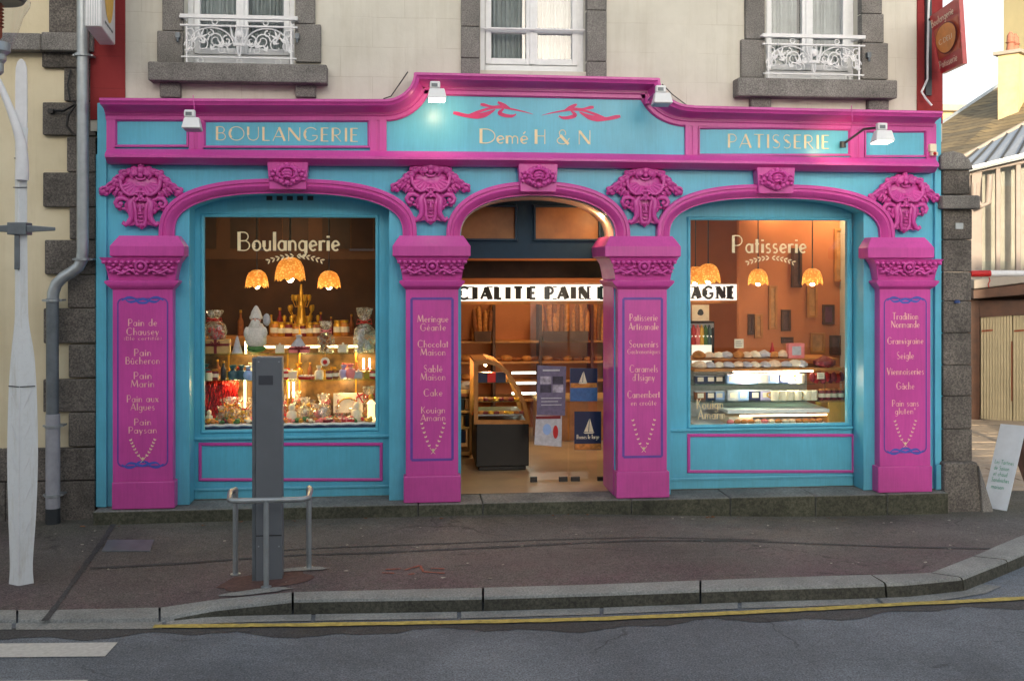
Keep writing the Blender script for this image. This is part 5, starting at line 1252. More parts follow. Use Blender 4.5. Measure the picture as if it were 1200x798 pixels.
for (py, pxs_, nm) in ((424, range(545, 708, 12), 'second shelf'), (446, range(546, 560, 11), 'third shelf')):
    for j, px in enumerate(pxs_):
        o = lf if k == 0 else lf.copy()
        if k: C.objects.link(o)
        k += 1; o.location = (X(px, yw), yw-.02, Z(px, py, yw)+.012); s = random.uniform(.55, .85); o.scale = (s, s, s*random.uniform(.8, 1.2)); o.rotation_euler = (0, 0, random.uniform(-.6, .6))
        tag(o, f'round bread loaf, {ORD[j]} from the left on the {nm} of the bread shelving', 'bread', 'loaves on the bread shelving')
        if j % 2: o.material_slots[0].link = 'OBJECT'; o.material_slots[0].material = M['crustd']
# baskets holding the baguettes
for (a, c, nm) in ((555, 576, 'left'), (635, 690, 'middle')):
    b = MB(); x0, x1 = X(a, yw-.15), X(c, yw-.15); z0, z1 = Z(a, 400, yw-.15), Z(a, 388, yw-.15)
    b.hexa([(x0+.02, yw-.2, z0), (x1-.02, yw-.2, z0), (x1-.02, yw-.02, z0), (x0+.02, yw-.02, z0)], [(x0, yw-.22, z1), (x1, yw-.22, z1), (x1, yw-.21, z1), (x0, yw-.21, z1)])
    tag(b.build('bread_basket', M['darkwood']), f'dark wicker basket front at the {nm} baguette rack', 'basket')

# ---------------- heated display case with curved front, just inside the door
def dcase():
    y0, y1 = 1.35, 2.15; p = W(589, 547, y0)
    r = thing('display_case', 'black based pastry display case with curved glass and golden frame just inside the door', 'display case', (p.x, y0, ZS))
    xa, xb = X(558, y0), X(621, y0); zt = Z(590, 496, y0)
    b = MB(); b.box(xa, xb-.01, y0, y1, ZS+.05, zt); b.box(xa+.03, xb-.04, y0+.03, y1, ZS, ZS+.05); b.build('base', M['black'], r, bevel=.01)
    pts = [(555.5, 497), (555.5, 424), (572, 421.5), (585, 425), (597, 436), (608, 453), (617, 473), (621.5, 497)]
    pw = [(X(a, y0), Z(a, c, y0)) for a, c in pts]
    for yy in (y0, y1-.03):
        b = MB(); b.sweep(pw, [(0, 0), (0, .03), (-.045, .03), (-.045, 0)], yy+.03, closed=True); b.build('frame', M['gold'] if 0 else M['wood'], r, weld=False)
    cv = [(x-.01, z) for x, z in pw[2:]]
    b = MB(); b.loft([[(x, yy, z-.01) for x, z in cv] for yy in (y0+.035, y1-.035)], cap=False, closed=False); b.build('curved_glass', M['glass2'], r, smooth=60)
    b = MB(); b.box(pw[0][0], pw[2][0], y0+.03, y1-.03, pw[2][1]-.03, pw[2][1]-.008); b.build('top_board', M['wood'], r)
    for (py, rr) in ((449, 603), (471, 612), (487, 617)):
        b = MB(); b.box(X(560, y0), X(rr-3, y0), y0+.06, y1-.06, Z(590, py, y0)-.008, Z(590, py, y0)+.004); b.build('shelf', M['shelf'] if py < 480 else M['zinc'], r)
    b = MB(); b.tube([(X(570, y0), y0+.1, Z(575, 429, y0)), (X(570, y0), y1-.1, Z(575, 429, y0))], .014, 8); b.build('light_strip', emis('case lamp', (1, .72, .35), 10), r)
    lamp('light', 'POINT', (X(574, y0), y0+.35, Z(575, 433, y0)), 6, (1, .62, .25), r, .05)
    k = 0
    for (py, pxs_, m_) in ((449, (566, 576, 587), M['bluebox']), (471, range(563, 606, 6), M['crust']), (487, range(563, 613, 6), M['crustd'])):
        for j, px in enumerate(pxs_):
            for d in (0, 1):
                q = W(px+random.uniform(-1, 1), py, y0+.14+.2*d); b = MB()
                if py == 449:
                    b.box(q.x-.05, q.x+.05, q.y, q.y+.05, q.z+.006, q.z+.12); nm, ct = 'box', 'box'; m2 = [M['navy'], M['red'], M['navy']][j]
                else: b.ball((q.x, q.y, q.z+.03), .04, 9, (1.2, 1, .65), .08); nm, ct = 'pastry', 'pastry'; m2 = random.choice([M['crust'], M['crustd'], M['gold'], M['crust'], M['deepred']])
                tag(b.build(nm, m2, smooth=50), f'{"boxed sweets" if ct=="box" else "golden pastry"} in the curved case, {"top" if py==449 else "middle" if py==471 else "lowest"} shelf, {"front" if d==0 else "back"} row, {ORD[j]} from left', ct, 'goods in the curved display case')
dcase()
# low shelf unit at the left of the case
ysu = 2.2; us = thing('shelf_unit', 'low pale shelf unit left of the curved display case', 'shelf unit', W(545, 522, ysu))
b = MB(); x0, x1 = X(530, ysu), X(553, ysu); b.box(x0, x1, ysu, ysu+.4, Z(545, 461, ysu), Z(545, 457, ysu)); b.box(x1-.03, x1, ysu, ysu+.4, ZS, Z(545, 461, ysu)); b.box(x0, x1, ysu, ysu+.4, ZS+.03, ZS+.07)
b.box(x0, x1, ysu, ysu+.4, Z(545, 484, ysu), Z(545, 481.5, ysu)); b.box(x0, x1, ysu, ysu+.4, Z(545, 503, ysu), Z(545, 500.5, ysu)); b.build('carcass', M['kraft'], us, bevel=.004)
for j, (px, py, mm, nm) in enumerate(((541, 481, 'black', 'black'), (541, 500, 'kraft', 'brown'), (541, 519, 'navy', 'dark blue'), (548, 481, 'kraft', 'tan'), (547.5, 500, 'black', 'dark'))):
    q = W(px, py, ysu+.05); b = MB(); b.box(q.x-.05, q.x+.05, q.y, q.y+.2, q.z, q.z+.14); tag(b.build('storage_box', M[mm], bevel=.006), f'{nm} box on the {["top","middle","lowest","top","middle"][j]} shelf of the low unit beside the display case', 'box')
b = MB(); q = W(547, 457, ysu+.1); b.ball((q.x, q.y, q.z+.05), .08, 9, (1, .8, .7), .15); tag(b.build('paper_bag', M['pale'], smooth=50), 'crumpled pale paper bag on top of the low shelf unit', 'paper bag')
# counter behind
yk = 3.3; ct = thing('shop_counter', 'honey wood service counter at the back behind the glass door', 'counter', W(660, 535, yk))
b = MB(); b.box(X(630, yk), X(720, yk), yk, yk+.5, ZS, Z(660, 470, yk)); b.build('body', M['wood'], ct, bevel=.01)
b = MB(); b.box(X(628, yk), X(722, yk), yk-.04, yk+.54, Z(660, 470, yk), Z(660, 466, yk)); b.build('worktop', M['kraft'], ct, bevel=.01)
# glass doors with posters
yd = .72
for (a, c, nm) in ((621.5, 665, 'left'), (667.5, 709, 'right')):
    r = thing('glass_door', f'{nm} sliding glass door leaf with dark metal foot plates and posters', 'glass door', (X((a+c)/2, yd), yd, ZS))
    b = MB(); b.box(X(a, yd), X(c, yd), yd, yd+.012, ZS+.02, Z(660, 332, yd)); b.build('pane', M['glass'], r)
    b = MB()
    for px in ((624, 666-6) if nm == 'left' else (674, 705)): b.box(X(px-5 if px > 630 else px-2.5, yd), X(min(px+5.5, c), yd), yd-.012, yd+.024, Z(px, 566, yd), Z(px, 558.5, yd))
    b.build('foot_plate', M['black'], r, bevel=.003)
yd2 = yd-.006
def poster(pts, mat, lab, pics, name='poster'):
    r_ = [W(a, c, yd2) for a, c in pts]
    ob = MB(); ob.hexa([(p.x, yd2-.002, p.z) for p in r_], [(p.x, yd2, p.z) for p in r_]); cx = sum(p.x for p in r_)/4
    r = thing(name, lab, 'poster', (cx, yd2, min(p.z for p in r_)))
    ob.build('sheet', mat, r)
    for k, (l, rr, t, bt, m2) in enumerate(pics):
        b = MB(); b.box(X(l, yd2), X(rr, yd2), yd2-.0032-.0003*k, yd2-.0022-.0003*k, Z(l, bt, yd2), Z(l, t, yd2)); b.build('picture', m2, r)
    return r
def sailboat(r, px, py, s, dy):
    b = MB(); q = W(px, py, yd2); y = yd2-dy; k = s
    b.face([(q.x-.0*k, y, q.z), (q.x+.30*k, y, q.z), (q.x+.06*k, y, q.z+.85*k)]); b.face([(q.x-.04*k, y-.0002, q.z), (q.x+.02*k, y-.0002, q.z+.8*k), (q.x-.3*k, y-.0002, q.z+.02*k)])
    b.face([(q.x-.35*k, y-.0003, q.z-.02*k), (q.x+.35*k, y-.0003, q.z-.02*k), (q.x+.25*k, y-.0003, q.z-.1*k), (q.x-.25*k, y-.0003, q.z-.1*k)]); b.build('picture', M['ivory'], r, weld=False)
M['pic1'] = plain('grey picture', lin(170, 165, 180), .5, var=.6, sc=14); M['pic2'] = plain('dark picture', lin(60, 56, 74), .5, var=.6, sc=14)
r = poster([(629, 486), (662, 487), (663.5, 429.5), (629.5, 428)], M['grey_poster'], 'grey violet event poster with two small photographs, upper left on the glass door', [(633, 646, 441, 450, M['pic1']), (647.5, 660, 441, 450, M['pic2']), (633, 646, 451, 460, M['pic2']), (647.5, 660, 451, 460, M['pic1']), (634, 658, 466, 467.2, M['pale']), (634, 654, 470, 471, M['pale']), (634, 658, 474, 475, M['pale']), (636, 656, 433, 435, M['pale'])])
r = poster([(626, 521), (658, 523.5), (658.5, 487.5), (628, 486.5)], M['pale'], 'pale poster with blue and red shapes, lower left on the glass door', [(628, 657, 487.5, 491, M['deepred'])])
b = MB()
for (px, py, rr, mm) in ((641, 503, .045, 0),): q = W(px, py, yd2); b.face([(q.x+rr*math.cos(a/8*math.pi), yd2-.004, q.z+1.3*rr*math.sin(a/8*math.pi)) for a in range(16)])
b.build('picture', M['bluebox'], r)
b = MB(); q = W(651, 506, yd2); b.face([(q.x+.028*math.cos(a/8*math.pi), yd2-.0045, q.z+.07*math.sin(a/8*math.pi)) for a in range(16)]); b.build('picture', M['red'], r)
r = poster([(668, 470), (700, 470), (700, 431.5), (668, 431.5)], M['blue_poster'], 'blue sea poster with a white sail above an orange shore on the glass door', [(668.3, 699.7, 431.7, 451, M['navy']), (668.3, 699.7, 449, 454.5, M['crust'])]); sailboat(r, 683, 448, .14, .005)
r = poster([(673, 527), (704.5, 527), (704.5, 482), (673, 482)], M['navy'], 'navy poster with a white sailing boat over an orange strip and white words', [(673.3, 704.2, 520, 526.7, M['crust'])]); sailboat(r, 690, 506, .17, .004)
b = MB(); text(b, 'Prenez le large'.replace('z', 's'), X(689, yd2), Z(689, 514, yd2), .045, yd2-.004, .2, .1, width=X(702, yd2)-X(676, yd2)); b.build('lettering', M['ivory'], r, weld=False)

# ================================================================ LEFT WINDOW DISPLAY
ysf = .50
ws = thing('window_display_stand', 'glass shelved display stand with gold posts filling the left shop window', 'display stand', (X(340, ysf), ysf, gL[2]))
gx0, gx1 = X(233, ysf), X(446, ysf)
zsh = {'top': Z(340, 413, ysf), 'middle': Z(340, 444, ysf), 'bottom': gL[2]+.035}
for k in ('top', 'middle'):
    b = MB(); b.box(gx0, gx1, ysf-.12, ysf+.25, zsh[k]-.012, zsh[k]); b.build('shelf', M['shelf'], ws)
b = MB(); b.box(gx0-.1, gx1+.1, yR+.065, 1.0, ZS, zsh['bottom']-.002); b.build('base_board', M['navy'], ws)
m1, n1, p1 = newmat('snowy cloth'); p1.inputs['Base Color'].default_value = (.75, .75, .78, 1); p1.inputs['Roughness'].default_value = .9; bump(n1, p1, noise(n1, 20, 5), 1, .02)
b = MB(); rows = []
for i in range(61): rows.append([(gx0+(gx1-gx0)*i/60, yR+.07+.9*j/6, zsh['bottom']-.001+.006*math.sin(i*1.3+j)) for j in range(7)]+[])
b.loft(rows, cap=False, closed=False); b.build('cloth', m1, ws, smooth=60)
b = MB(); b.tube([(gx0+(gx1-gx0)*i/60, yR+.075, zsh['bottom']+.003*math.sin(i*1.3)) for i in range(61)], .016, 6); b.build('cloth_hem', m1, ws, smooth=60)
b = MB()
for px in (268, 337, 351, 417): b.box(X(px, ysf+.2)-.008, X(px, ysf+.2)+.008, ysf+.2, ysf+.215, zsh['bottom'], zsh['top'])
b.build('post', M['gold'], ws)
m_led = emis('warm light strip', (1, .72, .30), 6)
for (px, t, bt) in ((287, 445, 480), (338, 448, 466), (344, 448, 466), (288, 400, 411), (426, 420, 441), (433, 420, 441)):
    b = MB(); y = ysf+.22; b.box(X(px-1.1, y), X(px+1.1, y), y, y+.01, Z(px, bt, y), Z(px, t, y)); b.build('light_strip', m_led, ws)
for px in (275, 340, 405): lamp('light', 'POINT', (X(px, ysf+.1), ysf+.12, zsh['middle']-.05), 1.7, (1, .68, .3), ws, .04); lamp('light', 'POINT', (X(px+15, ysf+.1), ysf+.10, zsh['top']-.04), 1.1, (1, .68, .3), ws, .04)
b = MB(); y = ysf+.32; b.box(gx0, gx1, y, y+.01, zsh['bottom'], zsh['top']-.02); 
M['goldback'] = plain('mottled gold backing', lin(116, 84, 40), .45, var=.75, sc=9, bs=.5)
b.build('back_panel', M['goldback'], ws)
# --- goods builders, each at the origin
def ribbonbox(mat, w_=.22, d=.14, h=.10, rib='deepred'):
    r = thing('gift_box', '', 'gift box'); b = MB(); b.box(-w_/2, w_/2, -d/2, d/2, 0, h); b.build('box', mat, r, loc=(0, 0, 0), bevel=.006)
    b = MB(); b.box(-.012, .012, -d/2-.003, d/2, -.0, h+.003); b.box(-w_/2-.003, w_/2+.003, -d/2-.0025, d/2, h*.55, h*.55+.018)
    for s in (-1, 1): b.tube([(0, -d/2-.01, h*.6), (s*.035, -d/2-.015, h*.6+.03), (s*.045, -d/2-.01, h*.6), (0, -d/2-.012, h*.6)], .006, 5)
    b.build('ribbon', M[rib], r, loc=(0, 0, 0)); return r
def crumple(b, prof, n=16, jit=.13, sc=(1, .8)):
    rings = []
    for r_, z in prof: rings.append([(sc[0]*r_*(1+random.uniform(-jit, jit))*math.cos(2*math.pi*k/n), sc[1]*r_*(1+random.uniform(-jit, jit))*math.sin(2*math.pi*k/n), z+random.uniform(-.006, .006)) for k in range(n)])
    b.loft(rings)
def cellobag(h=.26, r_=.075, fill='crust', bow='red'):
    r = thing('gift_bag', '', 'gift bag')
    b = MB(); crumple(b, [(r_*.9, 0), (r_, h*.3), (r_*.95, h*.5), (r_*.3, h*.68), (r_*.65, h*.85), (r_*.8, h)]); b.build('wrap', M['cello'], r, loc=(0, 0, 0))
    b = MB()
    for k in range(9): b.ball((random.uniform(-.5, .5)*r_, random.uniform(-.4, .4)*r_, .025+random.uniform(0, h*.42)), r_*.32, 7, (1, 1, 1), .15)
    b.build('contents', M[fill], r, loc=(0, 0, 0), weld=False)
    b = MB(); b.ball((0, -.01, h*.68), r_*.34, 8, (1, 1, .5), .1)
    for s in (-1, 1): b.tube([(0, -r_*.3, h*.68), (s*r_*.6, -r_*.4, h*.75), (s*r_*.7, -r_*.4, h*.64), (0, -r_*.3, h*.68)], .006, 5)
    b.build('bow', M[bow], r, loc=(0, 0, 0)); return r
def jar(mat='crust', lid='gold', h=.10, r_=.036):
    r = thing('jar', '', 'jar'); b = MB(); b.lathe([(r_*.9, 0), (r_, .008), (r_, h*.75), (r_*.8, h*.86)], (0, 0, 0), 14); b.build('body', M[mat], r, loc=(0, 0, 0), smooth=40)
    b = MB(); b.lathe([(r_*.86, h*.86), (r_*.88, h), (r_*.8, h*1.01)], (0, 0, 0), 14); b.build('lid', M[lid], r, loc=(0, 0, 0), smooth=40)
    b = MB(); b.lathe([(r_+.0012, h*.25), (r_+.0012, h*.6)], (0, 0, 0), 14); b.build('paper_label', M['ivory'], r, loc=(0, 0, 0)); return r
def bottle(mat='deepred', h=.2):
    r = thing('bottle', '', 'bottle'); b = MB(); b.lathe([(.028, 0), (.03, .01), (.03, h*.55), (.012, h*.72), (.011, h*.95)], (0, 0, 0), 14); b.build('body', M[mat], r, loc=(0, 0, 0), smooth=50)
    b = MB(); b.lathe([(.013, h*.9), (.013, h)], (0, 0, 0), 10); b.build('cap', M['gold'], r, loc=(0, 0, 0)); return r
def lidbox(mat='ivory'):
    r = thing('small_box', '', 'small box'); b = MB(); b.box(-.045, .045, -.04, .04, 0, .06); b.build('box', M[mat], r, loc=(0, 0, 0), bevel=.004)
    b = MB(); b.box(-.049, .049, -.044, .044, .06, .072); b.ball((0, 0, .082), .014, 8); b.build('lid', M[mat], r, loc=(0, 0, 0), bevel=.003); return r
def pouch(mat='tealc', tie='black'):
    r = thing('pouch', '', 'pouch'); b = MB(); crumple(b, [(.04, 0), (.052, .04), (.045, .08), (.016, .10), (.03, .125), (.036, .14)], 12, .1); b.build('bag', M[mat], r, loc=(0, 0, 0), smooth=50)
    b = MB(); b.tube([(.02*math.cos(a), .016*math.sin(a), .10) for a in [k*.7 for k in range(10)]], .004, 5); b.build('tie', M[tie], r, loc=(0, 0, 0)); return r
def tray(mat='pinkc'):
    r = thing('sweet_tray', '', 'tray'); b = MB(); b.hexa([(-.07, -.05, 0), (.07, -.05, 0), (.07, .05, 0), (-.07, .05, 0)], [(-.08, -.06, .03), (.08, -.06, .03), (.08, .06, .03), (-.08, .06, .03)]); b.build('tray', M[mat], r, loc=(0, 0, 0), bevel=.004)
    b = MB()
    for k in range(14): b.ball((random.uniform(-.06, .06), random.uniform(-.04, .04), .036), .016, 7, (1, 1, .8), .1)
    b.build('sweets', M['ivory'], r, loc=(0, 0, 0), weld=False); return r
def put(r, px, py, y, lab, group=None, sc=1, rz=None, z=None, cat=None):
    p = W(px, py, y); r.location = (p.x, p.y, z if z is not None else p.z); r.scale = (sc, sc, sc) if not hasattr(sc, '__len__') else sc
    if rz is not None: r.rotation_euler = (0, 0, rz)
    r['label'] = lab
    if group: r['group'] = group
    if cat: r['category'] = cat
    return r
yT = ysf-.02; zt_, zm_, zb_ = zsh['top']+.002, zsh['middle']+.002, zsh['bottom']+.008
put(ribbonbox(M['kraft']), 254, 412, yT, 'cream hamper box tied with dark ribbon at the left end of the top shelf', z=zt_, sc=(1.15, 1.15, 1.35))
r = cellobag(.27, .10, 'red', 'red'); put(r, 252, 396, yT, 'cellophane wrapped sweets with red flower bow on the hamper box, left window', z=zt_+.137, sc=(1.1, 1, 1.05))
b = MB(); b.lathe([(.055, 0), (.05, .01), (.012, .15), (.004, .17)], (0, 0, 0), 14); o = b.build('paper_cone', M['pale'], None, loc=(0, 0, 0), smooth=40); p = W(278, 412, yT); o.location = (p.x, p.y, zt_); tag(o, 'pale lilac paper cone standing on the top shelf beside the white figurine', 'cone')
r = thing('figurine', 'white bearded plush figurine in a hooded coat on the top shelf of the left window', 'figurine', (0, 0, 0))
b = MB(); b.ball((0, 0, .04), .08, 12, (1.2, 1, .5), .05); b.build('base', M['green'], r, loc=(0, 0, 0), smooth=60)
b = MB(); crumple(b, [(.06, .05), (.10, .09), (.105, .16), (.085, .24), (.06, .29)], 18, .06, (1, .8)); b.ball((-.085, -.03, .20), .04, 10, (.8, 1, 1.5), .08); b.ball((.085, -.03, .20), .04, 10, (.8, 1, 1.5), .08); b.build('coat', M['fur'], r, loc=(0, 0, 0), smooth=60, weld=False)
b = MB(); b.ball((0, -.01, .33), .052, 12, (1, 1, 1.05)); b.ball((0, -.058, .325), .011, 8); b.build('head', plain('doll skin', lin(216, 160, 140), .6), r, loc=(0, 0, 0), smooth=60)
b = MB(); b.ball((0, -.045, .285), .045, 12, (1.1, .6, 1.3), .1); b.build('beard', M['fur'], r, loc=(0, 0, 0), smooth=60)
b = MB(); b.lathe([(.062, .335), (.066, .355), (.055, .375), (.045, .41), (.02, .455), (.006, .47)], (0, .006, 0), 14); b.build('hood', M['fur'], r, loc=(0, 0, 0), smooth=60)
b = MB()
for s in (-1, 1): b.ball((s*.018, -.056, .342), .006, 8)
b.build('eyes', M['black'], r, loc=(0, 0, 0), weld=False)
b = MB(); b.ball((.11, -.04, .33), .045, 10, (.8, .8, 1.4), .15); b.build('bundle', M['pale'], r, loc=(0, 0, 0), smooth=50)
put(r, 300, 412, yT, r['label'], z=zt_, sc=1.0)
put(lidbox(), 328, 412, yT, 'small white lidded box in the middle of the top shelf, left window', z=zt_, rz=.1)
r = ribbonbox(M['pinkc'], .2, .14, .06); put(r, 351, 412, yT, 'low red patterned biscuit box on the top shelf, left window', z=zt_)
b = MB(); crumple(b, [(.08, 0), (.05, .05), (.02, .08), (.035, .11)], 12, .1); o = b.build('wrapping', M['pale'], None, loc=(0, 0, 0)); p = W(350, 404, yT); o.location = (p.x, p.y, zt_+.06); tag(o, 'white gathered wrapping on top of the low red biscuit box', 'wrapping')
put(cellobag(.31, .085, 'crustd', 'pinkc'), 382, 412, yT, 'tall cellophane gift bag with pink bow right of centre on the top shelf', z=zt_)
put(lidbox(), 402, 412, yT, 'small white lidded box beside the two large gift bags on the top shelf', z=zt_, rz=-.2)
put(cellobag(.44, .11, 'pale', 'red'), 427, 412, yT, 'largest silvery cellophane gift bag at the right end of the top shelf', z=zt_)
# middle shelf
mid = [(bottle('black', .19), 262, 'dark bottle'), (jar('deepred'), 252, 'dark red jar'), (jar('ivory', 'red'), 245, 'white jar with red lid'), (pouch('tealc'), 273, 'teal pouch with black tie'), (pouch('tealc'), 283, 'teal pouch with black tie'), (pouch('bluebox', 'deepred'), 291, 'pale blue pouch'),
       (jar('red', 'ivory'), 334, 'red jar with white lid'), (tray('red'), 359, 'red tray of sweets'), (lidbox('ivory'), 342, 'white lidded box'), (pouch('ivory', 'red'), 374, 'white pouch'), (jar('deepred', 'gold'), 386, 'dark red jar with gold lid'), (jar('crustd', 'gold'), 393, 'brown jar with gold lid'), (pouch('lilac', 'red'), 403, 'lilac pouch'), (pouch('pinkc', 'ivory'), 411, 'pink pouch'), (lidbox('pale'), 420, 'grey lidded box'), (lidbox('gold'), 430, 'gold lidded box'), (jar('red'), 437, 'red jar')]
names = {}
for k, (r, px, nm) in enumerate(sorted(mid, key=lambda q: q[1])):
    put(r, px, 444, ysf-.04+random.uniform(-.03, .06), f'{nm} on the middle glass shelf, {ORD[k]} item from the left', 'goods on the middle glass shelf', z=zm_, rz=random.uniform(-.4, .4), sc=random.uniform(.9, 1.05))
b = MB(); p = W(381, 424, ysf-.1); b.lathe([(.001, -.008), (.042, -.008), (.046, 0), (.042, .008), (.001, .008)], (0, 0, 0), 18); b.bm.transform(Matrix.Rotation(math.pi/2, 4, 'X'))
r = thing('hanging_ornament', 'round white and red ornament hanging by a thread above the middle shelf', 'ornament', p); o = b.build('disc', M['ivory'], r, loc=(0, 0, 0))
b = MB(); b.lathe([(.001, -.01), (.022, -.010), (.022, .0)], (0, 0, 0), 14); b.bm.transform(Matrix.Rotation(-math.pi/2, 4, 'X')); o = b.build('centre', M['red'], r, loc=(0, 0, 0)); o.location = (0, -.012, 0)
b = MB(); b.tube([(0, 0, .045), (0, 0, .10)], .002, 4); b.build('thread', M['gold'], r, loc=(0, 0, 0))
kinds = [lambda: pouch(random.choice(['tealc', 'gold', 'pinkc', 'ivory', 'lilac']), 'red'), lambda: jar(random.choice(['crust', 'deepred', 'gold', 'ivory']), random.choice(['gold', 'red'])), lambda: lidbox(random.choice(['ivory', 'pinkc', 'gold', 'bluebox'])), lambda: bottle(random.choice(['deepred', 'crustd', 'tealc']), .17)]
for k in range(15):
    put(kinds[(k*7) % 4](), 241+k*13.6, 444, ysf+.14, f'{ORD[k]} item from the left in the rear row of the middle glass shelf', 'goods at the rear of the middle glass shelf', z=zm_, rz=random.uniform(-.5, .5), sc=random.uniform(.85, 1.1))
# bottom: tinsel curtain, packages, candles, gold board
M['tinsel'] = plain('red tinsel', lin(200, 34, 24), .25, .3, .6, 30, .6)
b = MB()
for k in range(60):
    x = gx0+.03+(X(276, ysf)-gx0-.04)*k/59; z1_ = zm_-.03; ph = random.uniform(0, 6)
    b.tube([(x+.012*math.sin(ph+j*1.3), ysf+.16+.02*math.cos(ph+j), z1_-(z1_-zb_-.02)*j/8) for j in range(9)], .006, 4)
tag(b.build('tinsel_curtain', M['tinsel'], weld=False), 'red tinsel curtain hanging under the middle shelf at the left of the window', 'tinsel', kind='stuff')
bot = [(cellobag(.24, .085, 'yellow', 'gold'), 270, 'yellow filled cellophane bag', 1.0), (cellobag(.19, .07, 'yellow', 'red'), 285, 'smaller yellow cellophane bag', 1.0), (cellobag(.2, .07, 'crust', 'gold'), 259, 'golden cellophane bag', .8),
       (cellobag(.25, .075, 'ivory', 'gold'), 357, 'gold topped cellophane bag', .95), (cellobag(.27, .08, 'pale', 'pinkc'), 378, 'cellophane bag with pink ribbon', 1.0), (cellobag(.22, .07, 'pinkc', 'gold'), 371, 'pink filled cellophane bag', .8)]
for r, px, nm, s in bot: put(r, px, 496, ysf+random.uniform(-.03, .05), f'{nm} on the snowy floor of the left shop window', 'gift bags on the window floor', z=zb_, sc=s, rz=random.uniform(0, 3))
for k in range(11):
    r = cellobag(random.uniform(.2, .29), random.uniform(.06, .085), random.choice(['crust', 'gold', 'yellow', 'pinkc', 'ivory', 'red']), random.choice(['red', 'gold', 'pinkc']))
    put(r, 262+k*17, 492, ysf+.17, f'{ORD[k]} cellophane gift bag from the left in the rear row of the window floor', 'gift bags in the rear row of the window floor', z=zb_, sc=random.uniform(.85, 1.15), rz=random.uniform(0, 3))
for j, (px, s) in enumerate(((342, 1.0), (418, 1.05), (245, .7))):
    r = thing('candle', '', 'candle'); b = MB(); b.lathe([(.05, 0), (.055, .03), (.05, .09), (.025, .11), (.035, .13), (.03, .16), (.01, .18)], (0, 0, 0), 14); b.build('wax', M['ivory'], r, loc=(0, 0, 0), smooth=50); b = MB(); b.tube([(0, 0, .18), (.002, 0, .24)], [.006, .002], 5); b.build('wick', M['red'], r, loc=(0, 0, 0))
    put(r, px, 496, ysf-.02, ['white bulbous candle beside the grey column in the left window', 'white bulbous candle before the gold board', 'small white candle under the red tinsel'][j], 'white candles', z=zb_, sc=s)
r = thing('gift_board', 'large cream gift tray with gold arch motif and red bow at the window floor', 'gift tray', (0, 0, 0))
b = MB(); b.box(-.15, .15, -.01, .01, 0, .2); b.build('board', M['ivory'], r, loc=(0, 0, 0), bevel=.004)
b = MB(); b.tube([(.11*math.cos(a*.314), -.012, .04+.11*math.sin(a*.314)) for a in range(11)], .008, 6); b.build('motif', M['gold'], r, loc=(0, 0, 0))
b = MB(); b.tube([(.09, -.015, .2), (.15, -.02, .1)], .008, 5); b.tube([(.08, -.015, .15), (.15, -.02, .19)], .008, 5); b.build('ribbon', M['red'], r, loc=(0, 0, 0)); r.rotation_euler = (-.12, 0, 0)
put(r, 408, 484, ysf+.12, r['label'], z=zb_+.06); r.rotation_euler = (-.12, 0, 0)
for j, (px, mm, nm) in enumerate(((395, 'pinkc', 'salmon pink tray of sweets left of the gold board'), (408, 'red', 'red tray of sweets in front of the gold board'), (383, 'deepred', 'dark red tray of sweets beside the pink ribboned bag'))): put(tray(mm), px, 497, ysf-.09, nm + ', left window', 'trays of sweets', z=zb_, sc=.85)
r = thing('lantern', 'glowing gold candle lantern at the right end of the left window floor', 'lantern', (0, 0, 0)); b = MB(); b.lathe([(.045, 0), (.045, .02), (.035, .03), (.035, .15), (.045, .16), (.01, .2)], (0, 0, 0), 12); b.build('body', emis('lantern glow', (1, .6, .2), .9), r, loc=(0, 0, 0), smooth=30)
b = MB(); b.lathe([(.02, .2), (.03, .22), (.012, .25)], (0, 0, 0), 10); b.build('cap', M['gold'], r, loc=(0, 0, 0)); put(r, 435, 495, ysf, r['label'], z=zb_, sc=1.05)
swm = [M['red'], M['ivory'], M['gold'], M['pinkc'], M['crust'], M['deepred'], M['green']]
b = MB(); b.ball((0, 0, .018), .02, 8, (1, 1, .9), .1)
for s in (-1, 1): b.lathe([(.004, 0), (.014, .018)], (0, 0, 0), 6) if 0 else b.tube([(s*.016, 0, .018), (s*.036, 0, .02)], [.004, .012], 6)
sw0 = b.build('wrapped_sweet', M['red'], None, loc=(0, 0, 0), smooth=50)
for k in range(64):
    o = sw0 if k == 0 else sw0.copy()
    if k: C.objects.link(o)
    px = 243+195*((k*0.618) % 1); p = W(px, 497, yR+.12+.16*random.random()); o.location = (p.x, p.y, zb_-.002); o.rotation_euler = (0, random.uniform(-.3, .3), random.uniform(0, 3)); o.scale = (random.uniform(.9, 1.6),)*3
    o.material_slots[0].link = 'OBJECT'; o.material_slots[0].material = random.choice(swm)
    tag(o, 'small wrapped sweet scattered on the snowy floor of the left shop window', 'sweet', 'wrapped sweets scattered on the window floor')
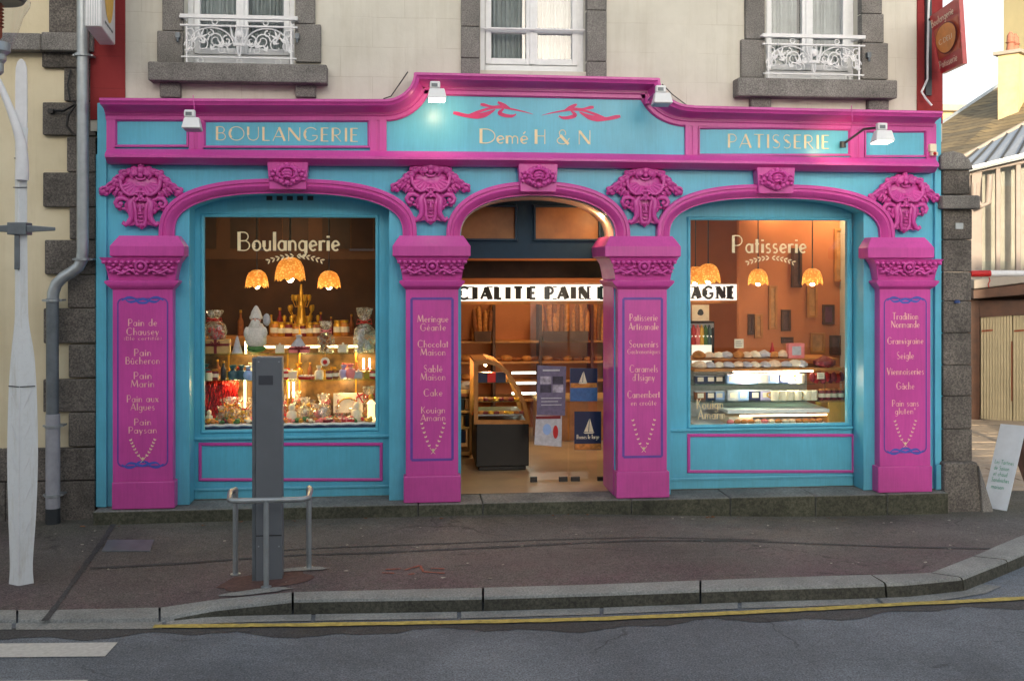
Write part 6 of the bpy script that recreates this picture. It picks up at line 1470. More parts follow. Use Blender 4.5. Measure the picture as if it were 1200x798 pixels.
# back cabinet behind with jars and gold ornaments
ybc = 1.55
r = thing('wall_cabinet', 'honey wood wall counter with lit gold front behind the left window display', 'cabinet', W(340, 470, ybc)); x0, x1 = X(232, ybc), X(452, ybc)
b = MB(); b.box(x0, x1, ybc, ybc+.4, Z(340, 405, ybc), Z(340, 395, ybc)); b.build('worktop', M['wood'], r, bevel=.006)
b = MB(); b.box(x0, x1, ybc+.05, ybc+.4, ZS, Z(340, 405, ybc)); b.build('body', M['goldback'], r)
b = MB(); b.box(X(300, ybc), X(420, ybc), ybc+.03, ybc+.05, Z(340, 408, ybc), Z(340, 405.5, ybc)); b.build('light_strip', emis('cabinet strip', (1, .7, .3), 3.5), r)
ztw = Z(340, 395, ybc)+.003
j0 = jar('crust', 'gold', .16, .05)
for k, px in enumerate((322, 330, 338.5, 347, 355.5, 363, 371, 396, 404)):
    o = j0 if k == 0 else clone(j0); p = W(px, 395, ybc+.1); o.location = (p.x, p.y, ztw); o['label'] = f'amber jar with gold lid, {ORD[k]} from the left on the wooden back counter'; o['group'] = 'amber jars on the back counter'; o.scale = (1, 1, random.uniform(.85, 1.1))
    remat(o, {'body': random.choice([M['crust'], M['crustd'], M['gold'], M['deepred']])})
r = thing('tiered_ornament', 'tall gold tiered ornament with candle cups rising behind the top shelf', 'ornament', (0, 0, 0)); b = MB(); b.lathe([(.09, 0), (.08, .06), (.05, .16), (.03, .3), (.01, .5)], (0, 0, 0), 12); b.build('stem', M['gold'], r, loc=(0, 0, 0), smooth=40)
b = MB()
for q in range(3):
    for a in range(6): aa = a*1.047+q*.5; R0 = .16-.04*q; b.tube([(0, 0, .1+.1*q), (R0*.7*math.cos(aa), R0*.7*math.sin(aa), .08+.1*q), (R0*math.cos(aa), R0*math.sin(aa), .14+.1*q)], .006, 5); b.lathe([(.012, 0), (.02, .04), (.012, .06)], (R0*math.cos(aa), R0*math.sin(aa), .14+.1*q), 8)
b.build('arms', M['gold'], r, loc=(0, 0, 0), smooth=40, weld=False); put(r, 353, 395, ybc+.15, r['label'], z=ztw, sc=1.15)
for k, (px, h) in enumerate(((318, .9), (328, 1.2), (376, 1.0), (388, .8), (412, .9), (296, 1.0), (282, 1.1))):
    r = bottle(random.choice(['deepred', 'crustd', 'darkwood', 'gold']), .26); put(r, px, 395, ybc+.25, f'dark bottle, {ORD[k]} of the row behind the amber jars on the back counter', 'bottles on the back counter', z=ztw, sc=h)

# ================================================================ RIGHT WINDOW DISPLAY
yq = .75
zc1 = Z(900, 431, yq)
r = thing('refrigerated_counter', 'wooden topped refrigerated pastry counter with slanted glass in the right shop window', 'counter', (X(900, yq), yq, ZS))
x0, x1 = X(812, yq), X(986, yq)
b = MB(); b.box(x0, x1, yq-.05, yq+.6, zc1-.03, zc1); b.box(x0, X(984, yq), yq+.05, yq+.55, Z(900, 421, yq)-.012, Z(900, 421, yq)); b.build('worktop', M['wood'], r, bevel=.006)
b = MB(); b.box(x0, X(968, yq), yq+.55, yq+.6, ZS, zc1-.03); b.build('back', M['pale'], r)
gz = [(X(848, yq), X(952, yq), zc1-.035), (X(848, yq), X(966, yq), Z(900, 470, yq))]
b = MB(); b.loft([[(X(848, yq), yq+.05, zc1-.04), (X(950, yq), yq+.05, zc1-.04)], [(X(848, yq), yq-.02, Z(900, 447, yq)), (X(958, yq), yq-.02, Z(900, 447, yq))], [(X(848, yq), yq-.16, Z(900, 478, yq)), (X(966, yq), yq-.16, Z(900, 478, yq))], [(X(848, yq), yq-.18, Z(900, 500, yq)), (X(968, yq), yq-.18, Z(900, 500, yq))]], cap=False, closed=False)
b.build('slanted_glass', M['glass2'], r, smooth=60)
for (a, c) in ((862, 895), (897, 955)):
    b = MB(); b.box(X(a-2, yq), X(c-2, yq), yq+.0, yq+.03, zc1-.045, zc1-.033); b.build('light_strip', emis('counter tube', (1, .86, .6), 9), r)
for px in (875, 925): lamp('light', 'POINT', (X(px, yq), yq-.05, zc1-.14), 2.4, (1, .86, .66), r, .04)
for py, xr_ in ((449.5, 955), (469, 962)):
    b = MB(); b.box(x0, X(xr_, yq), yq-.03-.002*(py-449), yq+.5, Z(900, py, yq)-.012, Z(900, py, yq)); b.build('shelf', M['shelf'], r)
b = MB(); b.box(X(848, yq), X(966, yq), yq-.14, yq+.5, Z(900, 482, yq), Z(900, 478, yq)); b.build('deck', M['whitemetal'], r, bevel=.003)
b = MB(); b.box(X(862, yq), X(963, yq), yq-.145, yq-.14, Z(900, 485.5, yq), Z(900, 483.5, yq)); b.build('light_strip', emis('deck light', (1, .7, .4), 3), r)
b = MB(); b.box(x0, X(966, yq), yq-.10, yq+.5, ZS, Z(900, 495, yq)); b.build('base', M['whitemetal'], r)
b = MB(); b.box(X(968, yq), X(1000, yq), yq-.05, yq+.3, ZS, Z(980, 470, yq)); o = b.build('side_cabinet', plain('amber cabinet', lin(232, 170, 70), .5), r, bevel=.004)
# bread bags on the worktop, two rows
def breadbag(mat, j):
    b = MB(); crumple(b, [(.05, 0), (.085, .02), (.08, .045), (.045, .07), (.012, .08)], 14, .12, (1, .8)); return b.build('bread_bag', M[mat], None, loc=(0, 0, 0), smooth=50)
for row, (py, zz, dy) in enumerate(((429.5, zc1, .02), (420.5, Z(900, 421, yq), .15))):
    for k, px in enumerate(range(820, 952, 11)):
        if row == 1 and 920 < px < 945: continue
        b0 = breadbag(['flour', 'crust', 'pale', 'ivory'][(k*3+row) % 4 if row else [0, 2, 3, 2][k % 4]], k); p = W(px+random.uniform(-2, 2), py, yq+dy); b0.location = (p.x, p.y, zz+.001); b0.rotation_euler = (0, 0, random.uniform(0, 3)); s = random.uniform(.85, 1.1); b0.scale = (s, s, s*.95)
        tag(b0, f'{ORD[k]} small bag from the left in the {["lower row of white meringues","upper row of powdered biscuits"][row]}', 'bread bag', 'bags of biscuits on the counter')
b = MB(); b.box(-.09, .09, -.04, .04, 0, .16); r = thing('cake_box', 'pink box with a pale square label on top of the bags in the right window', 'box', (0, 0, 0)); b.build('box', M['pinkc'], r, loc=(0, 0, 0), bevel=.005); b = MB(); b.box(-.05, .05, -.042, -.0405, .035, .13); b.build('paper_label', M['pale'], r, loc=(0, 0, 0)); put(r, 932, 414, yq+.1, r['label'], z=Z(900, 421, yq)+.002)
for (px, py, w2, h2, lab) in ((866, 408, .05, .065, 'white price card standing among the biscuit bags'), (962, 444, .04, .045, 'white price card hanging in front of the dark red sweet bags')):
    b = MB(); p = W(px, py, yq-.06); b.box(p.x-w2, p.x+w2, p.y, p.y+.004, p.z, p.z+h2*1.5); r = thing('price_card', lab, 'price card', (p.x, p.y, p.z)); b.build('card', M['ivory'], r)
    b = MB()
    for q in range(3): b.box(p.x-w2*.7, p.x+w2*(.7-.3*(q == 2)), p.y-.0015, p.y-.0005, p.z+h2*(.35+.35*q), p.z+h2*(.42+.35*q))
    b.build('print_lines', M['darkmetal'], r)
b = MB(); crumple(b, [(.06, 0), (.12, .03), (.12, .07), (.06, .1), (.02, .12)], 16, .12); o = b.build('fruit_basket', M['deepred'], None, loc=(0, 0, 0)); p = W(966, 431, yq); o.location = (p.x, p.y, zc1+.001); tag(o, 'dark red wrapped basket at the right end of the counter top', 'basket')
b = MB(); b.lathe([(.02, 0), (.035, .04), (.02, .09), (.006, .16)], (0, 0, 0), 12); o = b.build('bottle_ornament', M['red'], None, loc=(0, 0, 0), smooth=50); p = W(905, 414, yq+.3); o.location = (p.x, p.y, Z(900, 421, yq)+.001); tag(o, 'slim red ornament standing behind the biscuit bags', 'ornament')
# tins and mugs in the case
def mug():
    r = thing('mug', '', 'mug'); b = MB(); b.lathe([(.032, 0), (.036, .01), (.036, .08), (.033, .08), (.03, .012)], (0, 0, 0), 14); b.build('cup', M['ivory'], r, loc=(0, 0, 0), smooth=40)
    b = MB(); b.tube([(-.034, 0, .068), (-.062, 0, .062), (-.066, 0, .038), (-.034, 0, .02)], .006, 6); b.build('handle', M['gold'], r, loc=(0, 0, 0), smooth=50); return r
z1_ = Z(900, 449.5, yq)+.001; z2_ = Z(900, 469, yq)+.001; z3_ = Z(900, 478, yq)+.002
cols = ['bluebox', 'lilac', 'bluebox', 'pale', 'bluebox', 'navy', 'lilac', 'bluebox', 'pale', 'bluebox']
tb = None
def tin(mat, w2=.055, h=.095):
    r = thing('tin', '', 'tin'); b = MB(); b.box(-w2, w2, -.035, .035, 0, h); b.build('body', M[mat], r, loc=(0, 0, 0), bevel=.008); b = MB(); b.box(-w2*.55, w2*.55, -.0372, -.0355, h*.25, h*.75); b.build('picture', M['ivory'], r, loc=(0, 0, 0)); b = MB(); b.box(-w2*1.02, w2*1.02, -.037, .037, h*.86, h*1.0); b.build('lid', M['pale'], r, loc=(0, 0, 0), bevel=.004); return r
for k, px in enumerate((857, 869, 881, 893, 905, 917, 929)): put(tin(cols[k]), px, 449, yq+.05, f'decorated tin, {ORD[k]} from the left on the upper shelf of the glass counter', 'decorated tins in the counter', z=z1_, sc=1.12)
for k, px in enumerate((858, 870, 884, 896)): put(tin(cols[k+3], .062, .11), px, 469, yq+.04, f'larger decorated tin, {ORD[k]} from the left on the middle shelf of the glass counter', 'decorated tins in the counter', z=z2_)
m0 = None
for k, px in enumerate((908, 917, 926, 935, 945, 953)):
    r = mug(); put(r, px, 469, yq-.02, f'cream mug with gold handle, {ORD[k]} from the left on the middle shelf', 'mugs with gold handles', z=z2_, sc=1.25, rz=random.uniform(-.3, .3))
put(mug(), 938, 449, yq, 'cream mug with gold handle standing alone on the upper shelf', 'mugs with gold handles', z=z1_, sc=1.2)
for k, px in enumerate((820, 832, 842)):
    put(tin('navy' if k < 2 else 'black', .06, .09), px, 449, yq+.1, f'dark blue box, {ORD[k]} from the left on the upper left shelf of the right window', 'dark boxes at the left of the counter', z=z1_)
    put(tin(['crustd', 'navy', 'bluebox'][k], .06, .10), px, 469, yq+.1, f'{["brown","navy","light blue"][k]} box on the middle left shelf of the right window', 'dark boxes at the left of the counter', z=z2_)
b = MB(); b.box(X(850, yq), X(878, yq), yq-.12, yq+.2, Z(860, 496, yq), Z(860, 487, yq)); 
for k, px in enumerate(range(856, 966, 8)):
    bb = MB(); bb.ball((0, 0, .028), .034, 9, (1.25, 1, .8), .08); o = bb.build('pastry', random.choice([M['crust'], M['flour'], M['crust'], M['pinkc']]), None, loc=(0, 0, 0), smooth=50); p = W(px, 497, yq-.12); o.location = (p.x, p.y, Z(900, 495, yq)+.001)
    tag(o, f'glazed pastry, {ORD[k]} from the left in the bottom tray of the right window counter', 'pastry', 'pastries in the bottom tray')
bx = b; bx.build  # lower left tray front
tag(bx.build('cream_cake_box', M['ivory'], bevel=.005), 'wide cream cake box in the bottom of the glass counter, right window', 'box')
# hanging red sweet bags and jars at right
for k in range(9):
    px = 952+k*4.2; bb = MB(); crumple(bb, [(.008, .1), (.03, .075), (.034, .03), (.02, 0)], 10, .12); o = bb.build('sweet_bag', M[['deepred', 'red', 'deepred'][k % 3]], None, loc=(0, 0, 0)); p = W(px, 447, yq+.02*(k % 3)); o.location = (p.x, p.y, Z(px, 447+2*(k % 2), yq)); tag(o, f'dark red sweet bag, {ORD[k]} from the left hanging at the right end of the counter', 'sweet bag', 'dark red sweet bags')
b = MB(); b.box(X(952, yq), X(992, yq), yq+.07, yq+.08, Z(970, 450, yq)-.0, Z(970, 449, yq)); b.box(X(958, yq), X(992, yq), yq-.05, yq+.1, Z(970, 470.5, yq), Z(970, 468.5, yq)); b.box(X(991, yq), X(992.5, yq), yq-.05, yq+.1, ZS, Z(990, 431, yq)); b.box(X(969, yq), X(970.5, yq), yq+.07, yq+.09, ZS, Z(970, 432, yq))
tag(b.build('side_rack', M['wood']), 'wooden side rack carrying jars at the right end of the counter', 'rack')
j1 = jar('deepred', 'crust', .12, .038)
for k, px in enumerate((963, 970, 977, 985)):
    o = j1 if k == 0 else clone(j1); p = W(px, 468, yq); o.location = (p.x, p.y, Z(970, 468.5, yq)+.001); o['label'] = f'dark jam jar, {ORD[k]} from the left on the wooden side rack'; o['group'] = 'jam jars on the side rack'
# framed pictures on the orange wall (right part)
ypw = 1.875
def frame(l, r_, t, bt, mat, lab, fr='darkwood'):
    x0, x1, z0, z1 = X(l, ypw), X(r_, ypw), Z(l, bt, ypw), Z(l, t, ypw)
    q = thing('picture_frame', lab, 'picture', ((x0+x1)/2, ypw, z0)); b = MB(); b.sweep([(x0, z0), (x0, z1), (x1, z1), (x1, z0)], [(0, 0), (0, .03), (-.025, .03), (-.025, 0)], ypw, closed=True); b.build('frame', M[fr], q, weld=False)
    b = MB(); b.box(x0, x1, ypw-.012, ypw-.004, z0, z1); b.build('picture', mat, q)
mp1 = plain('brown picture', lin(96, 66, 60), .6, var=.6, sc=8); mp2 = plain('purple picture', lin(110, 60, 84), .6, var=.6, sc=8); mp3 = plain('beige hanging', lin(186, 140, 90), .7, var=.4, sc=8)
for a in ((884, 893, 368, 396, mp3, 'tall beige framed picture, leftmost on the orange wall', 'wood'), (900.5, 910, 335, 386, mp3, 'long beige hanging panel on the orange wall', 'wood'), (915, 926, 363, 388, mp1, 'dark framed picture right of the long beige panel'), (927, 939, 291, 337, mp1, 'tall dark hanging high on the orange wall'), (963.5, 977, 357, 380, mp2, 'purple framed picture on the orange wall'), (972, 985, 393, 416, mp1, 'brown framed picture low at the right of the wall'), (915, 929, 395, 402, mp1, 'low wide dark frame above the biscuit bags'), (945, 957, 335, 372, mp3, 'pale double panel hanging under the right pendant lamp', 'wood'), (949, 966, 390, 414, mp3, 'square beige panel behind the pink box', 'wood'), (977, 990, 268, 330, mp3, 'long pale hanging at the upper right corner', 'wood'), (876, 883, 368, 392, mp1, 'narrow dark framed picture beside the beige one')): frame(*a)
b = MB(); yy = 2.4; q = thing('wall_poster', 'white poster with small drawing under the letters AGNE', 'poster', W(821, 376, yy)); b.box(X(811, yy), X(831, yy), yy, yy+.01, Z(820, 376, yy), Z(820, 352.5, yy)-.05); b.build('sheet', M['ivory'], q); b = MB(); p = W(821, 366, yy); b.ball((p.x, yy-.002, p.z), .04, 8, (1, .04, 1), .3); b.build('drawing', M['darkmetal'], q)
q = thing('drinks_fridge', 'dark framed drinks refrigerator with lit shelves at the left of the right window', 'refrigerator', (X(824, 2.6), 2.6, ZS)); yy = 2.6
b = MB(); b.box(X(806, yy), X(838, yy), yy+.02, yy+.6, ZS, Z(824, 377, yy)); b.build('cabinet', M['black'], q, bevel=.01)
b = MB(); b.box(X(811, yy), X(834, yy), yy-.0, yy+.018, Z(824, 440, yy), Z(824, 384, yy)); b.build('lit_interior', emis('fridge light', (.9, .9, .7), .35), q)
b = MB(); b.box(X(808, yy), X(836, yy), yy-.02, yy-.001, Z(824, 384, yy), Z(824, 379, yy)); b.build('header', M['zinc'], q)
for k in range(10):
    bb = MB(); px = 813+(k % 5)*4.6; py = 393 if k < 5 else 404; bb.lathe([(.03, 0), (.03, .08), (.012, .11), (.012, .13)], (0, 0, 0), 10); o = bb.build('drink_bottle', M[['red', 'green', 'pinkc', 'tealc', 'yellow'][(k*2) % 5]], None, loc=(0, 0, 0), smooth=50); p = W(px, py, yy-.05); o.location = p
    tag(o, f'{["red","green","pink","teal","yellow"][(k*2)%5]} drink bottle in the {"upper" if k<5 else "lower"} row of the refrigerator', 'bottle', 'drink bottles in the refrigerator')
# ================================================================ STREET FURNITURE
# paddle-shaped street lamp
gp = G(25, 674, .12); yl_ = gp.y
L = lambda px, py: W(px, py, yl_)
lampo = thing('street_lamp', 'white street lamp shaped like an upright oar with grey cross bar and clear glass lantern', 'street lamp', (gp.x, yl_, zp(gp.x, yl_)))
sec = [(676, 10, 40, .05), (660, 11.5, 38.5, .05), (600, 9.5, 42.5, .054), (530, 8.3, 44.6, .054), (460, 10, 43, .052), (415, 13, 40, .05), (385, 16.2, 34.8, .05), (365, 17.4, 33, .05), (320, 17.5, 32.4, .05), (270, 17.5, 32, .05), (212, 17.5, 32, .05), (170, 18, 32, .05), (150, 18.5, 33, .04)]
b = MB(); rings = []
for (py, l, r_, d) in sec:
    a, c = L(l, py), L(r_, py); m = (a.x+c.x)/2; h = (c.x-a.x)/2; z = a.z if py < 676 else zp(gp.x, yl_)-.02; rings.append([(m-h, yl_, z), (m-h*.12, yl_-d, z), (m+h*.12, yl_-d, z), (m+h, yl_, z), (m+h*.12, yl_+d, z), (m-h*.12, yl_+d, z)])
R2 = []
for i in range(len(rings)-1):
    for j in range(4):
        t = j/4; R2.append([tuple((.5*((2*Vector(p1))+(Vector(p2)-Vector(p0))*t+(2*Vector(p0)-5*Vector(p1)+4*Vector(p2)-Vector(p3))*t*t+(3*Vector(p1)-Vector(p0)-3*Vector(p2)+Vector(p3))*t**3))) for p0, p1, p2, p3 in zip(rings[max(i-1, 0)], rings[i], rings[i+1], rings[min(i+2, len(rings)-1)])])
R2.append(rings[-1]); b.loft(R2)
mw, nw, pw = newmat('weathered white lamp enamel'); pw.inputs['Roughness'].default_value = .45
mpw = nd(nw, 'ShaderNodeMapping'); mpw.inputs['Scale'].default_value = (14, 14, 1.6); nw.links.new(pos(nw), mpw.inputs[0])
nw.links.new(mix(nw, 1.0, ramp(nw, noise(nw, 1.0, 6, .75, mpw.outputs[0]), lin(226, 230, 232), lin(196, 194, 184), .5, .8), ramp(nw, noise(nw, 24, 4, .8), (.93, .93, .92, 1), (1, 1, 1, 1), .3, .5), 'MULTIPLY'), pw.inputs['Base Color']); M['mastw'] = mw
b.build('mast', mw, lampo, smooth=50)
# carved veins on the blade
b = MB()
for k in range(5):
    py = 460+k*37
    for s in (-1, 1):
        a = L(26+s*4, py+18); c = L(26+s*13, py-6); b.tube([(a.x, yl_-.05, a.z), ((a.x+c.x)/2, yl_-.036, (a.z+c.z)/2), (c.x, yl_-.02, c.z)], [.002, .004, .001], 5)
b.tube([(L(26, 452).x, yl_-.054, L(26, 452).z), (L(25.5, 560).x, yl_-.058, L(25, 560).z), (L(24.5, 670).x, yl_-.055, L(24, 670).z)], .006, 5)
b.build('carved_vein', M['whitemetal'], lampo, smooth=50)
b = MB(); rings = []
for (py, l, r_) in ((175, 18, 32), (100, 18, 32), (80, 18.5, 31.5), (73, 20.5, 29.5), (69.5, 24, 26)):
    a, c = L(l, py), L(r_, py); rings.append([(a.x, yl_-.012, a.z), (c.x, yl_-.012, a.z), (c.x, yl_+.012, a.z), (a.x, yl_+.012, a.z)])
b.loft(rings); b.build('blade_tip', M['whitemetal'], lampo, bevel=.006)
b = MB(); pts = [L(28, 212), L(28.5, 190), L(27, 170), L(22, 150), L(14, 128), L(5, 106), L(-1, 94)]; b.tube([(p.x, yl_-.045, p.z) for p in catmull([(p.x, p.z) for p in pts], 4) for p in [Vector((p.x, 0, p.y))]], [.05, .05, .05, .048, .046, .044, .042, .040, .040, .038, .036, .035, .034, .033, .032, .030, .029, .028, .027, .026, .026, .025, .025, .025, .024], 10); b.build('arm', M['whitemetal'], lampo, smooth=50)
b = MB(); a, c = L(-24, 268), L(68, 268); m = L(24, 268)
b.hexa([(m.x, yl_-.075, m.z-.035), (c.x, yl_-.07, m.z-.018), (c.x, yl_-.055, m.z-.018), (m.x, yl_-.055, m.z-.035)], [(m.x, yl_-.075, m.z+.03), (c.x, yl_-.07, m.z+.008), (c.x, yl_-.055, m.z+.008), (m.x, yl_-.055, m.z+.03)])
b.hexa([(a.x, yl_-.07, m.z-.018), (m.x-.001, yl_-.075, m.z-.035), (m.x-.001, yl_-.055, m.z-.035), (a.x, yl_-.055, m.z-.018)], [(a.x, yl_-.07, m.z+.008), (m.x-.001, yl_-.075, m.z+.03), (m.x-.001, yl_-.055, m.z+.03), (a.x, yl_-.055, m.z+.008)])
b.box(m.x-.07, m.x+.07, yl_-.09, yl_+.06, m.z-.05, m.z+.045); b.box(m.x-.022, m.x+.016, yl_-.075, yl_-.05, L(24, 316).z, m.z-.05); b.build('cross_bar', M['zincdark'], lampo, bevel=.006)
for (l, r_, py) in ((17, 32.5, 220), (11.5, 42, 452), (18, 33, 186)):
    b = MB(); a, c = L(l, py), L(r_, py); b.tube([(a.x-.002, yl_-.02, a.z), ((a.x+c.x)/2, yl_-.057, a.z-.004), (c.x+.002, yl_-.02, c.z)], .004, 5); b.build('clamp_wire', M['darkmetal'], lampo)
b = MB(); lc = L(-3, 60)
b.lathe([(.035, L(0, 90).z), (.06, L(0, 86).z), (.06, L(0, 76).z), (.08, L(0, 72).z), (.08, L(0, 66).z), (.11, L(0, 62).z), (.105, L(0, 52).z)], (lc.x, yl_-.045, 0), 20); b.build('lantern_base', M['zinc'], lampo, smooth=35)
b = MB(); b.lathe([(.11, L(0, 62).z), (.16, L(0, 40).z), (.20, L(0, 20).z), (.245, L(0, 8).z), (.25, L(0, 2).z), (.22, L(0, -6).z)], (lc.x, yl_-.045, 0), 24); b.build('lantern_glass', glass('lantern glass', 1.35, (.93, .94, .97, 1)), lampo, smooth=60)
b = MB(); b.lathe([(.02, L(0, 2).z), (.2, L(0, 4).z), (.235, L(0, -4).z), (.22, L(0, -20).z), (.1, L(0, -36).z), (.02, L(0, -40).z)], (lc.x, yl_-.045, 0), 24); b.build('lantern_cap', M['darkmetal'], lampo, smooth=35)
b = MB(); b.lathe([(.03, L(0, 50).z), (.05, L(0, 44).z), (.05, L(0, 6).z)]+[], (lc.x, yl_-.045, 0), 14)
for k in range(7): b.lathe([(.055, L(0, 34-4*k).z), (.065, L(0, 33-4*k).z), (.055, L(0, 32-4*k).z)], (lc.x+.0, yl_-.045, 0), 14)
b.build('reflector', M['rust'], lampo, smooth=30)

# grey parking column
gc = G(313, 677, .12); L = lambda px, py: W(px, py, gc.y)
col = thing('parking_column', 'tall plain slate grey metal column standing on the pavement inside the steel hoop', 'column', (gc.x, gc.y, zp(gc.x, gc.y)))
b = MB(); b.box(L(299.5, 600).x, L(330.5, 600).x, gc.y, gc.y+.12, zp(gc.x, gc.y)-.02, L(313, 418.5).z); b.build('body', M['column'], col, bevel=.006)
b = MB(); b.box(L(295, 600).x, L(299.3, 600).x, gc.y+.012, gc.y+.11, zp(gc.x, gc.y)-.02, L(313, 419.5).z); b.build('side_profile', M['zincdark'], col, bevel=.004)
b = MB(); b.box(L(303, 446).x, L(320, 446).x, gc.y-.002, gc.y-.0003, L(313, 451).z, L(313, 440).z); b.build('plate', plain('dull plate', lin(70, 73, 80), .35), col)
for py in (424, 640):
    for px in (303, 327):
        b = MB(); q = L(px, py); b.cyl((0, 0, 0), .006, .003, 8); b.bm.transform(Matrix.Rotation(math.pi/2, 4, 'X')); b.bm.transform(Matrix.Translation((q.x, gc.y, q.z))); b.build('screw', M['zinc'], col)
b = MB(); b.box(L(300, 470).x, L(330, 470).x, gc.y-.0012, gc.y-.0002, L(313, 628).z, L(313, 626.8).z); b.build('door_seam', M['black'], col)
# steel hoop guard
pm = G(312, 684, .12); pl_ = G(276, 668, .12); pr_ = G(362, 665, .12)
hp = thing('hoop_barrier', 'galvanised steel hoop barrier on three posts around the grey column', 'barrier', (pm.x, pm.y, .12))
zr = W(311, 586, pm.y).z; fl = W(266, 586, pm.y); fr_ = W(360, 583, pm.y)
b = MB(); rr = .021
pts = [(pl_.x, pl_.y+.02, zr+.0), (pl_.x-.03, pl_.y-.06, zr), (fl.x+.01, pm.y+.05, zr), (fl.x+.05, pm.y+.005, zr), (fl.x+.12, pm.y, zr), (fr_.x-.12, pm.y, zr), (fr_.x-.04, pm.y+.005, zr), (fr_.x+.005, pm.y+.05, zr), (pr_.x+.02, pr_.y-.06, zr), (pr_.x, pr_.y+.02, zr)]
b.tube(pts, rr, 12); b.build('rail', M['zinc'], hp, smooth=50)
for p in (pl_, pm, pr_):
    b = MB(); b.tube([(p.x, p.y, zp(p.x, p.y)-.02), (p.x, p.y, zr-.005)], .021, 12); b.cyl((p.x, p.y, zp(p.x, p.y)), .04, .006); b.build('post', M['zinc'], hp, smooth=50)

# ---------------- lightbox sign, upper left
ys_ = -.12
p = W(118, 55, ys_); sgn = thing('lightbox_sign', 'white projecting light box with yellow and blue emblem at the upper left of the shop', 'sign', p)
q0 = W(99, 31, -.02); q1 = W(135, 57, -.75)
xA = X(99, -.05); xB = X(134.5, -.70); zb0 = W(122, 42, -.3).z
# box projects from the wall towards the street; its broad face looks along the street
xs0, xs1 = X(103, -.15), X(119, -.15)
A0 = W(99, 31, -.9); B0 = W(119, 31, -.9); B1 = W(135, 55, -.12)
zb1 = A0.z
b = MB(); b.hexa([(A0.x, A0.y, zb1), (B0.x, B0.y, zb1), (B1.x, B1.y, zb1), (A0.x+(B1.x-B0.x), B1.y, zb1)], [(A0.x, A0.y, zb1+1.2), (B0.x, B0.y, zb1+1.2), (B1.x, B1.y, zb1+1.2), (A0.x+(B1.x-B0.x), B1.y, zb1+1.2)])
b.build('box', M['whitemetal'], sgn, bevel=.01)
d = (B1-B0); d.z = 0; L_ = d.length; d.normalize(); nr = Vector((d.y, -d.x, 0))
b = MB()
for i in range(7):
    a = A0+Vector((1, 0, 0))*((B0.x-A0.x)*(i+.5)/7); b.box(a.x-.002, a.x+.002, a.y-.004, a.y, zb1+.01, zb1+1.19)
b.build('rib', M['zinc'], sgn)
def side_pt(u, v, e): q = B0+d*(u*L_)+nr*e; return (q.x, q.y, zb1+v)
b = MB(); b.face([side_pt(.5+.34*math.cos(a*math.pi/14), .42+.30*math.sin(a*math.pi/14), .003) for a in range(28)]); b.build('emblem_yellow', M['yellow'], sgn)
b = MB(); b.face([side_pt(.58+.34*math.cos(a*math.pi/14), .62+.26*math.sin(a*math.pi/14), .005) for a in range(28)]); b.build('emblem_blue', plain('emblem blue', lin(40, 60, 130), .4), sgn)
b = MB()
for i in range(4): u = .22+i*.15; b.hexa([side_pt(u, .07, .003), side_pt(u+.1, .07, .003), side_pt(u+.1, .09, .003), side_pt(u, .09, .003)], [side_pt(u, .07, .005), side_pt(u+.1, .07, .005), side_pt(u+.1, .09, .005), side_pt(u, .09, .005)])
b.build('print_marks', M['zincdark'], sgn)

# ---------------- red hanging sign, upper right
yA, yB_ = -.10, -.95
p0 = W(1104.5, 87, yA) ; p1 = W(1131, 75.5, yB_)
# plane perpendicular to the facade, slightly off: from wall end (left edge px ~1091-1105) to street end
TL = W(1092, 20, -.12); BL = W(1105, 87, -.12); TRp = W(1126, -4, -.85); BRp = W(1131, 75, -.85)
hs = thing('hanging_sign', 'dark red projecting sign with an orange disc and white script Boulangerie and Patisserie', 'sign', BL)
nx = Vector((TRp.x-TL.x, TRp.y-TL.y, 0)); Lh = nx.length; nx.normalize(); nn = Vector((nx.y, -nx.x, 0)); 
if nn.dot(CAM-TL) < 0: nn = -nn
def hp_(u, v, e=0):   # bilinear
    a = TL.lerp(BL, v); c = TRp.lerp(BRp, v); q = a.lerp(c, u)+nn*e; return (q.x, q.y, q.z)
b = MB(); b.loft([[hp_(i/8, j/12, s*.02) for (i, s) in [(q, -1) for q in range(9)]+[(q, 1) for q in range(8, -1, -1)]] for j in range(13)]); b.build('board', plain('red sign board', lin(178, 40, 50), .3), hs)
b = MB(); b.hexa([hp_(.06, .76, .021), hp_(.94, .76, .021), hp_(.94, .76, .023), hp_(.06, .76, .023)], [hp_(.06, .26, .021), hp_(.94, .26, .021), hp_(.94, .26, .023), hp_(.06, .26, .023)]); b.build('square_panel', plain('orange red panel', lin(190, 84, 52), .4), hs)
b = MB(); b.face([hp_(.5+.42*math.cos(a*math.pi/16), .5+.245*math.sin(a*math.pi/16), .034) for a in range(32)]); b.build('disc_border', M['deepred'], hs)
b = MB(); b.face([hp_(.5+.385*math.cos(a*math.pi/16), .5+.225*math.sin(a*math.pi/16), .040) for a in range(32)]); b.build('disc', plain('orange disc', lin(222, 140, 60), .4), hs)
def sign_text(s, u, v, h, wd, mat, nm, slant=.0):
    b = MB(); text(b, s, 0, 0, 1, 0, .14, .10, .12, fn=lambda x, z, k: hp_(u+x*wd/textw(s, .12), v-z*h-x*wd/textw(s, .12)*slant, .044+k)); b.build('lettering', mat, hs, weld=False)
sign_text('Boulangerie', .48, .22, .12, .80, M['ivory'], 'a'); sign_text('Patisserie', .5, .93, .12, .78, M['ivory'], 'b'); sign_text('C. DELI'[:2]+'DELI', .5, .56, .075, .52, M['ivory'], 'c')
b = MB(); b.tube([hp_(-.15, .02, 0), hp_(1.0, .02, 0)], .015, 6); b.box(X(1085, -.03), X(1092, -.03), -.03, .0, Z(1088, 112, -.03), Z(1088, -30, -.03)); b.build('bracket', M['darkmetal'], hs)
